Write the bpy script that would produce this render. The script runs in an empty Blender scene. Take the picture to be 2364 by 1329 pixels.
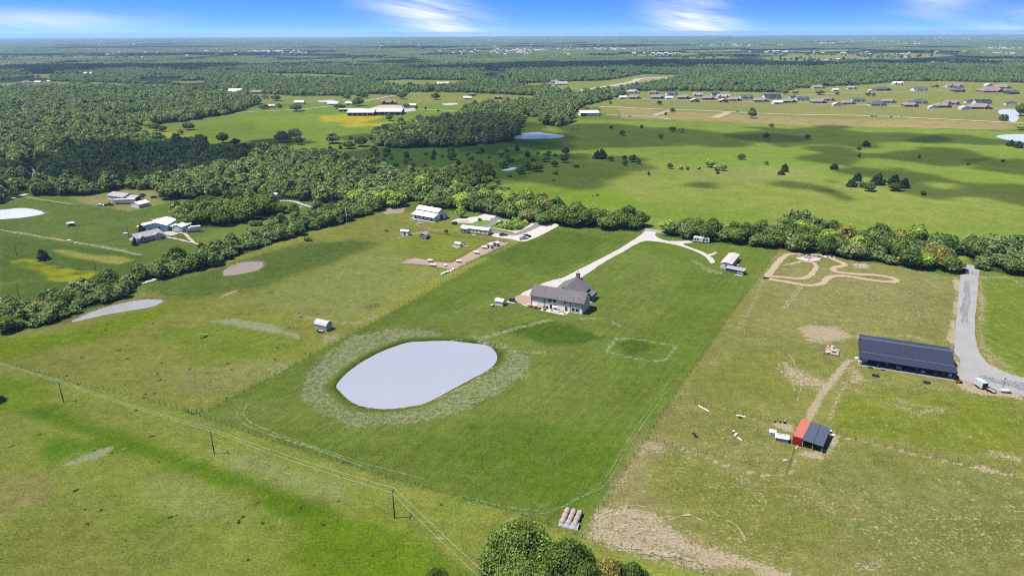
import bpy, bmesh, math, random
import numpy as np
from mathutils import Vector, Matrix, Euler
random.seed(7); rng = np.random.default_rng(7)
scn = bpy.context.scene
COL = scn.collection

# ------------------------------------------------------------------ camera
H = 105.0; FPX = 1576.0; PITCH = math.radians(20.5); ROLL = math.radians(-0.22)
W0, H0 = 2364.0, 1329.0
_r0 = Vector((1, 0, 0)); _u0 = Vector((0, math.sin(PITCH), math.cos(PITCH))); _f = Vector((0, math.cos(PITCH), -math.sin(PITCH)))
RIGHT = _r0 * math.cos(ROLL) + _u0 * math.sin(ROLL)
UP = _u0 * math.cos(ROLL) - _r0 * math.sin(ROLL)
cam_d = bpy.data.cameras.new('camera'); cam = bpy.data.objects.new('camera', cam_d); COL.objects.link(cam)
cam_d.sensor_width = 36; cam_d.lens = FPX / W0 * 36; cam_d.clip_start = 1; cam_d.clip_end = 200000
M = Matrix((RIGHT, UP, -_f)).transposed().to_4x4(); M.translation = (0, 0, H)
cam.matrix_world = M; scn.camera = cam

# ------------------------------------------------------------------ light, exposure
SUN_EL = math.radians(64); SHADOW_AZ = math.radians(7)      # shadows fall to +x, a touch towards the camera
S = Vector((-math.cos(SUN_EL) * math.cos(SHADOW_AZ), -math.cos(SUN_EL) * math.sin(SHADOW_AZ), math.sin(SUN_EL)))  # towards the sun
sun_d = bpy.data.lights.new('sun', 'SUN'); sun_d.energy = 4.8; sun_d.angle = math.radians(0.53); sun_d.color = (1, .95, .87)
sun = bpy.data.objects.new('sun', sun_d); COL.objects.link(sun)
sun.rotation_euler = S.to_track_quat('Z', 'Y').to_euler()
scn.view_settings.view_transform = 'Standard'; scn.view_settings.look = 'None'
scn.view_settings.gamma = 1; scn.view_settings.use_curve_mapping = False
scn.view_settings.exposure = 1.1
KEXP = 2.87      # displayed linear value of a level white surface in the sun, used only to choose albedos from measured colours
scn.render.engine = 'CYCLES'
cy = scn.cycles
cy.max_bounces = 5; cy.diffuse_bounces = 2; cy.glossy_bounces = 2; cy.transmission_bounces = 2; cy.volume_bounces = 0
cy.transparent_max_bounces = 8; cy.use_denoising = False; cy.pixel_filter_type = 'BLACKMAN_HARRIS'; cy.filter_width = 1.15; cy.caustics_reflective = False; cy.caustics_refractive = False
try: cy.volume_step_rate = 1.0
except Exception: pass

# ---- node helper
class N:
    def __init__(s, nt): s.nt = nt; s.L = nt.links
    def n(s, t, **k):
        nd = s.nt.nodes.new(t); ins = k.pop('ins', {})
        for a, v in k.items(): setattr(nd, a, v)
        for a, v in ins.items():
            if isinstance(v, bpy.types.NodeSocket): s.L.new(v, nd.inputs[a])
            else: nd.inputs[a].default_value = v
        return nd
    def math(s, op, a, b=0.0, c=None, clamp=False):
        nd = s.nt.nodes.new('ShaderNodeMath'); nd.operation = op; nd.use_clamp = clamp
        for i, v in enumerate((a, b) if c is None else (a, b, c)):
            if isinstance(v, bpy.types.NodeSocket): s.L.new(v, nd.inputs[i])
            else: nd.inputs[i].default_value = v
        return nd.outputs[0]
    def mix(s, f, a, b, mode='MIX'):
        nd = s.nt.nodes.new('ShaderNodeMix'); nd.data_type = 'RGBA'; nd.blend_type = mode
        for i, v in ((0, f), (6, a), (7, b)):
            if isinstance(v, bpy.types.NodeSocket): s.L.new(v, nd.inputs[i])
            else: nd.inputs[i].default_value = v if i == 0 else (tuple(v) + (1,))[:4]
        return nd.outputs[2]
    def noise(s, vec, scale, detail=3, rough=.55, dist=0):
        nd = s.nt.nodes.new('ShaderNodeTexNoise'); s.L.new(vec, nd.inputs['Vector'])
        nd.inputs['Scale'].default_value = scale; nd.inputs['Detail'].default_value = detail
        nd.inputs['Roughness'].default_value = rough; nd.inputs['Distortion'].default_value = dist
        return nd.outputs['Fac']
    def ramp(s, f, lo, hi, smooth=True):
        nd = s.nt.nodes.new('ShaderNodeMapRange'); nd.clamp = True
        if smooth: nd.interpolation_type = 'SMOOTHSTEP'
        for i, v in ((0, f), (1, lo), (2, hi)):
            if isinstance(v, bpy.types.NodeSocket): s.L.new(v, nd.inputs[i])
            else: nd.inputs[i].default_value = v
        return nd.outputs[0]

# ---- world: Nishita sky, thin bright cloud wisps low over the horizon as in the photograph
w = bpy.data.worlds.new('World'); scn.world = w; w.use_nodes = True; nt = w.node_tree; nt.nodes.clear(); n = N(nt)
geo = n.n('ShaderNodeTexCoord').outputs['Generated']
sep = n.n('ShaderNodeSeparateXYZ', ins={0: geo})
zc = n.math('MAXIMUM', sep.outputs[2], 0.0)
zl = n.math('POWER', n.math('MULTIPLY', zc, 1.0), 0.55)      # deep blue sets in low over the horizon, everywhere round
cmb = n.n('ShaderNodeCombineXYZ', ins={0: sep.outputs[0], 1: sep.outputs[1], 2: n.math('ADD', n.math('MULTIPLY', zl, 1.6), 0.10)})
sky = n.n('ShaderNodeTexSky', sky_type='NISHITA', sun_disc=False, sun_elevation=SUN_EL, sun_rotation=math.atan2(S.x, S.y) % (2 * math.pi), altitude=200, air_density=1.0, dust_density=0.35, ozone_density=3.0)
nt.links.new(n.n('ShaderNodeVectorMath', operation='NORMALIZE', ins={0: cmb.outputs[0]}).outputs[0], sky.inputs[0])
az = n.math('ARCTAN2', sep.outputs[0], sep.outputs[1])
elv = n.math('ARCSINE', sep.outputs[2])
stretch = n.n('ShaderNodeCombineXYZ', ins={0: n.math('ADD', n.math('MULTIPLY', az, 7.0), n.math('MULTIPLY', elv, 16.0)), 1: n.math('SUBTRACT', n.math('MULTIPLY', elv, 38.0), n.math('MULTIPLY', az, -6.0)), 2: 0.0}).outputs[0]
nz = n.noise(stretch, .9, 7, .62, .6)
cl = None
for (a0, sa, e0, se, amp, lean) in ((-0.085, .055, .004, .050, 1.0, -1.1), (.245, .045, .004, .030, 1.25, -.3), (.66, .06, .005, .016, 1.2, 0.), (-.58, .10, .014, .010, .45, 0.), (.50, .035, .035, .02, .45, .8),
                                   (1.6, .2, .05, .06, 1., .5), (2.6, .25, .03, .05, 1., .3), (-1.4, .2, .04, .05, 1., .2), (-2.4, .3, .05, .06, 1., .4)):
    da = n.math('DIVIDE', n.math('SUBTRACT', n.math('SUBTRACT', az, a0), n.math('MULTIPLY', elv, lean)), sa)
    de = n.math('DIVIDE', n.math('SUBTRACT', elv, e0), se)
    g = n.math('MULTIPLY', n.math('EXPONENT', n.math('MULTIPLY', n.math('ADD', n.math('MULTIPLY', da, da), n.math('MULTIPLY', de, de)), -0.8)), amp)
    cl = g if cl is None else n.math('ADD', cl, g)
high = n.math('MULTIPLY', n.ramp(n.noise(stretch, .35, 5, .6), .5, .8), n.ramp(elv, .06, .25))
m = n.math('ADD', n.math('MULTIPLY', n.math('MULTIPLY', cl, n.ramp(nz, .30, .68)), 1.25), n.math('MULTIPLY', high, .5), clamp=True)
tn = n.mix(n.ramp(elv, .0, .05, False), (1.0, 1.36, 1.8), (.50, 1.12, 1.80)); tn = n.mix(n.ramp(elv, .08, .5), tn, (.80, 1.05, 1.3)); skyc = n.mix(1.0, sky.outputs[0], tn, 'MULTIPLY')
skyc = n.mix(m, skyc, (7.6, 8.1, 8.8))
bg = n.n('ShaderNodeBackground', ins={0: skyc, 1: 0.06})
nt.links.new(bg.outputs[0], n.n('ShaderNodeOutputWorld').inputs[0])

# ------------------------------------------------------------------ measuring: photograph pixel -> point on the ground
def ray(px, py):
    return RIGHT * ((px - W0 / 2) / FPX) + UP * (-(py - H0 / 2) / FPX) + _f
def G(px, py, z=0.0):
    d = ray(px, py); t = (z - H) / d.z
    return Vector((d.x * t, d.y * t, z))
def height_at(base, toppy):
    g = G(*base); d = ray(base[0], toppy); return max(.5, H + d.z * g.y / d.y)
def Gs(pts): return np.array([G(*p)[:2] for p in pts])
def toPx(X, Y, Z=0.0):
    X = np.asarray(X, float); Y = np.asarray(Y, float)
    a = X * RIGHT.x + Y * RIGHT.y + (Z - H) * RIGHT.z
    b = X * UP.x + Y * UP.y + (Z - H) * UP.z
    c = X * _f.x + Y * _f.y + (Z - H) * _f.z
    c = np.where(c < 1, 1, c)
    return W0 / 2 + a / c * FPX, H0 / 2 - b / c * FPX
def in_poly(X, Y, P):
    P = np.asarray(P, float); ins = np.zeros(np.shape(X), bool); j = len(P) - 1
    for i in range(len(P)):
        xi, yi = P[i]; xj, yj = P[j]
        if yi != yj:
            ins ^= ((yi > Y) != (yj > Y)) & (X < (xj - xi) * (Y - yi) / (yj - yi) + xi)
        j = i
    return ins
def seg_dist(X, Y, P, closed):
    P = np.asarray(P, float); d = np.full(np.shape(X), 1e9); k = len(P)
    for i in range(k if closed else k - 1):
        a = P[i]; b = P[(i + 1) % k]; ab = b - a; L2 = max(ab @ ab, 1e-9)
        t = np.clip(((X - a[0]) * ab[0] + (Y - a[1]) * ab[1]) / L2, 0, 1)
        d = np.minimum(d, np.hypot(X - a[0] - t * ab[0], Y - a[1] - t * ab[1]))
    return d
def smooth_curve(P, k=6, closed=False):
    P = np.asarray(P, float); nP = len(P); out = []
    for i in range(nP if closed else nP - 1):
        if closed: p0, p1, p2, p3 = P[(i - 1) % nP], P[i], P[(i + 1) % nP], P[(i + 2) % nP]
        else: p0, p1, p2, p3 = P[max(i - 1, 0)], P[i], P[i + 1], P[min(i + 2, nP - 1)]
        for q in range(k):
            t = q / k
            out.append(.5 * ((2 * p1) + (-p0 + p2) * t + (2 * p0 - 5 * p1 + 4 * p2 - p3) * t * t + (-p0 + 3 * p1 - 3 * p2 + p3) * t ** 3))
    if not closed: out.append(P[-1])
    return np.array(out)
def lin(c):
    c = c / 255.0; return c / 12.92 if c < .04045 else ((c + .055) / 1.055) ** 2.4
def C(r, g, b): return tuple(min(.85, lin(v) / KEXP) for v in (r, g, b))

# ------------------------------------------------------------------ materials
MATS = {}
def mat(name, rgb, rough=.8, var=.12, scale=3.0, metal=0.0, spec=.3):
    if name in MATS: return MATS[name]
    m = bpy.data.materials.new(name); m.use_nodes = True; nt = m.node_tree; nt.nodes.clear(); n = N(nt)
    tc = n.n('ShaderNodeTexCoord').outputs['Object']
    f = n.math('ADD', n.math('MULTIPLY', n.math('ADD', n.noise(tc, scale, 4, .65), n.noise(tc, scale * .12, 2)), var), 1 - var)
    p = n.n('ShaderNodeBsdfPrincipled', ins={'Roughness': rough, 'Metallic': metal, 'Specular IOR Level': spec})
    n.L.new(n.n('ShaderNodeVectorMath', operation='SCALE', ins={0: rgb, 'Scale': f}).outputs[0], p.inputs['Base Color'])
    n.L.new(p.outputs[0], n.n('ShaderNodeOutputMaterial').inputs[0]); MATS[name] = m
    return m
def foliage(name, a, b, c=None):
    m = bpy.data.materials.new(name); m.use_nodes = True; nt = m.node_tree; nt.nodes.clear(); n = N(nt)
    oi = n.n('ShaderNodeObjectInfo').outputs['Random']; tc = n.n('ShaderNodeTexCoord').outputs['Object']
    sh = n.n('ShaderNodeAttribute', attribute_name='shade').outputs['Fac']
    cl = n.noise(tc, .55, 2)
    pos = n.n('ShaderNodeNewGeometry').outputs['Position']
    broad = n.ramp(n.noise(pos, .012, 2), .35, .65)
    base = n.mix(n.math('ADD', n.math('MULTIPLY', oi, .7), n.math('MULTIPLY', broad, .3), clamp=True), a, b)
    if c: base = n.mix(n.ramp(oi, .93, .97), base, c)
    f = n.math('ADD', n.math('MULTIPLY', sh, 1.15), n.math('MULTIPLY', n.ramp(cl, .3, .7), .5))  # leaf colour scaled by the painted crown shade plus random clumps
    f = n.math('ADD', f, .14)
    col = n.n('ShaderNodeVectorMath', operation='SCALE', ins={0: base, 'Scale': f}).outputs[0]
    d = n.n('ShaderNodeBsdfDiffuse', ins={0: col}); t = n.n('ShaderNodeBsdfTranslucent', ins={0: n.mix(1., col, (1.2, 1.25, .5), 'MULTIPLY')})
    mx = n.n('ShaderNodeMixShader', ins={0: .40, 1: d.outputs[0], 2: t.outputs[0]})
    n.L.new(mx.outputs[0], n.n('ShaderNodeOutputMaterial').inputs[0]); return m
F_OAK = foliage('oak_leaves', (.066, .112, .026), (.165, .220, .050), (.22, .23, .09))
F_BRIGHT = foliage('spring_leaves', (.20, .30, .055), (.30, .38, .075))
F_DARK = foliage('cedar_needles', (.040, .062, .030), (.060, .082, .038))
F_FAR = foliage('woodland_leaves', (.115, .165, .055), (.195, .255, .085), (.22, .25, .11))
F_CANOPY = foliage('canopy_leaves', (.075, .115, .040), (.125, .165, .060), (.17, .18, .09))
F_YEL = foliage('yellowing_leaves', (.24, .22, .06), (.28, .25, .07))
BARK = mat('bark', (.09, .07, .055), .95)
WHITE = mat('white_metal', (.50, .495, .48), .45, .05)
ROOFW = mat('white_roof_metal', (.52, .515, .50), .4, .05)
GRAYROOF = mat('gray_shingles', (.090, .083, .087), .9, .45, 2.2)
TAUPE = mat('taupe_shingles', (.17, .142, .13), .9, .2, .5)
DARKROOF = mat('dark_shingles', (.06, .065, .08), .9, .2, .5)
BROWNROOF = mat('brown_shingles', (.17, .12, .10), .9, .2, .5)
LAVROOF = mat('pale_gray_shingles', (.22, .20, .215), .9, .15, .6)
NAVY = mat('black_blue_roof_metal', (.022, .024, .042), .35, .2, .6, 0, .5)
SLATE = mat('slate_blue_roof_metal', (.048, .056, .082), .45, .15, .8)
GRAYM = mat('gray_metal_siding', (.24, .25, .28), .5, .08)
GRAYD = mat('charcoal_siding', (.035, .037, .043), .6, .1)
BEIGE = mat('beige_siding', (.68, .58, .48), .8, .06)
TAN = mat('tan_siding', (.50, .41, .325), .8, .06)
CREAM = mat('cream_siding', (.46, .44, .36), .8, .06)
BLUEW = mat('pale_blue_siding', (.42, .50, .60), .6, .06)
PINKW = mat('weathered_pinkish_siding', (.50, .36, .32), .8, .1)
BRICK = mat('brown_brick', (.20, .13, .10), .9, .25, 5)
STONE = mat('light_stone', (.38, .33, .28), .9, .25, 2)
RED = mat('red_paint', (.26, .022, .02), .5, .15)
CORAL = mat('faded_red_roof', (.29, .085, .058), .6, .15, 1)
TRIM = mat('white_trim', (.6, .6, .58), .6, .03)
DTRIM = mat('dark_trim', (.03, .03, .03), .6, .05)
GLASS = mat('dark_glass', (.012, .014, .018), .08, .05, 1, 0, .6)
WOODD = mat('dark_wood', (.055, .04, .03), .85, .2, 6)
WOODL = mat('weathered_wood', (.30, .22, .16), .85, .2, 4)
STEEL = mat('galvanised_steel', (.45, .46, .47), .35, .1, 3, .6)
RUBBER = mat('black_rubber', (.02, .02, .02), .7)
BLACKP = mat('black_paint', (.015, .015, .018), .3, .05, 1, 0, .5)
SILVER = mat('silver_paint', (.5, .51, .53), .35, .05, 1, .3)
CONC = mat('concrete', (.36, .345, .325), .9, .12, .6)
HAY = mat('weathered_hay', (.27, .225, .205), .95, .3, 2.5)
NET = mat('gray_tarpaulin', (.23, .22, .24), .7, .3, 1.2)
SOIL = mat('brown_soil', (.21, .165, .125), .98, .3, .8)
RUBBLE = mat('pale_rubble', (.33, .29, .26), .95, .4, 1.5)
YELC = mat('yellow_paint', (.6, .33, .03), .5)
COWB = mat('black_hide', (.02, .018, .016), .8)

def water_mat(name, body, rough=.06):
    m = bpy.data.materials.new(name); m.use_nodes = True; nt = m.node_tree; nt.nodes.clear(); n = N(nt)
    pos = n.n('ShaderNodeNewGeometry').outputs['Position']
    v = n.math('ADD', n.math('MULTIPLY', n.noise(pos, .03, 3), .12), .94)
    p = n.n('ShaderNodeBsdfPrincipled', ins={'Roughness': rough, 'IOR': 1.33})
    n.L.new(n.n('ShaderNodeVectorMath', operation='SCALE', ins={0: body, 'Scale': v}).outputs[0], p.inputs['Base Color'])
    b = n.n('ShaderNodeBump', ins={'Strength': .12, 'Distance': .05, 'Height': n.noise(pos, 1.6, 3)})
    n.L.new(b.outputs[0], p.inputs['Normal'])
    n.L.new(p.outputs[0], n.n('ShaderNodeOutputMaterial').inputs[0]); return m
W_PALE = water_mat('milky_pond_water', (.200, .212, .245)); W_GRAY = water_mat('gray_pond_water', (.19, .185, .195), .05); W_MUD = water_mat('muddy_water', (.17, .135, .105), .03); W_BLUE = water_mat('far_pond_water', (.36, .38, .41), .25)  # gray water: the lilac sky reflection is mixed into its base colour

def gravel_mat(name, rgb, dark=.75, alpha_edge=False):
    m = bpy.data.materials.new(name); m.use_nodes = True; nt = m.node_tree; nt.nodes.clear(); n = N(nt)
    pos = n.n('ShaderNodeNewGeometry').outputs['Position']
    v = n.math('ADD', n.math('MULTIPLY', n.noise(pos, .12, 4), .5), n.math('MULTIPLY', n.noise(pos, 2.5, 3), .35))
    v = n.math('ADD', n.math('MULTIPLY', v, 1 - dark), dark + .08)
    col = n.n('ShaderNodeVectorMath', operation='SCALE', ins={0: rgb, 'Scale': v}).outputs[0]
    p = n.n('ShaderNodeBsdfPrincipled', ins={'Roughness': .95, 'Base Color': col, 'Specular IOR Level': .1})
    out = p.outputs[0]
    if alpha_edge:   # worn ruts: soil shows between tufts
        t = n.n('ShaderNodeBsdfTransparent')
        out = n.n('ShaderNodeMixShader', ins={0: n.math('MULTIPLY', n.ramp(n.noise(pos, .9, 5, .75), .40, .64), .8), 1: t.outputs[0], 2: out}).outputs[0]
    n.L.new(out, n.n('ShaderNodeOutputMaterial').inputs[0]); return m
GRAVEL = gravel_mat('white_gravel', (.34, .315, .295), .66); GRAVELG = gravel_mat('gray_gravel', (.22, .21, .20), .6)
ASPH = gravel_mat('gray_asphalt', (.135, .125, .118), .8); DIRT = gravel_mat('tan_dirt', (.27, .205, .15), .7)
PINKD = gravel_mat('pinkish_sand', (.25, .18, .14), .65); RUT = gravel_mat('worn_rut_soil', (.33, .29, .215), .7, True)
ROADW = gravel_mat('pale_road', (.26, .24, .21), .85)
GRASSRUT = gravel_mat('flattened_pale_grass', (.19, .215, .12), .7, True)

# ------------------------------------------------------------------ mesh helpers
def set_meta(o, label=None, cat=None, group=None, kind=None):
    if label: o['label'] = label
    if cat: o['category'] = cat
    if group: o['group'] = group
    if kind: o['kind'] = kind
    return o
class MB:
    def __init__(s): s.v = []; s.f = []
    def add(s, vs, fs):
        b = len(s.v); s.v += [tuple(x) for x in vs]; s.f += [tuple(b + i for i in f) for f in fs]; return s
    def box(s, x0, x1, y0, y1, z0, z1):
        return s.add([(x0, y0, z0), (x1, y0, z0), (x1, y1, z0), (x0, y1, z0), (x0, y0, z1), (x1, y0, z1), (x1, y1, z1), (x0, y1, z1)],
                     [(0, 3, 2, 1), (4, 5, 6, 7), (0, 1, 5, 4), (1, 2, 6, 5), (2, 3, 7, 6), (3, 0, 4, 7)])
    def quad_slab(s, pts, th):     # four corners, thickened downwards
        p = [Vector(q) for q in pts]; q = [a - Vector((0, 0, th)) for a in p]
        return s.add(p + q, [(0, 1, 2, 3), (7, 6, 5, 4), (0, 4, 5, 1), (1, 5, 6, 2), (2, 6, 7, 3), (3, 7, 4, 0)])
    def cyl(s, a, b, r0, r1=None, k=8):
        a = Vector(a); b = Vector(b); r1 = r0 if r1 is None else r1; d = (b - a).normalized()
        t = Vector((1, 0, 0)) if abs(d.z) > .9 else Vector((0, 0, 1)); e = d.cross(t).normalized(); g = d.cross(e)
        vs = [];
        for c, r in ((a, r0), (b, r1)):
            for i in range(k):
                an = 2 * math.pi * i / k; vs.append(c + e * math.cos(an) * r + g * math.sin(an) * r)
        fs = [(i, (i + 1) % k, k + (i + 1) % k, k + i) for i in range(k)] + [tuple(range(k - 1, -1, -1)), tuple(range(k, 2 * k))]
        return s.add(vs, fs)
    def prism(s, prof, axis, a, b):   # profile in the plane across `axis` ('x': prof=(y,z); 'y': prof=(x,z)), extruded a..b
        k = len(prof)
        mk = (lambda c, p: (c, p[0], p[1])) if axis == 'x' else (lambda c, p: (p[0], c, p[1]))
        vs = [mk(a, p) for p in prof] + [mk(b, p) for p in prof]
        return s.add(vs, [tuple(range(k)), tuple(range(2 * k - 1, k - 1, -1))] + [(i, k + i, k + (i + 1) % k, (i + 1) % k) for i in range(k)])
    def mesh(s, name, m, smooth=False):
        me = bpy.data.meshes.new(name); me.from_pydata(s.v, [], s.f); me.materials.append(m)
        bm = bmesh.new(); bm.from_mesh(me); bmesh.ops.recalc_face_normals(bm, faces=bm.faces); bm.to_mesh(me); bm.free()
        if smooth: me.polygons.foreach_set('use_smooth', [True] * len(me.polygons))
        return me
    def build(s, name, m, parent=None, smooth=False):
        o = bpy.data.objects.new(name, s.mesh(name, m, smooth)); COL.objects.link(o)
        if parent: o.parent = parent
        return o
def link(name, me, parent=None, loc=(0, 0, 0), rz=0, sc=None):
    o = bpy.data.objects.new(name, me); COL.objects.link(o)
    if parent: o.parent = parent
    o.location = loc; o.rotation_euler = (0, 0, rz)
    if sc: o.scale = sc
    return o
def empty(name, loc, rz, label, cat, group=None):
    o = bpy.data.objects.new(name, None); COL.objects.link(o); o.location = loc; o.rotation_euler = (0, 0, rz); o.empty_display_size = 1
    return set_meta(o, label, cat, group)
LAYER = [0.0]
def sheet(name, P, m, z=None, jitter=.0, label=None):
    from mathutils.geometry import tessellate_polygon
    if z is None: LAYER[0] += .004; z = .012 + LAYER[0]
    P = np.array(P, float)
    if jitter: P = P + rng.normal(0, jitter, P.shape)
    vs = [Vector((p[0], p[1], z)) for p in P]
    fs = tessellate_polygon([vs])
    me = bpy.data.meshes.new(name); me.from_pydata([tuple(v) for v in vs], [], [tuple(f) for f in fs]); me.materials.append(m)
    bm = bmesh.new(); bm.from_mesh(me)
    for f in bm.faces:
        if f.normal.z < 0: f.normal_flip()
    bm.to_mesh(me); bm.free()
    o = bpy.data.objects.new(name, me); COL.objects.link(o); o['kind'] = 'structure'; return o
def ribbon(name, pts, width, m, jitter=.1, k=6, closed=False, world=False, z=None):
    P = smooth_curve(pts if world else Gs(pts), k, closed)
    if z is None: LAYER[0] += .004; z = .012 + LAYER[0]
    T = np.roll(P, -1, 0) - np.roll(P, 1, 0) if closed else np.gradient(P, axis=0)
    T /= np.maximum(np.linalg.norm(T, axis=1)[:, None], 1e-6); Nn = np.stack([-T[:, 1], T[:, 0]], 1)
    w = (np.interp(np.linspace(0, 1, len(P)), np.linspace(0, 1, len(width)), width) if hasattr(width, '__len__') else np.full(len(P), width)) / 2
    wl = w + rng.normal(0, jitter, len(P)); wr = w + rng.normal(0, jitter, len(P))
    A = P + Nn * wl[:, None]; B = P - Nn * wr[:, None]
    vs = [(x, y, z) for x, y in A] + [(x, y, z) for x, y in B]; k_ = len(P)
    fs = [(i, k_ + i, k_ + (i + 1) % k_, (i + 1) % k_) for i in range(k_ if closed else k_ - 1)]
    me = bpy.data.meshes.new(name); me.from_pydata(vs, [], fs); me.materials.append(m)
    o = bpy.data.objects.new(name, me); COL.objects.link(o); o['kind'] = 'structure'; return o

# ------------------------------------------------------------------ ground sheet
def axis(lo, hi, step, far_lo, far_hi, ratio):
    mid = list(np.arange(lo, hi + .01, step)); a = []; x = lo; s = step
    while x > far_lo: s *= ratio; x -= s; a.append(x)
    b = []; x = mid[-1]; s = step
    while x < far_hi: s *= ratio; x += s; b.append(x)
    return np.array(a[::-1] + mid + b)
gx = axis(-235, 250, 1.5, -24000, 24000, 1.045); gy = axis(100, 430, 1.5, -600, 18600, 1.022)
GX, GY = np.meshgrid(gx, gy); NV = GX.size
def fbm(X, Y, s, seed=0):
    r = np.random.default_rng(100 + seed); out = np.zeros_like(X); amp = 1; tot = 0
    for o in range(5):
        t = r.random((64, 64)); u = X / s * 2 ** o + 17.3; v = Y / s * 2 ** o + 5.1
        i = np.floor(u).astype(int); j = np.floor(v).astype(int); fu = u - i; fv = v - j; fu = fu * fu * (3 - 2 * fu); fv = fv * fv * (3 - 2 * fv)
        g = lambda a, b: t[a % 64, b % 64]
        out += amp * ((g(i, j) * (1 - fu) + g(i + 1, j) * fu) * (1 - fv) + (g(i, j + 1) * (1 - fu) + g(i + 1, j + 1) * fu) * fv); tot += amp; amp *= .5
    return out / tot
NB = fbm(GX, GY, 60, 1); NS = fbm(GX, GY, 9, 2)
TINT = np.empty(GX.shape + (3,)); TINT[:] = C(118, 138, 60)
COVER = np.zeros(GX.shape + (3,))      # R bare soil, G pale straw / flowers, B white and buff speckle
farm = GY > 1400
TINT[farm] = C(66, 84, 62)
def falloff(P, soft, closed, width=0, wob=0.):
    x0, y0 = P.min(0) - width - soft * 1.5 - wob; x1, y1 = P.max(0) + width + soft * 1.5 + wob
    i0, i1 = np.searchsorted(gx, [x0, x1]); j0, j1 = np.searchsorted(gy, [y0, y1]); sl = (slice(max(j0 - 1, 0), j1 + 1), slice(max(i0 - 1, 0), i1 + 1))
    X, Y = GX[sl], GY[sl]
    if X.size == 0: return sl, np.zeros(X.shape)
    d = seg_dist(X, Y, P, closed)
    if closed: d = np.where(in_poly(X, Y, P), -d, d)
    else: d = d - width / 2
    if wob: d = d + (fbm(X, Y, wob * 3, 5) - .5) * wob * 2
    t = np.clip(.5 - d / max(soft, .01), 0, 1); return sl, t * t * (3 - 2 * t)
def tint(pts, rgb, soft=3, width=None, a=1., wob=0., world=False):
    P = np.asarray(pts, float) if world else Gs(pts); sl, t = falloff(P, soft, width is None, width or 0, wob); t = (t * a)[..., None]
    TINT[sl] = TINT[sl] * (1 - t) + np.array(C(rgb[0] * 1.02, rgb[1] * .95, rgb[2] * .82) if rgb[1] > rgb[0] + 12 else C(rgb[0] * .98, rgb[1] * .97, rgb[2] * .90)) * t
def cover(ch, pts, val, soft=3, width=None, wob=0., world=False, sub=False):
    P = np.asarray(pts, float) if world else Gs(pts); sl, t = falloff(P, soft, width is None, width or 0, wob)
    if sub: COVER[sl][..., ch] *= (1 - t)
    else: COVER[sl][..., ch] = np.maximum(COVER[sl][..., ch], t * val)

LOT = [(462, 955), (700, 830), (860, 745), (1010, 660), (1215, 551), (1290, 518), (1480, 545), (1800, 573), (1680, 735), (1555, 915), (1345, 1240), (1190, 1185), (900, 1105), (700, 1043)]
FRONT = [(0, 835), (140, 880), (300, 920), (462, 962), (700, 1043), (900, 1105), (1190, 1185), (1345, 1243), (1640, 1329)]
# left and middle country
tint([(0, 600), (0, 470), (400, 470), (760, 460), (640, 560), (330, 640), (0, 780)], (112, 142, 74), 6)
tint([(0, 540), (330, 590), (330, 640), (200, 690), (0, 700)], (96, 128, 62), 4)
tint([(390, 470), (330, 480), (290, 487), (400, 503), (480, 480), (700, 460), (760, 450), (640, 440)], (104, 144, 56), 3)
tint([(160, 455), (260, 440), (360, 440), (380, 470), (300, 488), (200, 470)], (165, 160, 108), 3)
tint([(400, 560), (470, 540), (600, 500), (700, 490), (560, 550), (500, 570)], (124, 152, 78), 3)
PAST = [(0, 835), (0, 770), (180, 735), (330, 670), (500, 610), (640, 560), (760, 520), (900, 485), (1100, 500), (1290, 518), (1215, 551), (860, 745), (462, 955), (150, 882)]
tint(PAST, (142, 158, 84), 2.5)
tint([(330, 670), (560, 600), (820, 545), (900, 560), (760, 610), (560, 670), (420, 690)], (104, 132, 66), 9, wob=8)
tint([(560, 600), (700, 560), (850, 560), (620, 640)], (96, 122, 62), 9, a=.7)
tint([(700, 640), (900, 560), (1060, 560), (1010, 640), (800, 740), (560, 700)], (150, 160, 92), 10, a=.8, wob=8)
tint([(0, 790), (150, 765), (330, 720), (420, 700), (400, 725), (200, 785), (0, 835)], (124, 156, 38), 8, wob=6)
tint([(350, 770), (560, 740), (700, 800), (500, 860)], (126, 156, 62), 8, a=.8, wob=8)
tint([(420, 850), (620, 830), (640, 870), (500, 930), (380, 920)], (150, 154, 92), 8, a=.8, wob=8)
tint([(860, 745), (1010, 660), (1215, 551), (1190, 548), (1000, 640), (800, 755)], (156, 164, 80), 2)
tint([(960, 545), (1060, 520), (1180, 560), (1100, 600), (960, 600), (880, 560)], (138, 160, 72), 6)
# the near left field below the fence line
tint(FRONT + [(1640, 1500), (-400, 1500), (-400, 800)], (142, 164, 84), 3)
tint([(-60, 870), (60, 880), (170, 950), (60, 940), (-60, 960)], (122, 158, 48), 9, wob=5)
tint([(90, 950), (230, 1000), (400, 1062), (560, 1110), (680, 1165), (820, 1230), (960, 1290), (1080, 1340)], (102, 142, 36), 6, width=6.0, wob=3)
tint([(60, 1000), (180, 1010), (280, 1020), (120, 1060)], (104, 152, 44), 5, wob=3)
tint([(720, 1200), (860, 1200), (1010, 1290), (1040, 1360), (800, 1360), (680, 1300)], (114, 152, 38), 10, wob=6)
tint([(300, 1180), (420, 1160), (380, 1230), (240, 1260)], (118, 152, 62), 6, a=.8, wob=5)
tint([(0, 1090), (120, 1080), (130, 1150), (0, 1200)], (160, 156, 98), 6, a=.9, wob=5)
tint([(300, 1090), (430, 1100), (560, 1180), (420, 1200), (300, 1150)], (158, 168, 98), 6, a=.8, wob=5)
tint([(500, 1030), (800, 1110), (820, 1160), (640, 1120), (480, 1060)], (156, 168, 104), 5, a=.9, wob=3)
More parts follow.
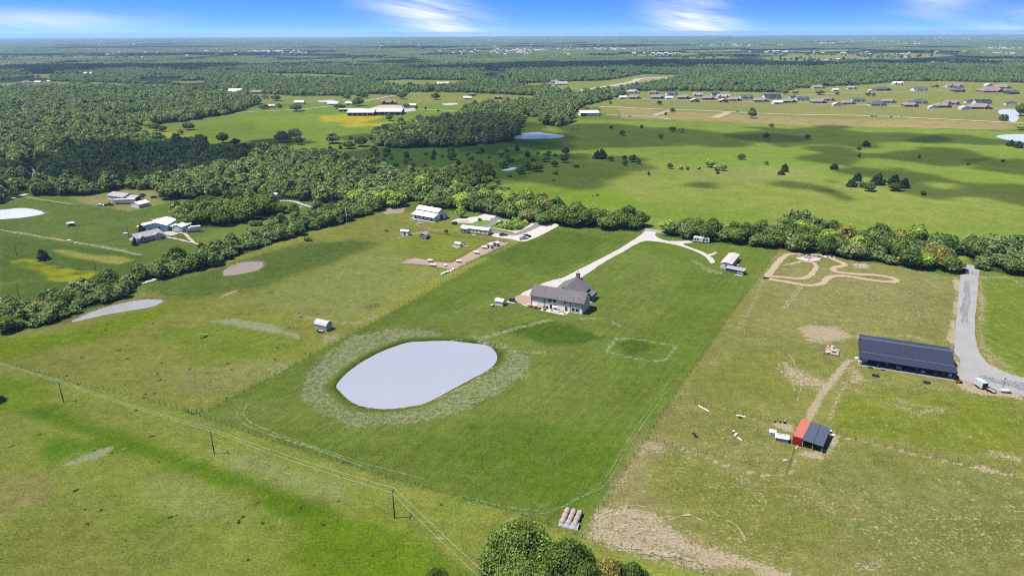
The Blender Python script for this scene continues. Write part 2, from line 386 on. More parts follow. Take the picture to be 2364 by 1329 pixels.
tint([(0, 1200), (200, 1180), (300, 1329), (0, 1360)], (140, 156, 84), 8, a=.8, wob=6)
# mown lot, its track round the edge
tint(LOT, (110, 139, 62), .8)
tint([(500, 960), (760, 980), (1000, 1010), (1300, 960), (1500, 800), (1600, 600), (1300, 560), (1200, 640)], (124, 150, 80), 14, a=.7, wob=14)
tint([(1100, 590), (1290, 530), (1440, 560), (1270, 640)], (92, 128, 48), 6, a=.7, wob=8)
tint([(1400, 560), (1580, 600), (1560, 690), (1420, 680), (1360, 640)], (120, 148, 76), 8, a=.8, wob=6)
tint([(1150, 760), (1270, 740), (1410, 780), (1260, 800)], (88, 122, 46), 4, wob=3)
tint([(1425, 790), (1480, 780), (1510, 800), (1450, 825)], (86, 120, 46), 2.5, wob=1)
tint([(960, 1020), (1250, 960), (1400, 1000), (1300, 1150), (1100, 1130)], (92, 132, 44), 12, a=.7, wob=12)
tint([(1345, 1235), (1550, 918), (1540, 912), (1330, 1222)], (112, 146, 70), 2, a=.7)
# lots on the right
RLOT = [(1345, 1243), (1555, 915), (1680, 735), (1803, 575), (2000, 600), (2200, 640), (2500, 640), (2700, 1400), (1640, 1400), (1640, 1329)]
tint(RLOT, (142, 146, 82), .8)
tint([(1800, 600), (2200, 640), (2200, 780), (1990, 780), (1780, 780), (1700, 760)], (148, 150, 92), 10, wob=10)
tint([(2060, 650), (2190, 660), (2190, 780), (2100, 780)], (140, 138, 84), 8, a=.8, wob=8)
tint([(1600, 860), (1800, 800), (1880, 860), (1850, 940), (1700, 930), (1560, 900)], (132, 146, 78), 8, wob=8)
tint([(1900, 900), (2364, 920), (2364, 1070), (2150, 1030), (1950, 980)], (124, 144, 62), 8, wob=8)
tint([(2270, 640), (2400, 640), (2500, 870), (2330, 860), (2255, 780)], (118, 146, 62), 4, wob=3)
tint([(1490, 1080), (1800, 1100), (1900, 1200), (1800, 1280), (1600, 1200), (1480, 1150)], (126, 142, 72), 10, a=.8, wob=9)
tint([(1900, 1080), (2364, 1110), (2364, 1329), (1950, 1329)], (136, 144, 84), 14, a=.8, wob=12)
tint([(1345, 1243), (1480, 1020), (1540, 1010), (1500, 1130), (1560, 1200), (1720, 1300), (1650, 1329)], (160, 154, 110), 7, a=.8, wob=5)
# far meadow and its edges
MEAD = [(1040, 430), (1200, 330), (1180, 300), (1320, 275), (1440, 278), (1900, 290), (2364, 305), (2500, 620), (2200, 600), (1800, 560), (1480, 535), (1060, 480)]
tint(MEAD, (134, 166, 76), 6)  # green lowered a little, so the tint itself carries broad cloud shade
tint([(1500, 370), (2364, 440), (2364, 520), (1900, 500), (1500, 470), (1200, 450)], (150, 172, 94), 30, a=.7, wob=30)
tint([(1040, 430), (1400, 440), (1500, 480), (1300, 480), (1050, 460)], (124, 168, 52), 10, a=.8, wob=15)
tint([(1560, 385), (1900, 385), (1860, 420), (1560, 410)], (160, 168, 98), 16, a=.8, wob=15)
tint([(840, 340), (1190, 320), (1330, 340), (1200, 420), (1040, 440), (860, 400)], (104, 146, 64), 10)
tint([(200, 300), (560, 250), (860, 235), (1180, 240), (1190, 262), (1070, 262), (860, 300), (840, 345), (560, 352), (480, 340), (330, 318)], (130, 164, 70), 8)
tint([(560, 270), (860, 260), (880, 290), (600, 300)], (140, 178, 66), 14, a=.9, wob=14)
tint([(780, 222), (1060, 222), (1180, 238), (1050, 262), (860, 262), (700, 245)], (134, 168, 74), 8)
tint([(735, 268), (850, 262), (900, 272), (830, 284), (740, 282)], (206, 190, 50), 8, wob=12)
tint([(780, 286), (900, 282), (890, 290), (800, 294)], (196, 190, 60), 6, wob=6)
tint([(170, 298), (330, 296), (450, 312), (400, 320), (300, 316)], (178, 180, 84), 8, wob=6)
tint([(15, 602), (60, 596), (130, 612), (200, 628), (192, 645), (140, 640), (90, 625), (30, 618)], (172, 178, 40), 3, wob=9)
for q in range(14):
    x_, y_ = random.uniform(40, 185), 0; y_ = 603 + (x_ - 20) * .2 + random.uniform(-8, 12); tint([(x_ - 9, y_), (x_ + 9, y_ + 3)], (112, 134, 46), 3, width=3, a=.8, wob=3)
tint([(100, 570), (200, 585), (300, 602), (270, 612), (180, 596)], (172, 176, 88), 4, wob=5)
# subdivision land, buff strips beside the road
tint([(1320, 245), (1440, 212), (1640, 212), (1830, 200), (2100, 185), (2500, 190), (2500, 300), (1900, 292), (1440, 275)], (150, 164, 98), 6)
tint([(1340, 240), (1560, 244), (1900, 258), (2250, 268), (2364, 275), (2364, 262), (2100, 250), (1600, 238)], (158, 158, 100), 14, a=.9, wob=14)
tint([(1425, 250), (1560, 258), (1900, 273), (2330, 282), (2330, 300), (1900, 291), (1600, 276), (1440, 272)], (184, 168, 120), 4)
for i in range(16):
    x0 = 1450 + i * 55; tint([(x0, 262 + i * 1.5), (x0 - 30, 272 + i * 1.6)], (150, 148, 96), 2, width=3, a=.5)
# woods floor
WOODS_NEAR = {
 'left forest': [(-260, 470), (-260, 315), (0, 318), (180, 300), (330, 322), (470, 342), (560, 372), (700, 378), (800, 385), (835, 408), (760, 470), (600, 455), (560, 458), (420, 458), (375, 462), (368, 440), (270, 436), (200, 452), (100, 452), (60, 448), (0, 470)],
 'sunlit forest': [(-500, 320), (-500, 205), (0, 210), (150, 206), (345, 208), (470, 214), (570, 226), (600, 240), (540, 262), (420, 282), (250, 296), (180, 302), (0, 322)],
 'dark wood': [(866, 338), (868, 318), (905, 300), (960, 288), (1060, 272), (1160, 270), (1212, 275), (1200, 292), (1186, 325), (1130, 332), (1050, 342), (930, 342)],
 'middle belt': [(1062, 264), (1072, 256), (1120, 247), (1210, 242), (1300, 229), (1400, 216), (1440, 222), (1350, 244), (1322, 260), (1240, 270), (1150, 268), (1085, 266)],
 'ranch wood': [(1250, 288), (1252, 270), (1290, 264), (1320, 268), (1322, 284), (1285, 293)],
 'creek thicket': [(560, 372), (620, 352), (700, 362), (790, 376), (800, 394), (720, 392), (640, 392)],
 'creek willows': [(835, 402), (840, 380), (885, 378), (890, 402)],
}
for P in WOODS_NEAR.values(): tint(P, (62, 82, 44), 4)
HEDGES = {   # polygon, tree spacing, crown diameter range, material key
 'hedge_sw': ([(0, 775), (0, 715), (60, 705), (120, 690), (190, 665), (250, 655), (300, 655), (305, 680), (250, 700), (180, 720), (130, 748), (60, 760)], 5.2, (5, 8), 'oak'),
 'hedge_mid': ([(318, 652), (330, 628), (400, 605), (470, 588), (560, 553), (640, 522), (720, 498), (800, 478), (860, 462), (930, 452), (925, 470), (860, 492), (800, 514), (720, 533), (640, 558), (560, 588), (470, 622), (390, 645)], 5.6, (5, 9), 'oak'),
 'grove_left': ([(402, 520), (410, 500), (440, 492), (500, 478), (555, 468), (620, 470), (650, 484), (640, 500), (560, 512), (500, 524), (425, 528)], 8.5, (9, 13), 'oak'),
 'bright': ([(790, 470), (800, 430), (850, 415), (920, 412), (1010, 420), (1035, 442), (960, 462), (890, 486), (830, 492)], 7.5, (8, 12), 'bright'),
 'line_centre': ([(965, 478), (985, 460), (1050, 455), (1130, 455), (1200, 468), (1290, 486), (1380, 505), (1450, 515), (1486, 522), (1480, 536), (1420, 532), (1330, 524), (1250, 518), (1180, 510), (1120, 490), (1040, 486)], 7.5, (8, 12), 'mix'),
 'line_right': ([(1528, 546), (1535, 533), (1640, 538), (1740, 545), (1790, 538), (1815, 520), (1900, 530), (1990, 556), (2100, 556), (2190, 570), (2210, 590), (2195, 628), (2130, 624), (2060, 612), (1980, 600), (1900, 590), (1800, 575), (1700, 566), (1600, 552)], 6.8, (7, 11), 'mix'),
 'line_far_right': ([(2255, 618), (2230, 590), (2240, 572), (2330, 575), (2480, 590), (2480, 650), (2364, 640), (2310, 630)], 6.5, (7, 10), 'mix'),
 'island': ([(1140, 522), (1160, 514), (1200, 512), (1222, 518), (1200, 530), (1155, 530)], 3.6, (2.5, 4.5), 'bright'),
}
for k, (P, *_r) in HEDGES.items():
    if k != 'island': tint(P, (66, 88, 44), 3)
for k, (P, *_r) in HEDGES.items():
    pass
# ponds: outlines
PONDS = {
 'pond': ([(776, 891), (780, 881), (789, 870), (825, 838), (871, 812), (925, 791), (958, 785), (1035, 783), (1086, 788), (1124, 794), (1142, 805), (1150, 820), (1140, 840), (1107, 863), (1061, 886), (1009, 914), (979, 927), (933, 936), (876, 940), (823, 932), (795, 914)], W_PALE, 1.2),
 'pond_muddy': ([(515, 632), (522, 618), (550, 606), (585, 602), (607, 606), (602, 618), (575, 627), (535, 634)], W_MUD, .8),
 'pond_long': ([(165, 740), (200, 722), (250, 705), (310, 692), (360, 690), (374, 694), (350, 706), (290, 716), (230, 728), (185, 738)], W_GRAY, .8),
 'pond_left': ([(-40, 505), (-40, 488), (0, 484), (50, 479), (85, 484), (98, 492), (60, 500), (0, 505)], W_BLUE, .8),
 'pond_meadow': ([(1184, 320), (1200, 310), (1240, 305), (1262, 308), (1300, 312), (1292, 318), (1230, 321)], W_BLUE, 0),
 'pond_right': ([(2300, 314), (2340, 310), (2400, 312), (2400, 330), (2340, 326), (2312, 320)], W_BLUE, 0),
 'pond_suburb': ([(2305, 255), (2345, 254), (2352, 272), (2340, 282), (2318, 274)], W_BLUE, 0),
 'creek': ([(798, 380), (815, 374), (822, 374), (826, 392), (832, 408), (820, 408), (812, 394)], W_BLUE, 0),
 'creek_pool': ([(880, 400), (896, 397), (902, 404), (885, 407)], W_BLUE, 0),
 'creek_bend': ([(1158, 393), (1180, 387), (1194, 388), (1176, 394)], W_BLUE, 0),
 'pond_ranch': ([(1021, 240), (1050, 238), (1056, 241), (1030, 243)], W_BLUE, 0),
 'pond_farm': ([(735, 233), (768, 231), (772, 235), (740, 236)], W_BLUE, 0),
 'pond_forest': ([(66, 385), (76, 388), (86, 402), (76, 406)], W_BLUE, 0),
}
ring = [(695, 905), (706, 868), (760, 815), (826, 776), (900, 758), (1000, 755), (1070, 772), (1140, 782), (1195, 800), (1236, 832), (1215, 872), (1165, 912), (1080, 952), (980, 976), (880, 988), (800, 980), (735, 955), (702, 928)]
tint(ring, (118, 142, 78), 5)
cover(1, ring, .68, 6, wob=7); pd = smooth_curve(Gs(PONDS['pond'][0]), 5, True)
cen = pd.mean(0); cover(1, cen + (pd - cen) * 1.09, 0, 3.0, world=True, sub=True)
tint(cen + (pd - cen) * 1.10, (112, 136, 66), 3, world=True, wob=3)
tint(cen + (pd - cen) * 1.05, (84, 106, 44), 1.2, world=True)
for pts in ([(905, 940), (960, 936), (1030, 912), (1090, 880), (1140, 845)], [(1040, 782), (1100, 785), (1135, 795)], [(785, 905), (820, 930), (870, 944)]):
    cover(0, pts, .75, 1.2, width=1.2)
for k in ('pond_muddy', 'pond_long', 'pond_left'):
    P = smooth_curve(Gs(PONDS[k][0]), 4, True); c0 = P.mean(0)
    tint(c0 + (P - c0) * 1.14, (138, 128, 92), 2.5, world=True); cover(0, c0 + (P - c0) * 1.12, .62, 3, world=True)
# bare soil and pale grass patches
def dirt(pts, v=.8, soft=3, width=None, wob=2.):
    if v: tint(pts, (164, 154, 116), soft * 1.8, None if width is None else width * 1.3, .38 * v, wob); cover(0, pts, min(1., v * 1.08), soft * 1.5, width, wob)
pale = lambda pts, v=.75, soft=4, width=None, wob=3.: cover(1, pts, v, soft, width, wob)
pale([(30, 846), (140, 882), (300, 921), (440, 966), (560, 1003), (700, 1050), (820, 1088), (948, 1130)], .80, 1.6, 1.0, 1.2)
pale([(140, 1075), (200, 1045), (260, 1030), (230, 1060), (170, 1078)], .9, 3); pale([(290, 1035), (320, 1045)], .8, 2, 1.2); pale([(170, 1018), (200, 1025)], .8, 1.5, 1)
pale([(990, 1240), (1020, 1232), (1055, 1245), (1020, 1252)], .95, 1.5, None, .8); pale([(920, 1255), (960, 1262), (990, 1254), (940, 1248)], .9, 1.5, None, .8); pale([(870, 1205), (900, 1195), (905, 1212)], .85, 1.5)
dirt([(1010, 1270), (1040, 1280), (1090, 1300)], .7, 1.5, 1.0); dirt([(1100, 1310), (1130, 1325)], .7, 1.5, 1.5)
pale([(480, 738), (560, 735), (690, 765), (700, 785), (600, 765), (490, 745)], .85, 5); pale([(735, 775), (800, 762), (790, 785), (740, 795)], .75, 4); pale([(610, 850), (680, 830), (640, 870)], .7, 4)
pale([(420, 870), (560, 850), (540, 900), (420, 910)], .52, 10); pale([(640, 690), (760, 690), (860, 700), (700, 720)], .5, 8); pale([(700, 620), (1000, 580), (900, 640), (700, 660)], .42, 16)
dirt([(685, 728), (730, 735), (790, 745), (830, 744), (870, 730)], .85, 1.4, 1.6, .6)
dirt([(875, 728), (960, 690), (1010, 660)], .55, 1.5, 1.0, .5)
dirt([(510, 685), (550, 668)], .75, 1.2, 1.4); pale([(340, 668), (440, 690), (560, 700)], .6, 4, 3); dirt([(540, 675), (550, 668)], .6, 1.5, 2)
pale([(1120, 778), (1190, 758), (1270, 738)], .78, 3, 4.0, 1); pale([(1090, 772), (1140, 800), (1200, 812), (1270, 815)], .7, 4, 4, 2); pale([(1150, 800), (1270, 800), (1300, 812)], .5, 5, 4)
pale([(1310, 735), (1400, 735), (1430, 752)], .8, 3, 3.0, 2); pale([(1330, 740), (1440, 765), (1440, 790), (1400, 800)], .5, 3, 2.2, 1)
pale([(1398, 812), (1424, 780), (1480, 784), (1562, 797), (1535, 834), (1470, 828), (1398, 812)], .84, 1.6, 1.9, .5)
pale([(1020, 730), (1090, 710), (1140, 700)], .6, 3, 3, 1); pale([(1400, 795), (1420, 800), (1470, 840), (1520, 835)], .4, 3, 2)
pale([(1245, 690), (1290, 672), (1340, 650)], .0); pale([(1420, 660), (1500, 660), (1560, 640), (1620, 625)], .55, 2, 1.6, .6); pale([(1600, 600), (1640, 625), (1660, 630)], .7, 3, 3)
pale([(1080, 610), (1150, 590), (1280, 570)], .35, 6, 6); pale([(780, 1020), (1000, 1090)], .35, 8, 8); pale([(1290, 880), (1480, 850)], .4, 9, 6)
pale([(380, 840), (700, 820), (660, 880), (480, 930), (330, 900)], .50, 12); pale([(640, 640), (1000, 575), (960, 640), (820, 740), (600, 720)], .46, 14); pale([(100, 800), (330, 780), (300, 840), (120, 850)], .40, 10)
pale([(0, 1100), (260, 1080), (300, 1200), (0, 1260)], .42, 10); pale([(500, 1040), (800, 1110), (840, 1180), (560, 1110)], .48, 8); pale([(300, 1100), (560, 1120), (600, 1220), (400, 1230)], .42, 8); pale([(0, 1270), (400, 1260), (600, 1329), (0, 1360)], .40, 10)
pale([(1150, 590), (1290, 540), (1400, 560), (1280, 640)], .36, 10); pale([(1400, 600), (1560, 620), (1560, 720), (1430, 720)], .40, 10); pale([(1330, 820), (1540, 780), (1540, 900), (1350, 960)], .36, 12); pale([(560, 960), (800, 1010), (1000, 1080), (800, 1060)], .40, 8)
pale([(1480, 400), (1900, 380), (2364, 420), (2364, 470), (1700, 450)], .30, 40); pale([(1300, 470), (1800, 480), (2200, 540), (1700, 540)], .36, 40)
dirt([(1800, 600), (2190, 650), (2180, 770), (1800, 740)], .34, 8); dirt([(1560, 1010), (1820, 1000), (1810, 1070), (1600, 1050)], .36, 8); dirt([(1720, 1100), (2364, 1130), (2364, 1329), (1800, 1329)], .26, 12)
pale([(1240, 660), (1300, 632), (1400, 584), (1462, 550)], .62, 1.5, 1.6, .6); pale([(1270, 700), (1340, 655), (1440, 590), (1500, 560), (1600, 578), (1646, 612)], .55, 1.5, 1.6, .6); dirt([(2202, 800), (2212, 870), (2240, 886)], .8, 1.5, 2); dirt([(2262, 800), (2300, 850), (2364, 872)], .7, 1.5, 1.6)
# dirt, right side
dirt([(1345, 1243), (1400, 1165), (1440, 1170), (1500, 1200), (1560, 1260), (1640, 1300), (1720, 1329), (1640, 1332), (1480, 1285)], .62, 4, None, 3)
dirt([(1370, 1238), (1400, 1172), (1470, 1170), (1540, 1205), (1580, 1260), (1560, 1290), (1460, 1268)], .66, 8, None, 5); dirt([(1385, 1180), (1375, 1215), (1420, 1250), (1500, 1265)], .85, 3, 3, 2); dirt([(1440, 1178), (1500, 1192), (1545, 1222)], .85, 2.5, 2.5, 2); dirt([(1400, 1150), (1440, 1100), (1470, 1060), (1500, 1020)], .66, 4, 3, 2)
dirt([(1540, 1240), (1620, 1280), (1720, 1300), (1820, 1335)], .82, 4, 4.5, 3); dirt([(1500, 1195), (1560, 1250), (1600, 1262)], .8, 3, 2, 2); dirt([(1480, 1130), (1530, 1160), (1560, 1215)], .6, 3, 1.5, 2); dirt([(1480, 1030), (1540, 1000), (1530, 1050), (1490, 1045)], .62, 4); dirt([(1510, 1000), (1560, 940), (1600, 940)], .45, 5, 3)
dirt([(1830, 755), (1870, 745), (1930, 752), (1985, 780), (1900, 795), (1860, 790)], .72, 5); dirt([(1850, 770), (1900, 790)], .8, 3, 3); dirt([(1985, 772), (2100, 775), (2200, 800)], .62, 5, 3)
dirt([(1960, 830), (1920, 880), (1885, 930), (1865, 970)], .92, 1.6, 2.2, .6); dirt([(1800, 830), (1850, 850), (1940, 890), (1900, 900), (1830, 890), (1790, 860)], .62, 6)
dirt([(1950, 880), (1930, 930), (1915, 970)], .8, 1.4, 1.2, .5); dirt([(1980, 900), (2050, 930), (2120, 950), (2180, 945), (2080, 925)], .62, 5, 3.5); dirt([(1960, 835), (2020, 880), (1950, 900)], .66, 5)
dirt([(1775, 975), (1835, 980), (1830, 1000), (1790, 985)], .9, 1.2); dirt([(1840, 1035), (1905, 1040), (1910, 1000), (1930, 1010), (1900, 1060), (1850, 1060)], .85, 2)
dirt([(1840, 1045), (1832, 1075), (1822, 1098), (1780, 1100), (1720, 1085), (1660, 1068), (1600, 1045), (1560, 1030)], .92, .8, .9, .3)
dirt([(1925, 1005), (2000, 1020), (2100, 1045), (2200, 1068), (2290, 1085), (2364, 1100)], .8, 1.2, 1.3, .5); dirt([(2270, 1078), (2300, 1090), (2330, 1095)], .9, 1.5, 1.8)
dirt([(2205, 640), (2210, 660), (2205, 720), (2198, 790)], .85, 1.6, 2.2); dirt([(2262, 640), (2268, 700), (2262, 760), (2270, 800), (2330, 850)], .6, 2.5, 3); dirt([(2240, 640), (2330, 640), (2364, 660)], .75, 3, 3); dirt([(2080, 628), (2200, 640)], .7, 2, 1.5)
dirt([(2190, 880), (2240, 905), (2364, 925), (2364, 905), (2230, 885)], .8, 3); dirt([(2110, 885), (2200, 900)], .65, 2.5, 2); dirt([(2280, 1045), (2364, 1060)], .6, 4, 4)
dirt([(1790, 590), (1740, 700), (1700, 760)], .5, 3, 3.5, 2); dirt([(1960, 605), (2000, 610), (2010, 622), (1970, 620)], .8, 3)
dirt([(1880, 1170), (1950, 1150), (1990, 1180)], .5, 5, 4); dirt([(1640, 1075), (1700, 1080), (1740, 1130)], .5, 3, 1.5); dirt([(2000, 1150), (2080, 1160)], .5, 2, 1); dirt([(1980, 1310), (2040, 1300)], .6, 4, 3)
pale([(1950, 1130), (2080, 1170), (2100, 1200), (1960, 1160)], .55, 8); pale([(2200, 1260), (2280, 1250), (2250, 1290)], .6, 6); pale([(1740, 840), (1720, 830)], .85, 2, 2.5)
# corrals and yards of the left neighbour
dirt([(960, 520), (1000, 540), (1060, 533), (1150, 520)], .0)
dirt([(930, 510), (970, 505), (965, 520), (1000, 530), (1050, 530), (1070, 528)], .72, 1.5, 2.0, .5); dirt([(920, 548), (975, 535)], .7, 1.2, 1.4); dirt([(870, 483), (905, 475), (940, 480), (930, 492), (890, 495)], .8, 2)
dirt([(150, 470), (240, 478), (240, 445), (360, 445)], .45, 6); dirt([(350, 485), (400, 490), (415, 500)], .0)
dirt([(350, 505), (400, 500), (410, 508)], .85, 2, 3); dirt([(60, 490), (110, 490), (110, 515)], .7, 2, 2)
pale([(0, 528), (100, 545), (200, 560), (330, 588)], .75, 1.5, 1.6); pale([(120, 600), (180, 615), (225, 632)], .55, 2, 3); pale([(60, 555), (200, 580), (280, 605)], .5, 6, 6)
dirt([(0, 655), (80, 648)], .55, 4, 3); dirt([(1360, 205), (1480, 180), (1590, 176), (1500, 192), (1420, 205)], .6, 20); pale([(1440, 248), (1900, 262), (2300, 276)], .4, 20, 20)
# speckle: right-hand lots strong, pasture weak
cover(2, RLOT, .75, 6); cover(2, [(1345, 1243), (1480, 1020), (1830, 1090), (1920, 1010), (2364, 1100), (2500, 1400), (1640, 1400)], 1., 6); cover(2, LOT, 0, 1, sub=True)
cover(2, PAST, .45, 4); cover(2, FRONT + [(1640, 1500), (-400, 1500), (-400, 800)], .22, 4); cover(2, LOT, 0, 1, sub=True)
# far country: a patchwork of fields in the woods
CLEAR = [[(-900, 210), (-300, 196), (0, 192), (90, 188), (230, 190), (430, 199), (480, 205), (560, 213), (700, 224), (860, 218), (1010, 222), (1060, 226), (1075, 240), (560, 242), (480, 222), (390, 211), (330, 204), (150, 203), (0, 208), (-600, 222)],
 [(580, 170), (700, 170), (830, 175), (815, 186), (640, 182)], [(1180, 194), (1300, 189), (1400, 186), (1480, 173), (1560, 173), (1590, 179), (1500, 197), (1420, 208), (1330, 221), (1280, 207), (1200, 203)],
 [(-200, 172), (110, 172), (200, 171), (240, 176), (120, 179), (-200, 180)], [(1340, 235), (1450, 214), (1640, 213), (1800, 219), (1830, 206), (1900, 201), (2000, 196), (2080, 188), (2200, 188), (2364, 196), (2700, 200), (2700, 310), (1300, 275)],
 [(1750, 133), (1900, 125), (2150, 121), (2200, 129), (2100, 136), (2000, 139), (1870, 146), (1790, 142)], [(2060, 165), (2364, 161), (2700, 161), (2700, 167), (2364, 167), (2100, 168)],
 [(900, 198), (960, 192), (1010, 192), (1060, 200), (960, 204)], [(1560, 118), (1700, 114), (1720, 118), (1600, 121)], [(200, 150), (260, 149), (240, 153)], [(1830, 156), (1900, 150), (1940, 152), (1880, 160)], [(1060, 118), (1150, 115), (1140, 119)], [(1400, 128), (1560, 122), (1650, 124), (1500, 131)],
 [(620, 124), (700, 122), (690, 127)], [(940, 213), (1060, 214), (1240, 222), (1232, 238), (1120, 246), (1062, 258), (1056, 238), (940, 222)], [(840, 189), (930, 184), (1080, 186), (1090, 196), (960, 204), (880, 198)], [(380, 188), (480, 186), (500, 190), (400, 193)], [(1500, 134), (1680, 130), (1700, 134), (1560, 139)], [(700, 138), (860, 134), (900, 138), (760, 142)], [(2180, 140), (2330, 136), (2350, 142), (2220, 146)], [(20, 132), (160, 128), (190, 131), (60, 136)], [(1240, 110), (1420, 107), (1460, 110), (1300, 113)], [(1780, 118), (1960, 114), (1990, 117), (1850, 122)], [(1880, 104), (1960, 103), (1920, 106)], [(2100, 112), (2200, 110), (2180, 114)], [(980, 130), (1080, 126), (1060, 132)], [(280, 104), (420, 103), (380, 106)], [(1200, 103), (1340, 101), (1320, 105)]]
for P in CLEAR[:4] + CLEAR[5:]: tint(P, (150, 168, 98), 5)
fieldn = fbm(GX, GY, 900, 9)
fm = (GY > 2600) & (fieldn > .64); TINT[fm] = C(138, 148, 100)
TINT *= (1 + (NB - .5) * .28 + (NS - .5) * .10)[..., None]
# pond basins
Z = np.zeros(GX.shape)
for k, (pts, m, dig) in PONDS.items():
    if dig:
        P = smooth_curve(Gs(pts), 5, True); sl, _t = falloff(P, 3, True)
        X, Y = GX[sl], GY[sl]; d = seg_dist(X, Y, P, True); d = np.where(in_poly(X, Y, P), -d, d) + (NS[sl] - .5) * 1.4
        Z[sl] = np.minimum(Z[sl], -dig * np.clip(.35 - d / 3.5, 0, 1))
verts = np.stack([GX, GY, Z], -1).reshape(-1, 3); nr, nc = GX.shape
idx = np.arange(NV).reshape(nr, nc); faces = np.stack([idx[:-1, :-1], idx[:-1, 1:], idx[1:, 1:], idx[1:, :-1]], -1).reshape(-1, 4)
me = bpy.data.meshes.new('ground'); me.vertices.add(NV); me.vertices.foreach_set('co', verts.ravel())
nf = len(faces); me.loops.add(nf * 4); me.polygons.add(nf); me.loops.foreach_set('vertex_index', faces.ravel()); me.polygons.foreach_set('loop_start', np.arange(nf) * 4)
try: me.polygons.foreach_set('loop_total', np.full(nf, 4))
except Exception: pass
me.update()
for nm, A in (('grass_kind', TINT), ('cover', COVER)):
    at = me.attributes.new(nm, 'FLOAT_COLOR', 'POINT'); at.data.foreach_set('color', np.concatenate([A.reshape(-1, 3), np.ones((NV, 1))], 1).ravel())
MOWN = np.zeros(GX.shape); _sl, _t = falloff(Gs(LOT), 1.5, True); MOWN[_sl] = _t * .9 + .0; at = me.attributes.new('mown', 'FLOAT', 'POINT'); at.data.foreach_set('value', (MOWN + .12).ravel())
ground = bpy.data.objects.new('ground', me); COL.objects.link(ground); ground['kind'] = 'structure'
m = bpy.data.materials.new('pasture'); m.use_nodes = True; nt = m.node_tree; nt.nodes.clear(); n = N(nt)
pos = n.n('ShaderNodeNewGeometry').outputs['Position']
base = n.n('ShaderNodeAttribute', attribute_name='grass_kind').outputs['Color']
cov = n.n('ShaderNodeSeparateColor', ins={0: n.n('ShaderNodeAttribute', attribute_name='cover').outputs['Color']})
n1 = n.noise(pos, .07, 4, .6); n2 = n.noise(pos, .33, 5, .65); n3 = n.noise(pos, 1.7, 5, .7); n4 = n.noise(pos, .6, 6, .75, .3)
N_ = lambda q, k=2.6: n.math('ADD', n.math('MULTIPLY', n.math('SUBTRACT', q, .5), k), .5, clamp=True)
n0 = n.noise(pos, 6.0, 3, .7)
f = n.math('ADD', n.math('MULTIPLY', N_(n1), .22), n.math('ADD', n.math('MULTIPLY', N_(n2), .34), n.math('ADD', n.math('MULTIPLY', N_(n3, 3.6), .66), n.math('MULTIPLY', N_(n0), .30))))
col = n.n('ShaderNodeVectorMath', operation='SCALE', ins={0: base, 'Scale': n.math('ADD', f, .28)}).outputs[0]
col = n.mix(n.math('MULTIPLY', n.ramp(n2, .5, .72), .45), col, n.mix(1., col, (1.25, 1.02, 1.1), 'MULTIPLY'))
col = n.mix(n.math('MULTIPLY', n.ramp(n.noise(pos, .18, 5, .7), .52, .72), .5), col, n.mix(1., col, (.62, .80, .62), 'MULTIPLY'))
n4 = n.math('ADD', n.math('MULTIPLY', N_(n4), .62), n.math('MULTIPLY', N_(n3), .38)); lush = n.ramp(n.noise(pos, .1, 5, .7, .6), .52, .72); col = n.mix(n.math('MULTIPLY', lush, .5), col, n.mix(1., col, (.74, 1.04, .62), 'MULTIPLY'))
mow = n.n('ShaderNodeVectorMath', operation='MULTIPLY', ins={0: n.n('ShaderNodeVectorRotate', rotation_type='Z_AXIS', ins={'Vector': pos, 'Angle': math.radians(-60)}).outputs[0], 1: (.03, .75, 0)}).outputs[0]; col = n.n('ShaderNodeVectorMath', operation='SCALE', ins={0: col, 'Scale': n.math('ADD', n.math('MULTIPLY', n.math('MULTIPLY', n.math('SUBTRACT', n.noise(mow, 1., 3, .6), .5), .55), n.n('ShaderNodeAttribute', attribute_name='mown').outputs['Fac']), 1.)}).outputs[0]
dry = n.ramp(n.noise(pos, .21, 5, .68, .5), .56, .74); col = n.mix(n.math('MULTIPLY', dry, .62), col, n.mix(.5, C(168, 166, 112), n.mix(1., col, (1.25, 1.12, 1.1), 'MULTIPLY'))); tuft = n.ramp(n.noise(pos, 1.25, 3, .65), .60, .70); col = n.mix(n.math('MULTIPLY', tuft, .72), col, n.mix(1., col, (.45, .60, .42), 'MULTIPLY')); fl = n.ramp(n.noise(pos, 1.9, 3, .7), .60, .72); col = n.mix(n.math('MULTIPLY', fl, .38), col, C(176, 178, 118)); pm = n.ramp(n.math('ADD', n4, cov.outputs[1]), 1.0, 1.40); col = n.mix(n.math('MULTIPLY', pm, .80), col, C(180, 186, 150))
dm = n.ramp(n.math('ADD', n4, cov.outputs[0]), .92, 1.28)
dc = n.mix(n.ramp(n3, .3, .7), C(172, 154, 122), C(224, 208, 180)); col = n.mix(n.math('MULTIPLY', dm, .92), col, dc)
spn = n.math('ADD', n.noise(pos, 1.15, 3, .6), n.math('MULTIPLY', n.math('SUBTRACT', n2, .5), .35))
sp = n.ramp(n.math('ADD', spn, n.math('MULTIPLY', cov.outputs[2], .10)), .68, .74)
sp = n.math('MULTIPLY', n.math('MULTIPLY', sp, n.ramp(n.noise(pos, .045, 3, .6), .36, .62)), n.math('MINIMUM', n.math('MULTIPLY', cov.outputs[2], 2.), .62)); col = n.mix(sp, col, C(218, 208, 166))
p = n.n('ShaderNodeBsdfDiffuse', ins={0: col, 1: .6})
b = n.n('ShaderNodeBump', ins={'Strength': .35, 'Distance': .35, 'Height': n.math('ADD', n3, n2)}); n.L.new(b.outputs[0], p.inputs['Normal'])
n.L.new(p.outputs[0], n.n('ShaderNodeOutputMaterial').inputs[0]); me.materials.append(m)

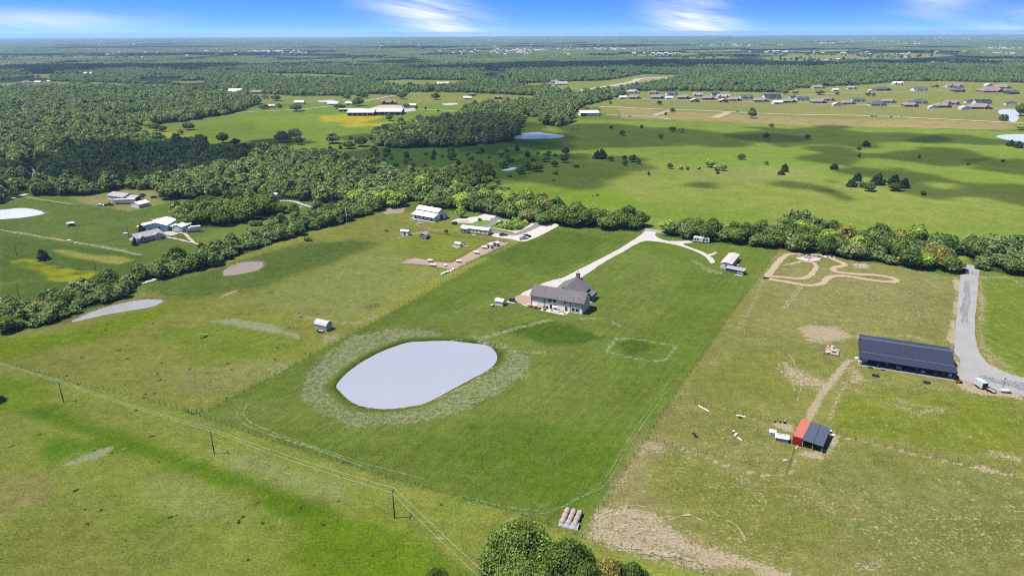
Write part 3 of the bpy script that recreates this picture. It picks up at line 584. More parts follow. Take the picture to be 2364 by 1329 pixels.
for k, (pts, m, dig) in PONDS.items():
    P = smooth_curve(Gs(pts), 5, True); c0 = P.mean(0)
    sheet(k, c0 + (P - c0) * (1.06 if dig else 1.0), m, z=(-.38 * dig if dig else .05))

# ------------------------------------------------------------------ haze
hz = MB().box(-24500, 24500, -650, 18900, -2.2, 112.).build('haze', WHITE); hz['kind'] = 'stuff'; hz.data.materials.clear()
m = bpy.data.materials.new('thin_haze'); m.use_nodes = True; m.node_tree.nodes.clear(); n = N(m.node_tree)
v = n.n('ShaderNodeVolumePrincipled', ins={'Color': (.42, .66, 1., 1), 'Density': 7.0e-5, 'Anisotropy': .2})
n.L.new(v.outputs[0], n.n('ShaderNodeOutputMaterial').inputs['Volume']); hz.data.materials.append(m)
hz['label'] = 'thin blue summer haze over the far woods'; 

# ------------------------------------------------------------------ clouds that shade the fields (the shadows lie where the photograph has them)
m = bpy.data.materials.new('cloud_vapour'); m.use_nodes = True; m.node_tree.nodes.clear(); n = N(m.node_tree)
d = n.n('ShaderNodeBsdfDiffuse', ins={0: (.9, .9, .9, 1)}); t = n.n('ShaderNodeBsdfTransparent')
lw = n.n('ShaderNodeLayerWeight', ins={0: .5}).outputs['Facing']
mx = n.n('ShaderNodeMixShader', ins={0: n.math('ADD', n.math('MULTIPLY', n.ramp(lw, .0, .8), .40), .60), 1: d.outputs[0], 2: t.outputs[0]}); n.L.new(mx.outputs[0], n.n('ShaderNodeOutputMaterial').inputs[0]); CLOUD = m
_ico = bmesh.new(); bmesh.ops.create_icosphere(_ico, subdivisions=3, radius=1)
ICO = ([v.co.copy() for v in _ico.verts], [tuple(v.index for v in f.verts) for f in _ico.faces]); _ico.free()
THICK = CLOUD.copy(); THICK.name = 'dense_cloud_vapour'
for q in THICK.node_tree.nodes:
    if q.type == 'MATH' and q.operation == 'MULTIPLY' and abs(q.inputs[1].default_value - .40) < 1e-4: q.inputs[1].default_value = .66
    if q.type == 'MATH' and q.operation == 'ADD' and abs(q.inputs[1].default_value - .60) < 1e-4: q.inputs[1].default_value = .34
def cloud(cx, cy_, rx, ry, alt, label, dens=1.0):
    c = G(cx, cy_); a = abs(G(cx + rx, cy_).x - c.x); y1 = G(cx, cy_ - ry).y; y0 = G(cx, cy_ + ry).y; cyy = (y0 + y1) / 2; bb = (y1 - y0) / 2
    mb = MB(); r0 = min(a, bb); area = math.pi * a * bb; pr = r0 * .42; k = max(10, int(area / (math.pi * pr * pr) * 1.7 * dens)); k = min(k, 80)
    off = S * (alt / S.z)
    fa, fb, fc = (random.uniform(0, 6.28) for _ in range(3))
    for i in range(k):
        th = random.uniform(0, 2 * math.pi); wob = 1 + .30 * math.sin(2 * th + fa) + .24 * math.sin(3 * th + fb) + .16 * math.sin(5 * th + fc); q = math.sqrt(random.random()) * wob * 1.02; r = pr * random.uniform(.45, 1.6) * (1.3 - .62 * min(q, 1.3))
        x = math.cos(th) * q * a * .92; y = math.sin(th) * q * bb * .92
        vs = [Vector((x + v.x * r * 1.15, y + v.y * r, v.z * r * .36 + random.uniform(-.05, .1) * r)) for v in ICO[0]]
        mb.add(vs, ICO[1])
    o = mb.build('cloud', THICK if alt > 1200 or cx < 700 else CLOUD, smooth=True); md = o.modifiers.new('one_body', 'REMESH'); md.mode = 'VOXEL'; md.voxel_size = max(10., pr * .14); md.use_smooth_shade = True; o.location = (c.x + off.x, cyy + off.y, alt)
    set_meta(o, label, kind='structure')
for (cx, cy_, rx, ry, alt, dn) in ((230, 390, 350, 56, 900, .75), (960, 330, 290, 58, 900, 1.), (600, 345, 120, 26, 900, 1.), (1330, 400, 230, 40, 900, 1.), (1500, 318, 330, 30, 950, 1.), (1900, 318, 330, 24, 950, 1.), (1210, 345, 130, 40, 900, 1), (2060, 362, 280, 26, 900, 1), (2180, 445, 300, 48, 900, 1.), (1640, 428, 150, 12, 900, .8), (2250, 325, 170, 16, 900, .9), (2420, 400, 150, 40, 900, .9), (1880, 430, 110, 16, 900, .8),
                                  (500, 128, 250, 3, 1400, 1), (1500, 108, 260, 2.5, 1500, 1), (2000, 122, 200, 2.5, 1500, 1), (300, 112, 260, 2.2, 1500, 1), (1180, 153, 400, 11, 1300, 1.2), (1720, 150, 460, 8, 1300, 1.2), (230, 160, 360, 8, 1300, 1.2), (560, 154, 260, 4, 1300, 1), (950, 112, 150, 3, 1500, 1), (2150, 146, 250, 6, 1300, 1), (-250, 430, 200, 60, 900, 1)):
    cloud(cx, cy_, rx, ry, alt, 'small white cloud high over the country, shading the land', dn)

# ------------------------------------------------------------------ plants
def leaf_mesh(name, lobes, nleaf, size, m, core=.78, flat=1.0, seed=0, core_sub=2, up_bias=.25):
    """Crown of leaf-clump faces spread over and inside a set of lobes (centre, radii)."""
    r = np.random.default_rng(seed); V = []; F = []; SH = []
    ico = bmesh.new(); bmesh.ops.create_icosphere(ico, subdivisions=core_sub, radius=1); iv = np.array([v.co[:] for v in ico.verts]); jf = [tuple(v.index for v in f.verts) for f in ico.faces]; ico.free()
    area = np.array([l[1][0] * l[1][2] for l in lobes]); cnt = (area / area.sum() * nleaf).astype(int)
    for (c, rad), k in zip(lobes, cnt):
        c = np.array(c, float); rad = np.array(rad, float)
        if core:
            b = len(V); wob = 1 + r.normal(0, .07, len(iv)); V += (iv * wob[:, None] * rad * core + c).tolist(); F += [tuple(b + i for i in f) for f in jf]
            SH += list(np.clip(.02 + .22 * (iv[:, 2] + 1) / 2 + r.normal(0, .05, len(iv)), 0, 1))  # cores coloured dark, darkest low down: inner crown shade put into the colour
        d = r.normal(0, 1, (k, 3)); d[:, 2] += up_bias; d /= np.linalg.norm(d, axis=1)[:, None]
        rr = .80 + .30 * r.random(k) ** .7; rr = np.where(r.random(k) < .06, rr * 1.12, rr)
        p = c + d * rad * rr[:, None]
        nrm = d + r.normal(0, .55, (k, 3)); nrm /= np.linalg.norm(nrm, axis=1)[:, None]
        t = np.cross(nrm, r.normal(0, 1, (k, 3))); t /= np.linalg.norm(t, axis=1)[:, None]; q = np.cross(nrm, t)
        s = size * (.6 + .8 * r.random(k))[:, None]; ok = p[:, 2] > .15
        sh = np.clip(.30 + .45 * (rr - .8) / .3 + r.normal(0, .22, k), 0, 1.1)  # inner leaves coloured darker, outer ones lighter, imitating the crown's own shading
        for i in np.nonzero(ok)[0]:
            b = len(V); a = p[i]; V += [(a + t[i] * s[i]).tolist(), (a + q[i] * s[i] * .8).tolist(), (a - t[i] * s[i] * .9).tolist(), (a - q[i] * s[i] * .7 + nrm[i] * s[i] * .25).tolist()]
            F.append((b, b + 1, b + 2, b + 3)); SH += [sh[i]] * 4
    me = bpy.data.meshes.new(name); me.from_pydata(V, [], F); me.materials.append(m)
    at = me.attributes.new('shade', 'FLOAT', 'POINT'); at.data.foreach_set('value', SH); return me
def oak_lobes(r, n=9, R=5., hgt=8.5):
    out = [((0, 0, hgt * .56), (R * .72, R * .72, hgt * .33))]
    for i in range(n):
        a = 2 * math.pi * i / n + r.uniform(-.3, .3); q = R * r.uniform(.42, .62); z = hgt * r.uniform(.38, .62); s = R * r.uniform(.36, .5)
        out.append(((math.cos(a) * q, math.sin(a) * q, z), (s, s, s * r.uniform(.7, .95))))
    for i in range(max(3, n // 3)):
        a = r.uniform(0, 6.28); q = R * r.uniform(.05, .35); s = R * r.uniform(.3, .42); out.append(((math.cos(a) * q, math.sin(a) * q, hgt * r.uniform(.72, .84)), (s, s, s * .8)))
    return out
def trunk_mesh(name, h=5., r0=.32, limbs=6, R=3.2, seed=0, m=BARK):
    r = random.Random(seed); mb = MB(); bend = (r.uniform(-.3, .3), r.uniform(-.3, .3)); mid = (bend[0], bend[1], h * .4)
    mb.cyl((0, 0, -.2), mid, r0, r0 * .75, 7); mb.cyl(mid, (bend[0] * .5, 0, h), r0 * .75, r0 * .25, 6)
    for i in range(limbs):
        a = 2 * math.pi * i / limbs + r.uniform(-.3, .3); z = h * r.uniform(.35, .6); q = R * r.uniform(.6, 1)
        mb.cyl((bend[0], bend[1], z), (math.cos(a) * q, math.sin(a) * q, z + h * r.uniform(.25, .5)), r0 * .42, r0 * .12, 5)
    return mb.mesh(name, m)
MAT_OF = {'oak': F_OAK, 'bright': F_BRIGHT, 'dark': F_DARK, 'yel': F_YEL, 'far': F_FAR}
CROWN = {}
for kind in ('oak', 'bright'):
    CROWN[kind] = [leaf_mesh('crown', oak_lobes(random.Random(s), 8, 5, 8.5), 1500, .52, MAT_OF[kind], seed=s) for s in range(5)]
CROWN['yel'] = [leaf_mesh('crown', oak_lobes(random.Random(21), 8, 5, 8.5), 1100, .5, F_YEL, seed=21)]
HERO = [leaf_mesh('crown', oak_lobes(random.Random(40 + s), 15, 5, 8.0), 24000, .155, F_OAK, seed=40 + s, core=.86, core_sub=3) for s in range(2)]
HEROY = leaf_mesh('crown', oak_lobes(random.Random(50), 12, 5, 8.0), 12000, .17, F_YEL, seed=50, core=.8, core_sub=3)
def cone_lobes(r, R=2.6, h=7.):
    return [((r.uniform(-.35, .35), r.uniform(-.35, .35), h * (.16 + .66 * t)), (R * (1 - t) ** .6 * r.uniform(.8, 1.05) + .2,) * 2 + (h * .17,)) for t in (0, .2, .4, .6, .8, .93)] + [((r.uniform(-1, 1) * R * .55, r.uniform(-1, 1) * R * .55, h * r.uniform(.25, .55)), (R * .5, R * .5, h * .2)) for _ in range(4)]
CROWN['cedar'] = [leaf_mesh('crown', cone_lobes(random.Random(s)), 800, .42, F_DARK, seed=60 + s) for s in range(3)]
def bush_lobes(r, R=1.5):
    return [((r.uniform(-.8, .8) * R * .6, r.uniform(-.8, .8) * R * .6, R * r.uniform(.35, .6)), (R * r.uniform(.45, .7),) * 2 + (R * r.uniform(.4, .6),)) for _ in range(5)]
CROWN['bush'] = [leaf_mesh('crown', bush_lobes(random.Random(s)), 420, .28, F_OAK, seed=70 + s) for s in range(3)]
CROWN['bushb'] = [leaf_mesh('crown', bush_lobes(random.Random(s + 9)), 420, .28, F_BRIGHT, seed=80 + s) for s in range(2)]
TRUNK = [trunk_mesh('trunk', seed=s) for s in range(3)]; TRUNK_S = trunk_mesh('trunk', 5.5, .16, 0, 1, 5); STEMS = trunk_mesh('stem', .9, .06, 3, .5, 6)
CNT = {}
def plant(x, y, dia, hgt, kind, label, group=None, hero=None, name=None):
    fam = {'oak': 'tree', 'bright': 'tree', 'yel': 'tree', 'cedar': 'cedar_tree', 'bush': 'bush', 'bushb': 'bush'}[kind]
    o = empty(name or fam, (x, y, 0), random.uniform(0, 6.28), label, {'tree': 'tree', 'cedar_tree': 'cedar', 'bush': 'bush'}[fam], group)
    nat = {'tree': (10, 8.9), 'cedar_tree': (5.2, 7.2), 'bush': (3.0, 1.7)}[fam]; sx = dia / nat[0]; sz = hgt / nat[1]
    o.scale = (sx, sx * random.uniform(.9, 1.1), sz)
    link('crown', hero or random.choice(CROWN[kind]), o)
    link('trunk' if fam != 'bush' else 'stem', random.choice(TRUNK) if fam == 'tree' else (TRUNK_S if fam == 'cedar_tree' else STEMS), o)
    CNT[fam] = CNT.get(fam, 0) + 1; return o
def scatter(P, spacing, world=False):
    P = np.array(P) if world else Gs(P); x0, y0 = P.min(0); x1, y1 = P.max(0); pts = []
    row = 0; y = y0
    while y < y1:
        xs = np.arange(x0 + (spacing / 2 if row % 2 else 0), x1, spacing); X = xs + rng.uniform(-.36, .36, len(xs)) * spacing; Y = np.full(len(xs), y) + rng.uniform(-.36, .36, len(xs)) * spacing
        k = in_poly(X, Y, P); pts += list(zip(X[k], Y[k])); y += spacing * .87; row += 1
    return pts
# grove at the bottom edge of the picture
for (px, py, top, dia, hero, kind, lab) in (
        (1200, 1345, 1193, 15.5, HERO[0], 'oak', 'largest broad oak of the grove at the bottom edge, its crown nearest the hay bales'),
        (1302, 1385, 1240, 12.5, HERO[1], 'oak', 'deep green oak between the largest oak and the yellowing tree, bottom edge'),
        (1400, 1392, 1280, 8.5, HEROY, 'yel', 'tree with yellowing leaves in the grove at the bottom edge'),
        (1452, 1390, 1292, 7.5, HERO[0], 'oak', 'rightmost small green tree of the grove below the dirt circles'),
        (1350, 1415, 1290, 8, HERO[0], 'oak', 'low green tree in front of the yellowing tree, cut off by the bottom edge'),
        (1006, 1385, 1309, 6.5, HERO[1], 'oak', 'single small treetop left of the grove, cut off by the bottom edge'),
        (1225, 1440, 1290, 11, HERO[1], 'oak', 'green oak below the largest oak, mostly cut off by the bottom edge'),
        (-62, 930, 850, 11, HERO[1], 'oak', 'tree just beyond the left edge whose dark round shade falls into the field')):
    g = G(px, py); plant(g.x, g.y, dia, height_at((px, py), top) * 1.0, kind, lab, hero=hero)
g = G(470, 778); plant(g.x, g.y, 2.6, 1.3, 'bushb', 'lone pale green bush in the pasture left of the gray barn shed')
# single trees, measured one by one: px, py of the foot, height and width in photograph pixels
SINGLE = [
 (516, 330, 26, 28, 'oak', 'round dark tree, left end of the row of three in the green field'), (545, 336, 17, 24, 'oak', 'low dark tree in the middle of the row of three in the green field'), (562, 349, 20, 30, 'oak', 'squat dark tree, right end of the row of three in the green field'),
 (653, 328, 26, 42, 'oak', 'wide dark tree, left one of three standing together in the green field'), (684, 322, 28, 32, 'oak', 'tall dark tree behind, of three standing together in the green field'), (690, 334, 22, 22, 'oak', 'small dark tree in front, of three standing together in the green field'),
 (768, 331, 27, 36, 'oak', 'lone round dark tree between the group of three and the dark wood'), (810, 322, 8, 12, 'bush', 'small dark bush just right above the lone round dark tree'), (805, 343, 20, 30, 'oak', 'left half of the low dark clump beside the dark wood'), (832, 338, 26, 34, 'oak', 'right half of the low dark clump beside the dark wood'),
 (763, 350, 15, 15, 'cedar', 'small pointed cedar below the lone round dark tree'), (786, 344, 11, 9, 'cedar', 'tiny cedar left of the low dark clump'),
 (437, 300, 20, 26, 'oak', 'round dark tree right of the pale yellowish tree'), (418, 311, 14, 14, 'yel', 'pale yellowish small tree in the sunlit field'), (362, 302, 19, 22, 'oak', 'middle tree of the sunlit trio left of the yellowish tree'), (377, 304, 15, 20, 'oak', 'right tree of the sunlit trio left of the yellowish tree'), (345, 296, 18, 22, 'bright', 'left bright tree of the sunlit trio left of the yellowish tree'),
 (285, 307, 20, 28, 'oak', 'left tree of the pair at the left end of the sunlit field'), (310, 310, 26, 40, 'oak', 'right larger tree of the pair at the left end of the sunlit field'),
 (900, 279, 17, 18, 'oak', 'small tree in front of the long white arena roof'), (795, 226, 15, 20, 'oak', 'left tree of the pair behind the arena'), (803, 228, 13, 16, 'oak', 'right tree of the pair behind the arena'), (828, 226, 14, 17, 'oak', 'left tree of the second pair behind the arena'), (842, 227, 13, 18, 'oak', 'right tree of the second pair behind the arena'),
 (1006, 230, 17, 22, 'oak', 'lone round tree in the bright field right of the red house'), (928, 229, 17, 22, 'oak', 'lone tree beside the road between the white house and the red house'), (827, 245, 21, 28, 'oak', 'big round tree left of the red house'), (938, 250, 12, 20, 'oak', 'dark tree at the right end of the arena'), (962, 252, 8, 8, 'bush', 'small bush by the arena road'), (982, 253, 7, 7, 'bush', 'small round bush on the road past the arena'), (785, 251, 12, 26, 'oak', 'dark clump of trees below the farm sheds'),
 (685, 257, 18, 30, 'oak', 'dark wide tree left of the long white farm shed'), (645, 250, 11, 16, 'oak', 'small tree right of the white shed in the meadow'), (608, 252, 13, 22, 'oak', 'tree left of the white shed in the meadow'), (500, 236, 14, 24, 'oak', 'tree below the gray and white house'),
 (170, 198, 11, 16, 'oak', 'left tree of the far row in the upper left field'), (196, 197, 12, 22, 'oak', 'second tree of the far row in the upper left field'), (245, 197, 7, 11, 'oak', 'third and smallest tree of the far row in the upper left field'), (295, 196, 11, 15, 'oak', 'fourth tree of the far row in the upper left field'), (343, 208, 10, 18, 'oak', 'tree beside the brown roofed house'), (637, 233, 15, 24, 'oak', 'tree below the brown stable roofs'), (612, 228, 11, 20, 'oak', 'dark tree left below the brown stable roofs'),
 (1436, 313, 14, 16, 'oak', 'dark round tree in the shaded meadow right of the pond'), (1411, 297, 7, 8, 'bush', 'tiny tree in the meadow above the dark round tree'), (1481, 296, 8, 9, 'bush', 'small round tree near the upper edge of the meadow'), (1525, 320, 12, 14, 'oak', 'small airy tree in the shaded meadow'), (1552, 304, 13, 17, 'oak', 'left dark tree of the pair in the shaded meadow'), (1573, 306, 12, 14, 'bright', 'right greener tree of the pair in the shaded meadow'),
 (1768, 320, 14, 17, 'oak', 'dark tree below the smaller one near the subdivision'), (1781, 294, 9, 12, 'oak', 'small dark tree close under the buff strips'), (1863, 321, 12, 15, 'oak', 'thin gray-green tree in the shaded meadow'), (1710, 368, 14, 20, 'oak', 'round dense tree in the sunlit part of the meadow'), (1769, 380, 9, 10, 'oak', 'tiny tree right of the round dense tree in the meadow'),
 (1999, 338, 15, 19, 'cedar', 'dark cedar standing alone high in the right meadow'), (1924, 391, 15, 17, 'cedar', 'lone cedar leaning left in the middle of the right meadow'), (1812, 396, 20, 18, 'cedar', 'back one of two cedars standing close in the meadow'), (1803, 403, 12, 16, 'cedar', 'front one of two cedars standing close in the meadow'), (2333, 337, 15, 20, 'cedar', 'left cedar by the pond at the right edge'), (2350, 341, 17, 20, 'cedar', 'right cedar by the pond at the right edge'),
 (1966, 431, 22, 22, 'cedar', 'leftmost cedar of the big clump in the meadow'), (1980, 418, 22, 20, 'cedar', 'second cedar of the big clump in the meadow'), (2025, 426, 28, 32, 'cedar', 'middle cedar of the big clump in the meadow'), (2062, 430, 30, 30, 'cedar', 'tallest cedar of the big clump in the meadow'), (2086, 433, 24, 26, 'cedar', 'rightmost cedar of the big clump in the meadow'), (2007, 441, 20, 28, 'oak', 'green tree between the cedars of the big clump'), (2066, 440, 20, 34, 'oak', 'rounded green tree in front of the tallest cedar'), (1992, 433, 12, 20, 'bush', 'bush inside the big cedar clump'),
 (1378, 366, 20, 18, 'cedar', 'left dark cedar of the clump left of centre in the meadow'), (1390, 366, 24, 24, 'cedar', 'right dark cedar of the clump left of centre in the meadow'), (2132, 451, 9, 11, 'bush', 'lone bush right below the big cedar clump'), (2234, 381, 6, 8, 'bush', 'small bush in the far right meadow'), (2122, 365, 8, 9, 'bush', 'small bush above the big cedar clump'), (1983, 346, 9, 9, 'bush', 'upper one of two thin bushes below the lone cedar'), (1984, 362, 9, 10, 'bush', 'lower one of two thin bushes below the lone cedar'), (2315, 374, 6, 9, 'bush', 'small gray bush below the cedars by the pond'),
 (1546, 389, 13, 15, 'oak', 'dark bush left of the pale scrub in the meadow'), (1570, 391, 9, 16, 'bushb', 'bright scrub bush, left one in the pale patch'), (1587, 392, 9, 12, 'bushb', 'bright scrub bush, right one in the pale patch'), (1612, 391, 7, 10, 'bushb', 'small bright bush between two scrub patches'), (1641, 386, 20, 24, 'bright', 'tallest tree of the sunlit scrub group'), (1655, 393, 15, 22, 'bright', 'middle tree of the sunlit scrub group'), (1670, 394, 15, 14, 'oak', 'right darker tree of the sunlit scrub group'), (1657, 402, 8, 8, 'bush', 'tiny bush in front of the sunlit scrub group'),
 (1410, 372, 13, 14, 'oak', 'small tree beside the two dark cedars'), (1441, 372, 15, 14, 'oak', 'upper left tree of the four right of the dark cedars'), (1442, 382, 13, 14, 'oak', 'lower left tree of the four right of the dark cedars'), (1461, 374, 18, 18, 'oak', 'upper right tree of the four right of the dark cedars'), (1474, 378, 14, 14, 'oak', 'lower right tree of the four right of the dark cedars'), (1497, 404, 8, 8, 'bush', 'lone little bush in the shaded tongue of the meadow'), (1330, 387, 8, 12, 'bush', 'little bush right of the creek thicket'), (1277, 418, 5, 7, 'bush', 'tiny bush above the central tree line'), (1282, 402, 7, 14, 'bush', 'flat bush above the central tree line'),
 (1735, 273, 25, 22, 'oak', 'tall tree on the buff strips by the subdivision road'), (1355, 262, 16, 22, 'oak', 'left tree behind the long white barn'), (1374, 263, 17, 26, 'oak', 'right tree behind the long white barn'), (1552, 259, 11, 13, 'oak', 'small tree at the bend of the subdivision road'), (1536, 266, 8, 8, 'bush', 'bush below the bend of the subdivision road'), (1523, 242, 10, 13, 'oak', 'small tree in the open ground before the houses'), (1409, 240, 7, 8, 'bush', 'bush in the open ground left before the houses'), (2357, 300, 16, 20, 'bright', 'green tree at the right edge above the pond'), (2355, 268, 34, 30, 'oak', 'big tree on the bank of the suburban pond'), (2316, 279, 16, 18, 'bush', 'bushes on the bank of the suburban pond'),
 (1416, 223, 14, 16, 'oak', 'tree in front of the first dark roofed house'), (1812, 218, 12, 16, 'oak', 'first roadside tree behind the houses'), (1835, 218, 11, 16, 'bright', 'second roadside tree behind the houses'), (1892, 219, 12, 20, 'oak', 'third roadside tree behind the houses'), (1932, 220, 9, 10, 'oak', 'small round tree behind the houses'), (2003, 222, 10, 13, 'oak', 'left tree of the pair on the far lawn'), (2016, 223, 9, 10, 'oak', 'right tree of the pair on the far lawn'),
 (1065, 502, 26, 24, 'bright', 'young tree in the round bed between the white barn and the drive'), (1030, 540, 12, 10, 'oak', 'small tree beside the rail fence by the red shed'), (100, 600, 28, 26, 'cedar', 'lone dark spiky cedar in the field at the left'), (327, 537, 22, 15, 'cedar', 'round dark cedar in front of the pale blue building'), (312, 566, 20, 13, 'cedar', 'dark cedar at the corner of the cream house'),
 (470, 590, 32, 34, 'cedar', 'left dark cedar in the hedgerow above the muddy pond'), (492, 586, 30, 30, 'cedar', 'middle dark cedar in the hedgerow above the muddy pond'), (512, 580, 24, 26, 'cedar', 'right dark cedar in the hedgerow above the muddy pond'), (680, 496, 28, 30, 'oak', 'small tree beside the pale loop drive'), (650, 492, 24, 30, 'oak', 'round tree inside the pale loop drive'), (630, 508, 10, 12, 'bush', 'round bush in the small clearing below the loop drive'),
 (590, 520, 12, 26, 'bush', 'bushes at the left of the small clearing'), (712, 556, 8, 18, 'bush', 'low bush beside the central hedgerow'), (1049, 518, 8, 12, 'bush', 'small bush by the bed near the white barn'), (1108, 510, 6, 10, 'bush', 'flower bed bush inside the green island'),
]
px_h = {}
for (px, py, hh, ww, kind, lab) in SINGLE:
    g = G(px, py); hgt = height_at((px, py), py - hh); dist = math.sqrt(g.y ** 2 + H ** 2) * 1.0
    dia = ww / FPX * (g.y * _f.y + H * -_f.z); plant(g.x, g.y, max(dia, 1.2), max(hgt, 1.), kind, lab)
# bushes and small trees over the creek meadow
nb = 0
for x, y in scatter([(850, 352), (950, 352), (1060, 352), (1180, 342), (1300, 348), (1330, 372), (1290, 392), (1200, 402), (1160, 425), (1060, 436), (960, 408), (900, 380)], 17):
    if random.random() < .72:
        k = random.choice(['oak', 'bush', 'bush', 'cedar', 'bush', 'oak']); d = {'oak': random.uniform(5, 9), 'bush': random.uniform(3.5, 7), 'cedar': random.uniform(4, 6)}[k]
        nm = {'oak': 'small tree', 'bush': 'low rounded bush', 'cedar': 'dark little cedar'}[k]
        plant(x, y, d, d * {'oak': .85, 'bush': .55, 'cedar': 1.15}[k], k, nm + ' scattered over the rough meadow between the creek and the dark wood', nm + 's scattered over the creek meadow'); nb += 1
for x, y in scatter([(930, 405), (1040, 395), (1160, 392), (1120, 430), (1050, 448), (960, 428)], 11):
    k = random.choice(['oak', 'oak', 'bush']); d = random.uniform(6, 9.5); plant(x, y, d, d * .8, k, ('dark tree' if k == 'oak' else 'rounded bush') + ' in the thicket along the creek behind the bright trees', 'trees of the creek thicket' if k == 'oak' else 'bushes of the creek thicket')
# hedgerow and tree-line trees: nearest first as single trees, the remainder joined with the woods
LAB = {'hedge_sw': 'leafy tree in the thick hedgerow along the lane at the left edge', 'hedge_mid': 'leafy tree in the long dark hedgerow between the left farms and the pasture', 'grove_left': 'round tree in the grove beside the cream house and the box truck',
       'bright': 'bright spring-green tree in the sunlit group behind the white barn', 'line_centre': 'full tree in the line between the white barn and the driveway mouth', 'line_right': 'full tree in the line above the black roofed building', 'line_far_right': 'full tree in the line right of the upper gate', 'island': 'bush growing in the green island of the looped drive'}
cand = []
for k, (P, sp, (d0, d1), kk) in HEDGES.items():
    for x, y in scatter(P, sp):
        d = random.uniform(d0, d1); cand.append((d / math.hypot(x, y, H), x, y, d, k, kk))
cand.sort(reverse=True); WOOD_EXTRA = []
budget = 300 - CNT.get('tree', 0)
TAIL = {'hedge_sw': 'lane hedgerow at the left edge', 'hedge_mid': 'long hedgerow above the left pasture', 'grove_left': 'grove beside the box truck', 'bright': 'sunlit group behind the white barn', 'line_centre': 'line above the central mown lot', 'line_right': 'line above the black roofed building', 'line_far_right': 'line right of the upper gate'}
EXT = {k: (Gs(P).min(0), Gs(P).max(0)) for k, (P, *_r) in HEDGES.items()}
def tree_label(x, y, d, h, k, kind):
    (x0, y0), (x1, y1) = EXT[k]; P = Gs(HEDGES[k][0]); col = P[np.abs(P[:, 0] - x) < max(25, (x1 - x0) * .2)]; my = col[:, 1].mean() if len(col) else (y0 + y1) / 2
    d0, d1 = HEDGES[k][2]; size = 'small' if d < d0 + (d1 - d0) / 3 else ('broad' if d > d0 + (d1 - d0) * .67 else 'medium'); tall = 'tall ' if h / d > 1.0 else ('low ' if h / d < .78 else '')
    part = ('left', 'middle', 'right')[min(2, int(3 * (x - x0) / (x1 - x0 + .01)))]
    return '%s%s %s tree, %s row, %s part of the %s' % (tall, size, {'oak': 'green', 'bright': 'bright-green', 'yel': 'yellowing'}[kind], 'front' if y < my else 'back', part, TAIL[k])
for s, x, y, d, k, kk in cand:
    kind = kk if kk != 'mix' else random.choice(['oak', 'oak', 'bright', 'oak', 'oak'])
    if k == 'island': plant(x, y, d, d * .7, 'bushb', LAB[k], 'bushes in the green island'); continue
    if k.startswith('line_right') and random.random() < .05: kind = 'yel'
    if budget > 0: hh = d * random.uniform(.62, 1.18); plant(x, y, d, hh, kind, tree_label(x, y, d, hh, k, kind), 'trees of the ' + TAIL[k]); budget -= 1
    else: WOOD_EXTRA.append((x, y, d, kind))

# ---- woods further off: one object each, copies of a few crowns set by geometry nodes
LIB = bpy.data.collections.new('crown_shapes'); FARLIB = bpy.data.collections.new('canopy_shapes')
def lib_add(col, me):
    o = bpy.data.objects.new(me.name, me); col.objects.link(o)
for s in range(6):
    lib_add(LIB, leaf_mesh('wood_crown', oak_lobes(random.Random(200 + s), 7, 5, 8.5), 420, .85, F_FAR, seed=200 + s, core=.84, core_sub=2))
def canopy(seed, size=200., sp=8.6):
    r = np.random.default_rng(seed); ic = bmesh.new(); bmesh.ops.create_icosphere(ic, subdivisions=1, radius=1); iv = np.array([v.co[:] for v in ic.verts]); jf = np.array([[v.index for v in f.verts] for f in ic.faces]); ic.free()
    V = []; F = []; SH = []; nb = 0
    for X in np.arange(-size / 2, size / 2, sp):
        for Y in np.arange(-size / 2, size / 2, sp):
            x, y = X + r.uniform(-3.4, 3.4), Y + r.uniform(-3.4, 3.4); R = r.uniform(3.4, 6.6); h = r.uniform(3.8, 6.8)
            for q in range(2):
                v = iv * (1 + r.normal(0, .12, len(iv)))[:, None] * np.array([R, R, R * .72]) * (1 if q == 0 else .55) + np.array([x + q * r.uniform(-3, 3), y + q * r.uniform(-3, 3), h + q * 2])
                V.append(v); F.append(jf + nb); nb += len(iv); SH.append(np.clip(.25 + .5 * (iv[:, 2] + 1) / 2 + r.normal(0, .15), 0, 1) * np.ones(len(iv)))  # canopy tops coloured lighter than undersides: shading put into the colour
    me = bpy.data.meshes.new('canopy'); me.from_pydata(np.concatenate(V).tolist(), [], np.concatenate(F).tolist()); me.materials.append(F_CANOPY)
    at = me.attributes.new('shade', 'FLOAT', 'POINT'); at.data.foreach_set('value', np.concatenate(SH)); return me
for s in range(3): lib_add(FARLIB, canopy(300 + s))
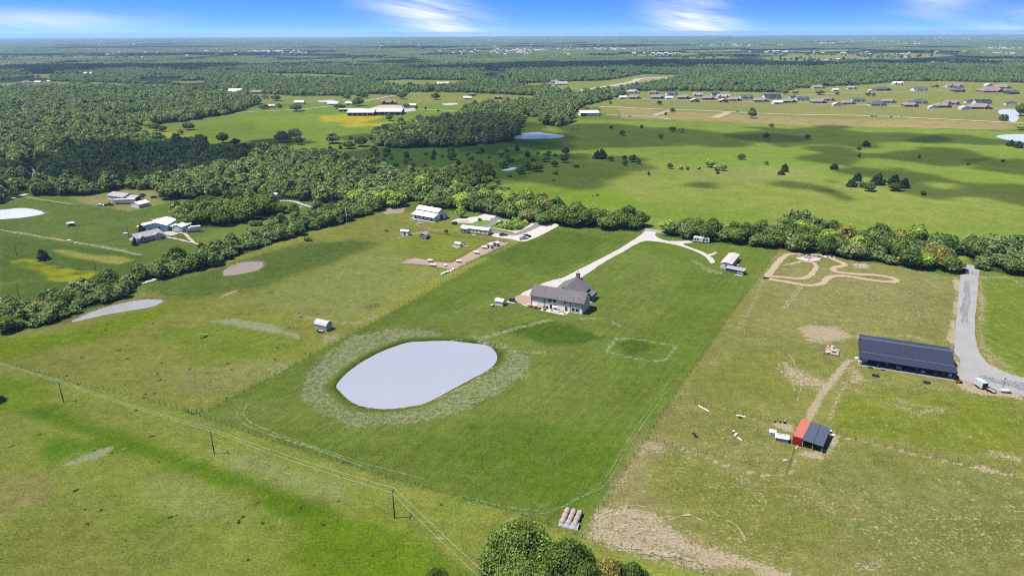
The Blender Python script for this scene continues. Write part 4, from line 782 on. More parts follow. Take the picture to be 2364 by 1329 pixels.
def scatter_object(name, pts, rots, scales, col, label, cat, nvar):
    me = bpy.data.meshes.new(name); k = len(pts); me.vertices.add(k); me.vertices.foreach_set('co', np.array(pts, float).ravel())
    a = me.attributes.new('rot', 'FLOAT_VECTOR', 'POINT'); r3 = np.zeros((k, 3)); r3[:, 2] = rots; a.data.foreach_set('vector', r3.ravel())
    a = me.attributes.new('sc', 'FLOAT_VECTOR', 'POINT'); a.data.foreach_set('vector', np.array(scales, float).ravel())
    a = me.attributes.new('pick', 'INT', 'POINT'); a.data.foreach_set('value', rng.integers(0, nvar, k).astype(np.int32))
    o = bpy.data.objects.new(name, me); COL.objects.link(o); set_meta(o, label, cat, None, 'stuff')
    ng = bpy.data.node_groups.new(name + '_nodes', 'GeometryNodeTree'); ng.interface.new_socket('Geometry', in_out='INPUT', socket_type='NodeSocketGeometry'); ng.interface.new_socket('Geometry', in_out='OUTPUT', socket_type='NodeSocketGeometry')
    gi = ng.nodes.new('NodeGroupInput'); go = ng.nodes.new('NodeGroupOutput'); ip = ng.nodes.new('GeometryNodeInstanceOnPoints'); ci = ng.nodes.new('GeometryNodeCollectionInfo'); ci.inputs[0].default_value = col; ci.inputs[1].default_value = True; ci.inputs[2].default_value = True
    def na(nm, t):
        d = ng.nodes.new('GeometryNodeInputNamedAttribute'); d.data_type = t; d.inputs[0].default_value = nm; return [s for s in d.outputs if s.enabled][0]
    L = ng.links; L.new(gi.outputs[0], ip.inputs['Points']); L.new(ci.outputs[0], ip.inputs['Instance']); ip.inputs['Pick Instance'].default_value = True
    L.new(na('pick', 'INT'), ip.inputs['Instance Index']); L.new(na('rot', 'FLOAT_VECTOR'), ip.inputs['Rotation']); L.new(na('sc', 'FLOAT_VECTOR'), ip.inputs['Scale']); L.new(ip.outputs[0], go.inputs[0])
    md = o.modifiers.new('copies', 'NODES'); md.node_group = ng; return o
def wood(name, pts, dia, label, cat='woodland'):
    k = len(pts); d = np.array(dia); hs = rng.uniform(.66, 1.28, k)
    scatter_object(name, [(p[0], p[1], -.3) for p in pts], rng.uniform(0, 6.28, k), np.stack([d / 10, d / 10, d / 10 * hs], 1), LIB, label, cat, 6)
NAMES = {'left forest': 'dense dark green forest on the left behind the farms', 'sunlit forest': 'sunlit oak forest at the upper left', 'dark wood': 'compact dark wood in the middle of the fields', 'middle belt': 'belt of trees beyond the dark wood', 'ranch wood': 'dark round clump beside the far white barn', 'creek thicket': 'dark trees along the creek left of the water', 'creek willows': 'small dark clump between the two creek pools'}
for k, P in WOODS_NEAR.items():
    pts = scatter(P, 8.0)
    if k == 'left forest':   # the creek path runs through it
        cr = Gs([(78, 345), (74, 385), (84, 410), (62, 452)]); pts = [p for p in pts if seg_dist(np.array([p[0]]), np.array([p[1]]), cr, False)[0] > 6]
    if k == 'sunlit forest':
        cr = G(78, 258); pts = [p for p in pts if math.hypot(p[0] - cr.x, (p[1] - cr.y) / 2) > 20]
    pts = [p for p in pts if random.random() > .05]; wood('woodland', pts, rng.uniform(6.5, 14.5, len(pts)), NAMES[k])
if WOOD_EXTRA: wood('woodland', [(a[0], a[1]) for a in WOOD_EXTRA], [a[2] for a in WOOD_EXTRA], 'remaining trees of the hedgerows and tree lines in the middle distance')
# the wooded country to the horizon
def open_land(X, Y):
    px, py = toPx(X, Y); c = np.zeros(X.shape, bool)
    for P in CLEAR: c |= in_poly(px, py, P)
    c |= (Y > 2600) & (fbm(X, Y, 900, 9) > .64); c |= (py > 243) & ~in_poly(px, py, [(-900, 320), (-900, 200), (0, 205), (0, 300)]); 
    for P in ([(1320, 275), (1325, 238), (1440, 212), (1560, 210), (2700, 230), (2700, 300)], [(200, 240), (600, 222), (1060, 222), (1190, 236), (1060, 262), (200, 262)]): c |= in_poly(px, py, P)
    return c
def grid(y0, y1, step, margin=1.0):
    xs = np.arange(-.86 * y1 - 300, .86 * y1 + 300, step); ys = np.arange(y0, y1, step); X, Y = np.meshgrid(xs, ys); X = X + rng.uniform(-.35, .35, X.shape) * step; Y = Y + rng.uniform(-.35, .35, Y.shape) * step
    k = (np.abs(X) < .86 * Y + 250); return X[k], Y[k]
X, Y = grid(1120, 2500, 8.8); k = ~open_land(X, Y); k &= (fbm(X, Y, 160, 3) < .64)
wood('woodland', list(zip(X[k], Y[k])), rng.uniform(6.5, 12.5, int(k.sum())), 'broad belt of woods across the middle distance', 'woodland')
X, Y = grid(2500, 19000, 190.0); c = np.zeros(X.shape, bool)
for dx in (-85, 0, 85):
    for dy in (-85, 0, 85): c |= open_land(X + dx, Y + dy) & (Y < 7000)
c |= open_land(X, Y); k = ~c & (Y < 18500)
scatter_object('woodland', np.stack([X[k], Y[k], np.full(k.sum(), -.3)], 1), rng.integers(0, 4, k.sum()) * math.pi / 2, np.repeat(rng.uniform(.95, 1.1, k.sum())[:, None], 3, 1), FARLIB, 'hazy woods reaching to the horizon', 'woodland', 3)
# small clearing-edge trees among the far fields
X, Y = grid(2500, 7000, 46.0); k = open_land(X, Y) & (fbm(X, Y, 120, 4) > .56); wood('woodland', list(zip(X[k], Y[k])), rng.uniform(9, 16, int(k.sum())), 'loose rows of trees between the far fields', 'trees')
# weeds in the near field
X, Y = [], []
for _ in range(75):
    px, py = random.uniform(0, 1150), random.uniform(880, 1329); lim = np.interp(px, [0, 462, 900, 1190], [850, 975, 1115, 1200])
    if py > lim + 6: g = G(px, py); X.append(g.x); Y.append(g.y)
for _ in range(90):
    px, py = random.uniform(80, 760), random.uniform(720, 930); g = G(px, py); 
    if in_poly(np.array([g.x]), np.array([g.y]), Gs(PAST))[0]: X.append(g.x); Y.append(g.y)
WLIB = bpy.data.collections.new('weed_shapes'); 
for s in range(3): lib_add(WLIB, leaf_mesh('weed_clump', [((0, 0, .12), (.5, .42, .22)), ((.35, .1, .08), (.3, .3, .16))], 90, .11, F_OAK, seed=400 + s, core=.8, core_sub=1))
kk = len(X); s = rng.uniform(.35, 1.25, kk) ** 1.3; scatter_object('weeds', np.stack([X, Y, np.zeros(kk)], 1), rng.uniform(0, 6.28, kk), np.stack([s, s, s * .7], 1), WLIB, 'dark weed clumps dotted over the near grass', 'weeds', 3)

# ------------------------------------------------------------------ drives, tracks and yards
def road(name, px_poly, m, k=4, jit=.15):
    P = smooth_curve(Gs(px_poly), k, True); return sheet(name, P, m, jitter=jit)
road('gravel_driveway', [(1196, 694), (1206, 676), (1232, 664), (1262, 650), (1300, 640), (1340, 620), (1400, 590), (1440, 568), (1466, 551), (1482, 540), (1488, 534), (1505, 531), (1521, 533), (1512, 541), (1520, 549), (1545, 556), (1590, 556), (1598, 560), (1577, 563), (1600, 573), (1630, 585), (1648, 598), (1649, 606), (1640, 606), (1625, 590), (1590, 574), (1550, 563), (1510, 557), (1490, 556), (1472, 562), (1440, 580), (1400, 602), (1352, 634), (1325, 652), (1300, 668), (1262, 690), (1225, 706), (1205, 703)], GRAVEL, 5, .12)
road('dirt_pad', [(1188, 690), (1196, 681), (1228, 685), (1226, 703), (1200, 701)], PINKD, 2, .1)
ribbon('driveway_mouth', [(1470, 527), (1500, 531), (1535, 536)], 5, GRAVELG)
ribbon('driveway_spur', [(1632, 590), (1645, 586), (1655, 582)], [2.4, 1.2], GRAVEL, .2)
road('gravel_road', [(2219, 620), (2218, 612), (2258, 614), (2260, 634), (2258, 665), (2254, 710), (2250, 760), (2256, 800), (2275, 832), (2310, 855), (2364, 872), (2500, 905), (2500, 980), (2364, 914), (2300, 900), (2240, 882), (2214, 870), (2216, 830), (2204, 815), (2204, 790), (2207, 740), (2212, 690), (2215, 650)], gravel_mat('light_gray_gravel', (.25, .245, .24), .45), 5, .15)
ribbon('wheel_worn_gravel', [(2232, 648), (2230, 690), (2226, 745)], 2.6, gravel_mat('worn_gray_gravel', (.165, .165, .17), .55, True), .3)
ribbon('asphalt_drive', [(2500, 950), (2364, 893), (2300, 880), (2260, 868)], [8, 5, 3], gravel_mat('worn_asphalt', (.14, .145, .155), .6, True), .5)
road('concrete_drive', [(1040, 512), (1060, 504), (1100, 500), (1120, 493), (1140, 488), (1150, 494), (1142, 503), (1160, 510), (1200, 509), (1240, 510), (1290, 518), (1285, 524), (1218, 556), (1180, 552), (1140, 546), (1132, 538), (1175, 540), (1185, 536), (1140, 527), (1128, 522), (1148, 516), (1136, 510), (1100, 515), (1060, 514)], gravel_mat('pale_concrete', (.33, .30, .28), .82), 3, .05)
ribbon('asphalt_lane', [(1145, 503), (1128, 520), (1110, 523)], 5, ASPH, .1)
ribbon('asphalt_lane', [(1140, 534), (1185, 541), (1215, 532), (1240, 520), (1235, 514), (1205, 512), (1150, 506)], 4.5, ASPH, .1, 5)
road('grass_island', [(1132, 524), (1150, 515), (1205, 507), (1225, 513), (1222, 519), (1194, 533), (1140, 526)], gravel_mat('island_grass', (.08, .13, .025), .5), 4, .1)
road('grass_island', [(1085, 519), (1100, 511), (1125, 508), (1132, 514), (1120, 521), (1100, 522)], gravel_mat('lawn', (.09, .16, .03), .6), 3, .05)
ribbon('flower_bed', [(1058, 511), (1084, 511)], 2.5, SOIL, .2)
for pts in ([(2225, 615), (2215, 610), (2190, 608)], ): ribbon('lane', pts, 4, GRAVELG)
road('corral_sand', [(928, 607), (955, 596), (1000, 603), (1040, 607), (1060, 597), (1095, 577), (1140, 557), (1176, 561), (1150, 573), (1118, 588), (1095, 600), (1070, 610), (1052, 623), (1030, 621), (990, 613)], PINKD, 4, .3)
ribbon('coop_yard', [(1046, 570), (1076, 564)], 6, PINKD, .4)
ribbon('motocross_track', [(1772, 637), (1800, 602), (1818, 588), (1850, 586), (1900, 590), (1935, 603), (1950, 612), (1925, 618), (1930, 627), (1970, 632), (2030, 636), (2066, 644), (2060, 651), (2000, 645), (1950, 637), (1915, 640), (1895, 655), (1860, 658), (1800, 648), (1768, 642)], 2.9, DIRT, .22, 8, True)
ribbon('motocross_loop', [(1772, 637), (1810, 640), (1850, 643), (1872, 634), (1884, 616), (1876, 606), (1850, 604), (1825, 610), (1800, 613)], [2.6, 2.6, 2.2, 1.6, 1.0], DIRT, .25, 8)
for dx in (0, 7): ribbon('tyre_track', [(1846 + dx, 660), (1825 + dx, 690), (1805 + dx, 715)], .5, RUT, .1)
for dx in (0, 15):
    ribbon('tyre_track', [(556 + dx, 934), (548 + dx, 955), (560 + dx * 1.3, 975), (600 + dx, 995 - dx * .2), (670 + dx, 1018), (760 + dx, 1048), (860, 1085 - dx * .6)], .55, GRASSRUT, .08)
ribbon('tyre_track', [(840, 1070), (980, 1105)], .4, GRASSRUT, .06)
for off in (0, 16): ribbon('tyre_track', [(1070, 1145 + off * .8), (1160, 1168 + off * .7), (1260, 1178 + off * .4), (1340, 1150 - off * .2), (1400, 1100 + off), (1460, 1000 + off), (1545, 880 + off)], .26, GRASSRUT, .06)
for px0, py0, rx, ry, k in ((1455, 1222, 96, 50, 5), (1475, 1232, 76, 38, 5), (1445, 1215, 50, 26, 4), (1510, 1250, 66, 26, 4), (1478, 1205, 30, 12, 2)):
    for q in range(k):
        a0 = random.uniform(0, 6.28); a1 = a0 + random.uniform(.7, 2.4); r = random.uniform(.6, 1.15); px0 += random.uniform(-9, 9); py0 += random.uniform(-5, 5); pts = [(px0 + math.cos(a) * rx * r, py0 + math.sin(a) * ry * r * (1 + .2 * math.cos(a))) for a in np.linspace(a0, a1, 9)]
        ribbon('spun_tyre_mark', pts, .34, RUT, .1, 3)
for q in range(9): ribbon('spun_tyre_mark', [(1400 + q * 8, 1255 + q * 1.5), (1470 + q * 12, 1275 + q), (1560 + q * 10, 1283 + q * 3)], .4, RUT, .1, 4)
for pts in ([(1822, 820), (1845, 860), (1850, 895), (1840, 925)], [(1812, 835), (1828, 870), (1835, 905)], [(1640, 1180), (1700, 1215), (1720, 1250)], [(1545, 1200), (1590, 1190), (1640, 1215)]): ribbon('tyre_track', pts, .45, RUT, .1)
for px0, py0, rx, ry in ((1085, 915, 38, 16), (1100, 905, 28, 11), (1145, 890, 40, 12)):
    ribbon('mower_track', [(px0 + math.cos(a) * rx, py0 + math.sin(a) * ry) for a in np.linspace(.3, 5.2, 14)], .4, GRASSRUT, .06, 3)
ribbon('farm_lane', [(-60, 525), (0, 532), (100, 548), (200, 565), (330, 590)], 2.0, RUT, .3)
ribbon('farm_lane', [(-40, 470), (0, 465), (40, 455), (62, 448)], 4, ROADW, .2); ribbon('farm_lane', [(62, 456), (130, 467), (170, 472)], 2.2, RUT, .3)
ribbon('farm_drive', [(385, 545), (400, 540), (425, 540), (438, 552), (450, 562)], 1.6, ROADW, .2); ribbon('farm_drive', [(385, 548), (420, 555), (470, 567)], 1.6, ROADW, .2)
road('farm_yard', [(376, 540), (385, 535), (402, 536), (412, 540), (395, 545)], ROADW, 3, .2)
ribbon('loop_drive', [(634, 478), (632, 468), (650, 464), (680, 466), (705, 475), (745, 484)], 2.4, ROADW, .2); ribbon('loop_drive', [(628, 476), (660, 480), (700, 479)], 1.8, ROADW, .2)
ribbon('farm_lane', [(150, 715), (200, 700), (270, 672), (330, 655), (360, 645)], 2.6, ROADW, .3)
ribbon('country_road', [(700, 253), (780, 243), (860, 231), (905, 222), (970, 217)], 5, ROADW, .3); ribbon('country_road', [(880, 245), (960, 252), (1070, 258)], 5, ROADW, .3); ribbon('country_road', [(480, 265), (600, 258), (700, 253)], 4, ROADW, .4)
ribbon('subdivision_road', [(1385, 248), (1410, 247), (1500, 252), (1600, 255), (1800, 264), (2000, 268), (2200, 277), (2364, 285), (2600, 296)], 7, ROADW, .2)
ribbon('subdivision_road', [(1400, 266), (1500, 270), (1545, 276)], 5, ROADW, .2); ribbon('construction_strip', [(1545, 256), (1510, 268)], 9, DIRT, .6); ribbon('construction_strip', [(1682, 260), (1650, 273)], 12, DIRT, .6)
ribbon('subdivision_street', [(1400, 226), (1560, 232), (1760, 236), (1960, 242), (2150, 247), (2350, 253)], 6, ROADW, .3); ribbon('subdivision_street', [(1830, 222), (2000, 214), (2200, 210)], 5, ROADW, .3)
ribbon('far_highway', [(1340, 210), (1400, 200), (1460, 190), (1480, 182), (1560, 178)], 16, ROADW, 1)

# ------------------------------------------------------------------ buildings
def frame(p1, p2):
    a = G(*p1); b = G(*p2); d = b - a; return a, math.atan2(d.y, d.x), d.length
def opening(root, face, L, D, s, z, w, h, name='window', m=GLASS, trim=TRIM, tr=.12, off=.0):
    """A window or door set on a wall: face f(ront) b(ack) l(eft) r(ight), s along the wall."""
    a = MB(); t = MB(); e = .05
    if face in 'fb':
        y = -off - e if face == 'f' else D + off; a.box(s - w / 2, s + w / 2, y, y + e, z, z + h)
        if trim:
            y0, y1 = (y - .03, y + e - .002) if face == 'f' else (y + .002, y + e + .03)
            t.box(s - w / 2 - tr, s - w / 2, y0, y1, z - tr, z + h + tr).box(s + w / 2, s + w / 2 + tr, y0, y1, z - tr, z + h + tr).box(s - w / 2, s + w / 2, y0, y1, z + h, z + h + tr).box(s - w / 2, s + w / 2, y0, y1, z - tr, z)
    else:
        x = -off - e if face == 'l' else L + off; a.box(x, x + e, s - w / 2, s + w / 2, z, z + h)
        if trim:
            x0, x1 = (x - .03, x + e - .002) if face == 'l' else (x + .002, x + e + .03)
            t.box(x0, x1, s - w / 2 - tr, s - w / 2, z - tr, z + h + tr).box(x0, x1, s + w / 2, s + w / 2 + tr, z - tr, z + h + tr).box(x0, x1, s - w / 2, s + w / 2, z + h, z + h + tr).box(x0, x1, s - w / 2, s + w / 2, z - tr, z)
    o = a.build(name, m, root)
    if trim: t.build(name + '_frame', trim, o)
    return o
def gable(root, x0, x1, y0, y1, h, rise, wm, rm, axis='x', oh=.4, th=.14, zb=0., ridge=None, name='roof'):
    """Walls with gable ends and a two-plane roof; ridge along `axis`."""
    mb = MB(); r = MB()
    if axis == 'x':
        ry = (y0 + y1) / 2 if ridge is None else ridge
        mb.prism([(y0, zb), (y1, zb), (y1, h), (ry, h + rise), (y0, h)], 'x', x0, x1)
        for ya, yb in ((y0, ry), (y1, ry)):
            sl = rise / abs(yb - ya); sg = 1 if ya < yb else -1; e = ya - sg * oh; ze = h - oh * sl
            r.quad_slab([(x0 - oh, e, ze + th), (x1 + oh, e, ze + th), (x1 + oh, yb, h + rise + th), (x0 - oh, yb, h + rise + th)], th)
    else:
        rx = (x0 + x1) / 2 if ridge is None else ridge
        mb.prism([(x0, zb), (x1, zb), (x1, h), (rx, h + rise), (x0, h)], 'y', y0, y1)
        for xa, xb in ((x0, rx), (x1, rx)):
            sl = rise / abs(xb - xa); sg = 1 if xa < xb else -1; e = xa - sg * oh; ze = h - oh * sl
            r.quad_slab([(e, y0 - oh, ze + th), (e, y1 + oh, ze + th), (xb, y1 + oh, h + rise + th), (xb, y0 - oh, h + rise + th)], th)
    w_ = mb.build('wall', wm, root); ro = r.build(name, rm, root); return w_, ro
def hip(root, x0, x1, y0, y1, h, rise, wm, rm, oh=.6, th=.2):
    MB().box(x0, x1, y0, y1, 0, h).build('wall', wm, root)
    a, b, c, d = x0 - oh, x1 + oh, y0 - oh, y1 + oh; q = (d - c) / 2; my = (c + d) / 2
    if b - a < d - c: q = (b - a) / 2 * .98
    r = MB().add([(a, c, h), (b, c, h), (b, d, h), (a, d, h), (a + q, my, h + rise), (b - q, my, h + rise), (a, c, h - th), (b, c, h - th), (b, d, h - th), (a, d, h - th)],
                 [(0, 1, 5, 4), (2, 3, 4, 5), (1, 2, 5), (3, 0, 4), (6, 9, 8, 7), (0, 6, 7, 1), (1, 7, 8, 2), (2, 8, 9, 3), (3, 9, 6, 0)])
    return r.build('roof', rm, root)
def ribs(root, pts_a, pts_b, k, m, name='standing_seam', s=.05):
    """Raised seams of a metal roof between two edges, joined (too fine to pick apart)."""
    mb = MB(); a0, a1 = Vector(pts_a[0]), Vector(pts_a[1]); b0, b1 = Vector(pts_b[0]), Vector(pts_b[1])
    for i in range(k):
        t = (i + .5) / k; p = a0.lerp(a1, t); q = b0.lerp(b1, t); mb.cyl(p, q, s, k=4)
    o = mb.build(name, m, root); o['kind'] = 'stuff'; return o

# -- the two-storey house
a, rz, L = frame((1226, 705), (1345.4, 725.6)); T = empty('house', a, rz, 'two-storey beige house with gray roof and brick chimney, behind the big pond', 'house')
D = 8.4; LL = 22.4
gable(T, 0, LL, 0, D, 4.9, 2.9, TAN, GRAYROOF, 'x', .55)
MB().box(0.02, LL - .02, -.07, -.012, 0, 2.75).build('lower_wall_panel', BEIGE, T)
MB().box(-.02, LL + .02, -.1, -.072, 2.72, 2.86).build('belt_trim', TRIM, T)
for x in (0, 6.0, 17.0, 22.25): MB().cyl((x + .08, -.16, 0), (x + .08, -.16, 4.75), .08, k=6).build('downspout', DTRIM, T)
MB().box(-.5, LL + .5, -.72, -.58, 4.5, 4.64).build('gutter', DTRIM, T)
for s in (8.4, 10.3): opening(T, 'f', LL, D, s, 3.2, 1.5, 1.25)
opening(T, 'f', LL, D, 14.9, 3.3, .8, 1.2); opening(T, 'f', LL, D, 10.6, 1.75, 1.7, .55, off=.07); opening(T, 'f', LL, D, 8.9, .05, 1.1, 2.1, 'door', DTRIM, off=.07); opening(T, 'f', LL, D, 15.4, .05, 1.0, 2.2, 'door', DTRIM, off=.07)
for s in (18.4, 20.2): opening(T, 'f', LL, D, s, .75, 1.4, 1.35, off=.07)
opening(T, 'r', LL, D, 1.0, 4.3, .35, .5, trim=None)
for x, y in ((13.0, .6), (11.3, .2), (17.9, 1.1), (18.3, .3), (20, 1.3), (21.2, .8), (21.6, 3.), (5, 2.2)): MB().cyl((x, y, 4.9 + y * .69), (x, y, 5.5 + y * .69), .09, k=6).build('vent_pipe', DTRIM, T)
gable(T, 6.3, 18.0, D - .05, 21.4, 4.3, 3.25, TAN, GRAYROOF, 'y', .6, ridge=12.2)
# roof valley reaching over the front wing
MB().quad_slab([(12.2, 4.0, 7.72), (12.2, 8.6, 7.72), (17.2, 8.6, 5.1), (14.4, 4.4, 6.3)], .12).build('roof_valley', GRAYROOF, T)
ch = MB().box(11.7, 13.1, 20.4, 21.9, 0, 9.4).build('chimney', BRICK, T); MB().box(11.55, 13.25, 20.25, 22.05, 9.4, 9.55).build('chimney_cap', CONC, ch); MB().cyl((12.4, 21.1, 9.5), (12.4, 21.1, 10.2), .22).build('flue', DTRIM, ch)
MB().quad_slab([(18.0, 13.6, 3.1), (18.0, 20.0, 3.1), (21.6, 20.2, 2.75), (21.6, 13.4, 2.75)][::1], .14).build('porch_roof', GRAYROOF, T)
for y in (13.7, 16.8, 20): MB().cyl((21.3, y, 0), (21.3, y, 2.65), .11, k=6).build('porch_post', DTRIM, T)
MB().box(18, 21.5, 13.4, 20.2, 0, .15).build('porch_floor', CONC, T)
MB().quad_slab([(18.4, 21.4, 4.1), (18.4, 25.2, 3.5), (6.3, 25.2, 3.5), (6.3, 21.4, 4.1)], .14).build('rear_porch_roof', GRAYROOF, T)
for x in (6.6, 12, 18.1): MB().cyl((x, 25, 0), (x, 25, 3.4), .11, k=6).build('porch_post', DTRIM, T)
MB().box(17.9, 18.05, 9.2, 10.8, .1, 2.2).build('patio_door', GLASS, T)
for y in (9.6, 12.0): opening(T, 'r', 18.0, D, y + .6, 1.2, 1.3, 1.3)
opening(T, 'l', LL, D, 2.5, 0.05, 2.7, 2.3, 'garage_door', TRIM, None)
def Tl(root, x, y, z=0): return root.matrix_basis @ Vector((x, y, z)) if False else (Matrix.Translation(root.location) @ Euler(root.rotation_euler).to_matrix().to_4x4() @ Vector((x, y, z)))
pt = MB().add([(5.2, -.1, .0), (5.2, -3.2, .0), (16.6, -4.0, .0), (16.9, -.1, .0), (5.2, -.1, .14), (5.2, -3.2, .14), (16.6, -4.0, .14), (16.9, -.1, .14)], [(4, 5, 6, 7), (0, 1, 5, 4), (1, 2, 6, 5), (2, 3, 7, 6)]).build('patio', CONC); pt.location = a; pt.rotation_euler = (0, 0, rz); pt['kind'] = 'structure'
nrg = MB().add([(17.2, 8.6, .03), (22.5, 8.8, .03), (22.8, 16.5, .03), (21.7, 17, .03), (17.2, 13, .03)], [(0, 1, 2, 3, 4)]).build('shade_lawn', gravel_mat('thick_lawn', (.06, .13, .03), .6)); nrg.location = a; nrg.rotation_euler = (0, 0, rz); nrg['kind'] = 'structure'
def onhouse(x, y, z=0): return Tl(T, x, y, z)
# patio furniture and mowers
def swing(p, r):
    o = empty('canopy_swing', p, r, 'white canopy swing on the patio of the two-storey house', 'swing'); mb = MB()
    MB().quad_slab([(-1.1, -.6, 1.75), (1.1, -.6, 1.75), (1.1, .7, 1.95), (-1.1, .7, 1.95)], .08).build('canopy', TRIM, o)
    for x in (-1.05, 1.05): MB().cyl((x, -.7, 0), (x, 0, 1.8), .05, k=5).cyl((x, .7, 0), (x, 0, 1.8), .05, k=5).build('frame', TRIM, o)
    MB().box(-.85, .85, -.3, .3, .45, .55).build('seat', CREAM, o); MB().box(-.85, .85, .3, .4, .5, 1.1).build('backrest', CREAM, o)
swing(onhouse(11.1, -1.4, .14), rz)
def round_chair(p, r, lab):
    o = empty('patio_chair', p, r, lab, 'chair', 'round chairs on the patio'); MB().cyl((0, 0, .12), (0, 0, .42), .38, .5, 10).build('seat', WOODD, o); MB().cyl((0, 0, .42), (0, 0, .5), .44, .44, 10).build('cushion', CREAM, o)
    MB().add([(math.cos(t) * .5, math.sin(t) * .5, z) for z in (.42, .85) for t in np.linspace(.3, 2.85, 6)], [(i, i + 1, i + 7, i + 6) for i in range(5)]).build('backrest', WOODD, o)
round_chair(onhouse(13.2, -1.9, .14), rz, 'left of the two dark round chairs with pale cushions on the patio'); round_chair(onhouse(14.6, -1.9, .14), rz + .4, 'right of the two dark round chairs with pale cushions on the patio')
def table(p, r, lab, wd=1.5, dp=.9, mm=WOODD, name='patio_table'):
    o = empty(name, p, r, lab, 'table'); MB().box(-wd / 2, wd / 2, -dp / 2, dp / 2, .68, .74).build('tabletop', mm, o); lm = MB().box(-.04, .04, -.04, .04, 0, .68).mesh('leg', mm)
    for sx in (-1, 1):
        for sy in (-1, 1): link('leg', lm, o, (sx * (wd / 2 - .1), sy * (dp / 2 - .1), 0))
table(onhouse(9.9, -2.2, .14), rz, 'small reddish table on the patio between the swing and the fire pit', .9, .9, RED); table(onhouse(12.0, -2.9, .14), rz, 'long low white table on the patio before the swing', 1.8, .5, TRIM)
o = empty('fire_pit', onhouse(7.1, -2.6, .14), 0, 'dark round fire pit at the left end of the patio', 'fire pit'); MB().cyl((0, 0, 0), (0, 0, .4), .55, .7, 10).build('bowl', DTRIM, o); MB().cyl((0, 0, .4), (0, 0, .44), .45, .45, 10).build('ash', WOODD, o)
def grill(p, r, lab, m):
    o = empty('grill', p, r, lab, 'grill'); MB().box(-.5, .5, -.3, .3, .1, .8).build('cabinet', m, o); MB().prism([(-.3, .8), (.3, .8), (.28, 1.05), (.1, 1.2), (-.2, 1.15)], 'x', -.45, .45).build('lid', DTRIM, o)
grill(onhouse(7.4, -.9, .14), rz, 'black lidded grill against the house wall', DTRIM); grill(onhouse(6.1, -1.2, .0), rz + .5, 'white grill cart beside the black grill', WHITE)
def mower(p, r, lab, g='red riding mowers beside the patio'):
    o = empty('riding_mower', p, r, lab, 'riding mower', g); MB().box(-.9, .1, -.3, .3, .4, .85).build('hood', RED, o); MB().box(.1, .8, -.4, .4, .35, .55).build('deck', RED, o)
    MB().box(.3, .75, -.25, .25, .55, .7).box(.65, .78, -.25, .25, .7, 1.05).build('seat', TRIM, o); MB().cyl((-.05, 0, .8), (.12, 0, 1.05), .03, k=5).cyl((.1, 0, 1.03), (.14, 0, 1.07), .2, k=8).build('steering_wheel', DTRIM, o)
    for x, rr in ((-.65, .22), (.55, .32)):
        for y in (-.42, .42): MB().cyl((x, y - .09, rr), (x, y + .09, rr), rr, k=8).build('wheel', RUBBER, o)
mower(onhouse(.6, -1.7), rz + 2.9, 'leftmost red riding mower on the grass beside the patio'); mower(onhouse(2.6, -1.9), rz + 1.9, 'middle red riding mower on the grass beside the patio'); mower(onhouse(4.6, -2.0), rz + 2.5, 'red riding mower nearest the patio slab')
def crate(p, r, lab, m=TRIM, s=(1.2, .8, .7), name='storage_box', cat='box', lid=TRIM):
    o = empty(name, p, r, lab, cat); MB().box(-s[0] / 2, s[0] / 2, -s[1] / 2, s[1] / 2, 0, s[2] * .85).build('box_body', m, o); MB().box(-s[0] / 2 - .04, s[0] / 2 + .04, -s[1] / 2 - .04, s[1] / 2 + .04, s[2] * .85, s[2]).build('lid', lid, o); return o
crate(onhouse(2.0, -.9), rz, 'white storage chest under the wall beside the red mowers', s=(1.8, .9, 1.)); crate(onhouse(-.9, -.7), rz + .3, 'small pale bin at the left corner of the house', STEEL, (.7, .7, .8))
crate(onhouse(16.1, -3.3, .14), rz, 'small dark planter on the right end of the patio', DTRIM, (.5, .5, .5), 'planter', 'planter', WOODD)

# -- generic sheds and homes
def simple(name, label, cat, p1, p2, D, h, rise, wm, rm, ax='x', ops=(), oh=.25, rib=0, skirt=None, group=None, L=None):
    a, rz, l = frame(p1, p2); l = L or l; T = empty(name, a, rz, label, cat, group); gable(T, 0, l, 0, D, h, rise, wm, rm, ax, oh)
    for o in ops: opening(T, o[0], l, D, *o[1:6], *(o[6:] or ()))
    if rib:
        if ax == 'x':
            for ya, z0, z1 in ((-oh, h - oh * rise / (D / 2), h + rise), (D + oh, h - oh * rise / (D / 2), h + rise)): ribs(T, ((-oh, ya, z0 + .15), (l + oh, ya, z0 + .15)), ((-oh, D / 2, z1 + .15), (l + oh, D / 2, z1 + .15)), rib, rm)
    if skirt: MB().box(-.04, l + .04, -.04, D + .04, 0, .45).build('skirting', skirt, T)
    return T, l
# gray barn-roofed shed in the pasture
def gambrel(name, label, p1, p2, D, h, wm, rm, door=None, doorm=TRIM, front='r', L=None, cat='shed'):
    a, rz, l = frame(p1, p2); l = L or l; T = empty(name, a, rz, label, cat)
    prof = [(0, 0), (D, 0), (D, h), (D * .82, h + D * .22), (D * .5, h + D * .34), (D * .18, h + D * .22), (0, h)]
    MB().prism(prof, 'x', 0, l).build('wall', wm, T)
    r = MB(); e = .18; pts = [(-e, h - .12), (D * .18, h + D * .22 + .08), (D * .5, h + D * .34 + .1), (D * .82, h + D * .22 + .08), (D + e, h - .12)]
    for (ya, za), (yb, zb) in zip(pts, pts[1:]): r.quad_slab([(-e, ya, za), (l + e, ya, za), (l + e, yb, zb), (-e, yb, zb)], .08)
    ro = r.build('roof', rm, T)
    return T, l
T1, l1 = gambrel('barn_shed', 'gray barn-roofed shed standing alone in the pasture left of the lane', (727, 759), (753, 765), 3.4, 2.3, GRAYM, STEEL, L=5.6)
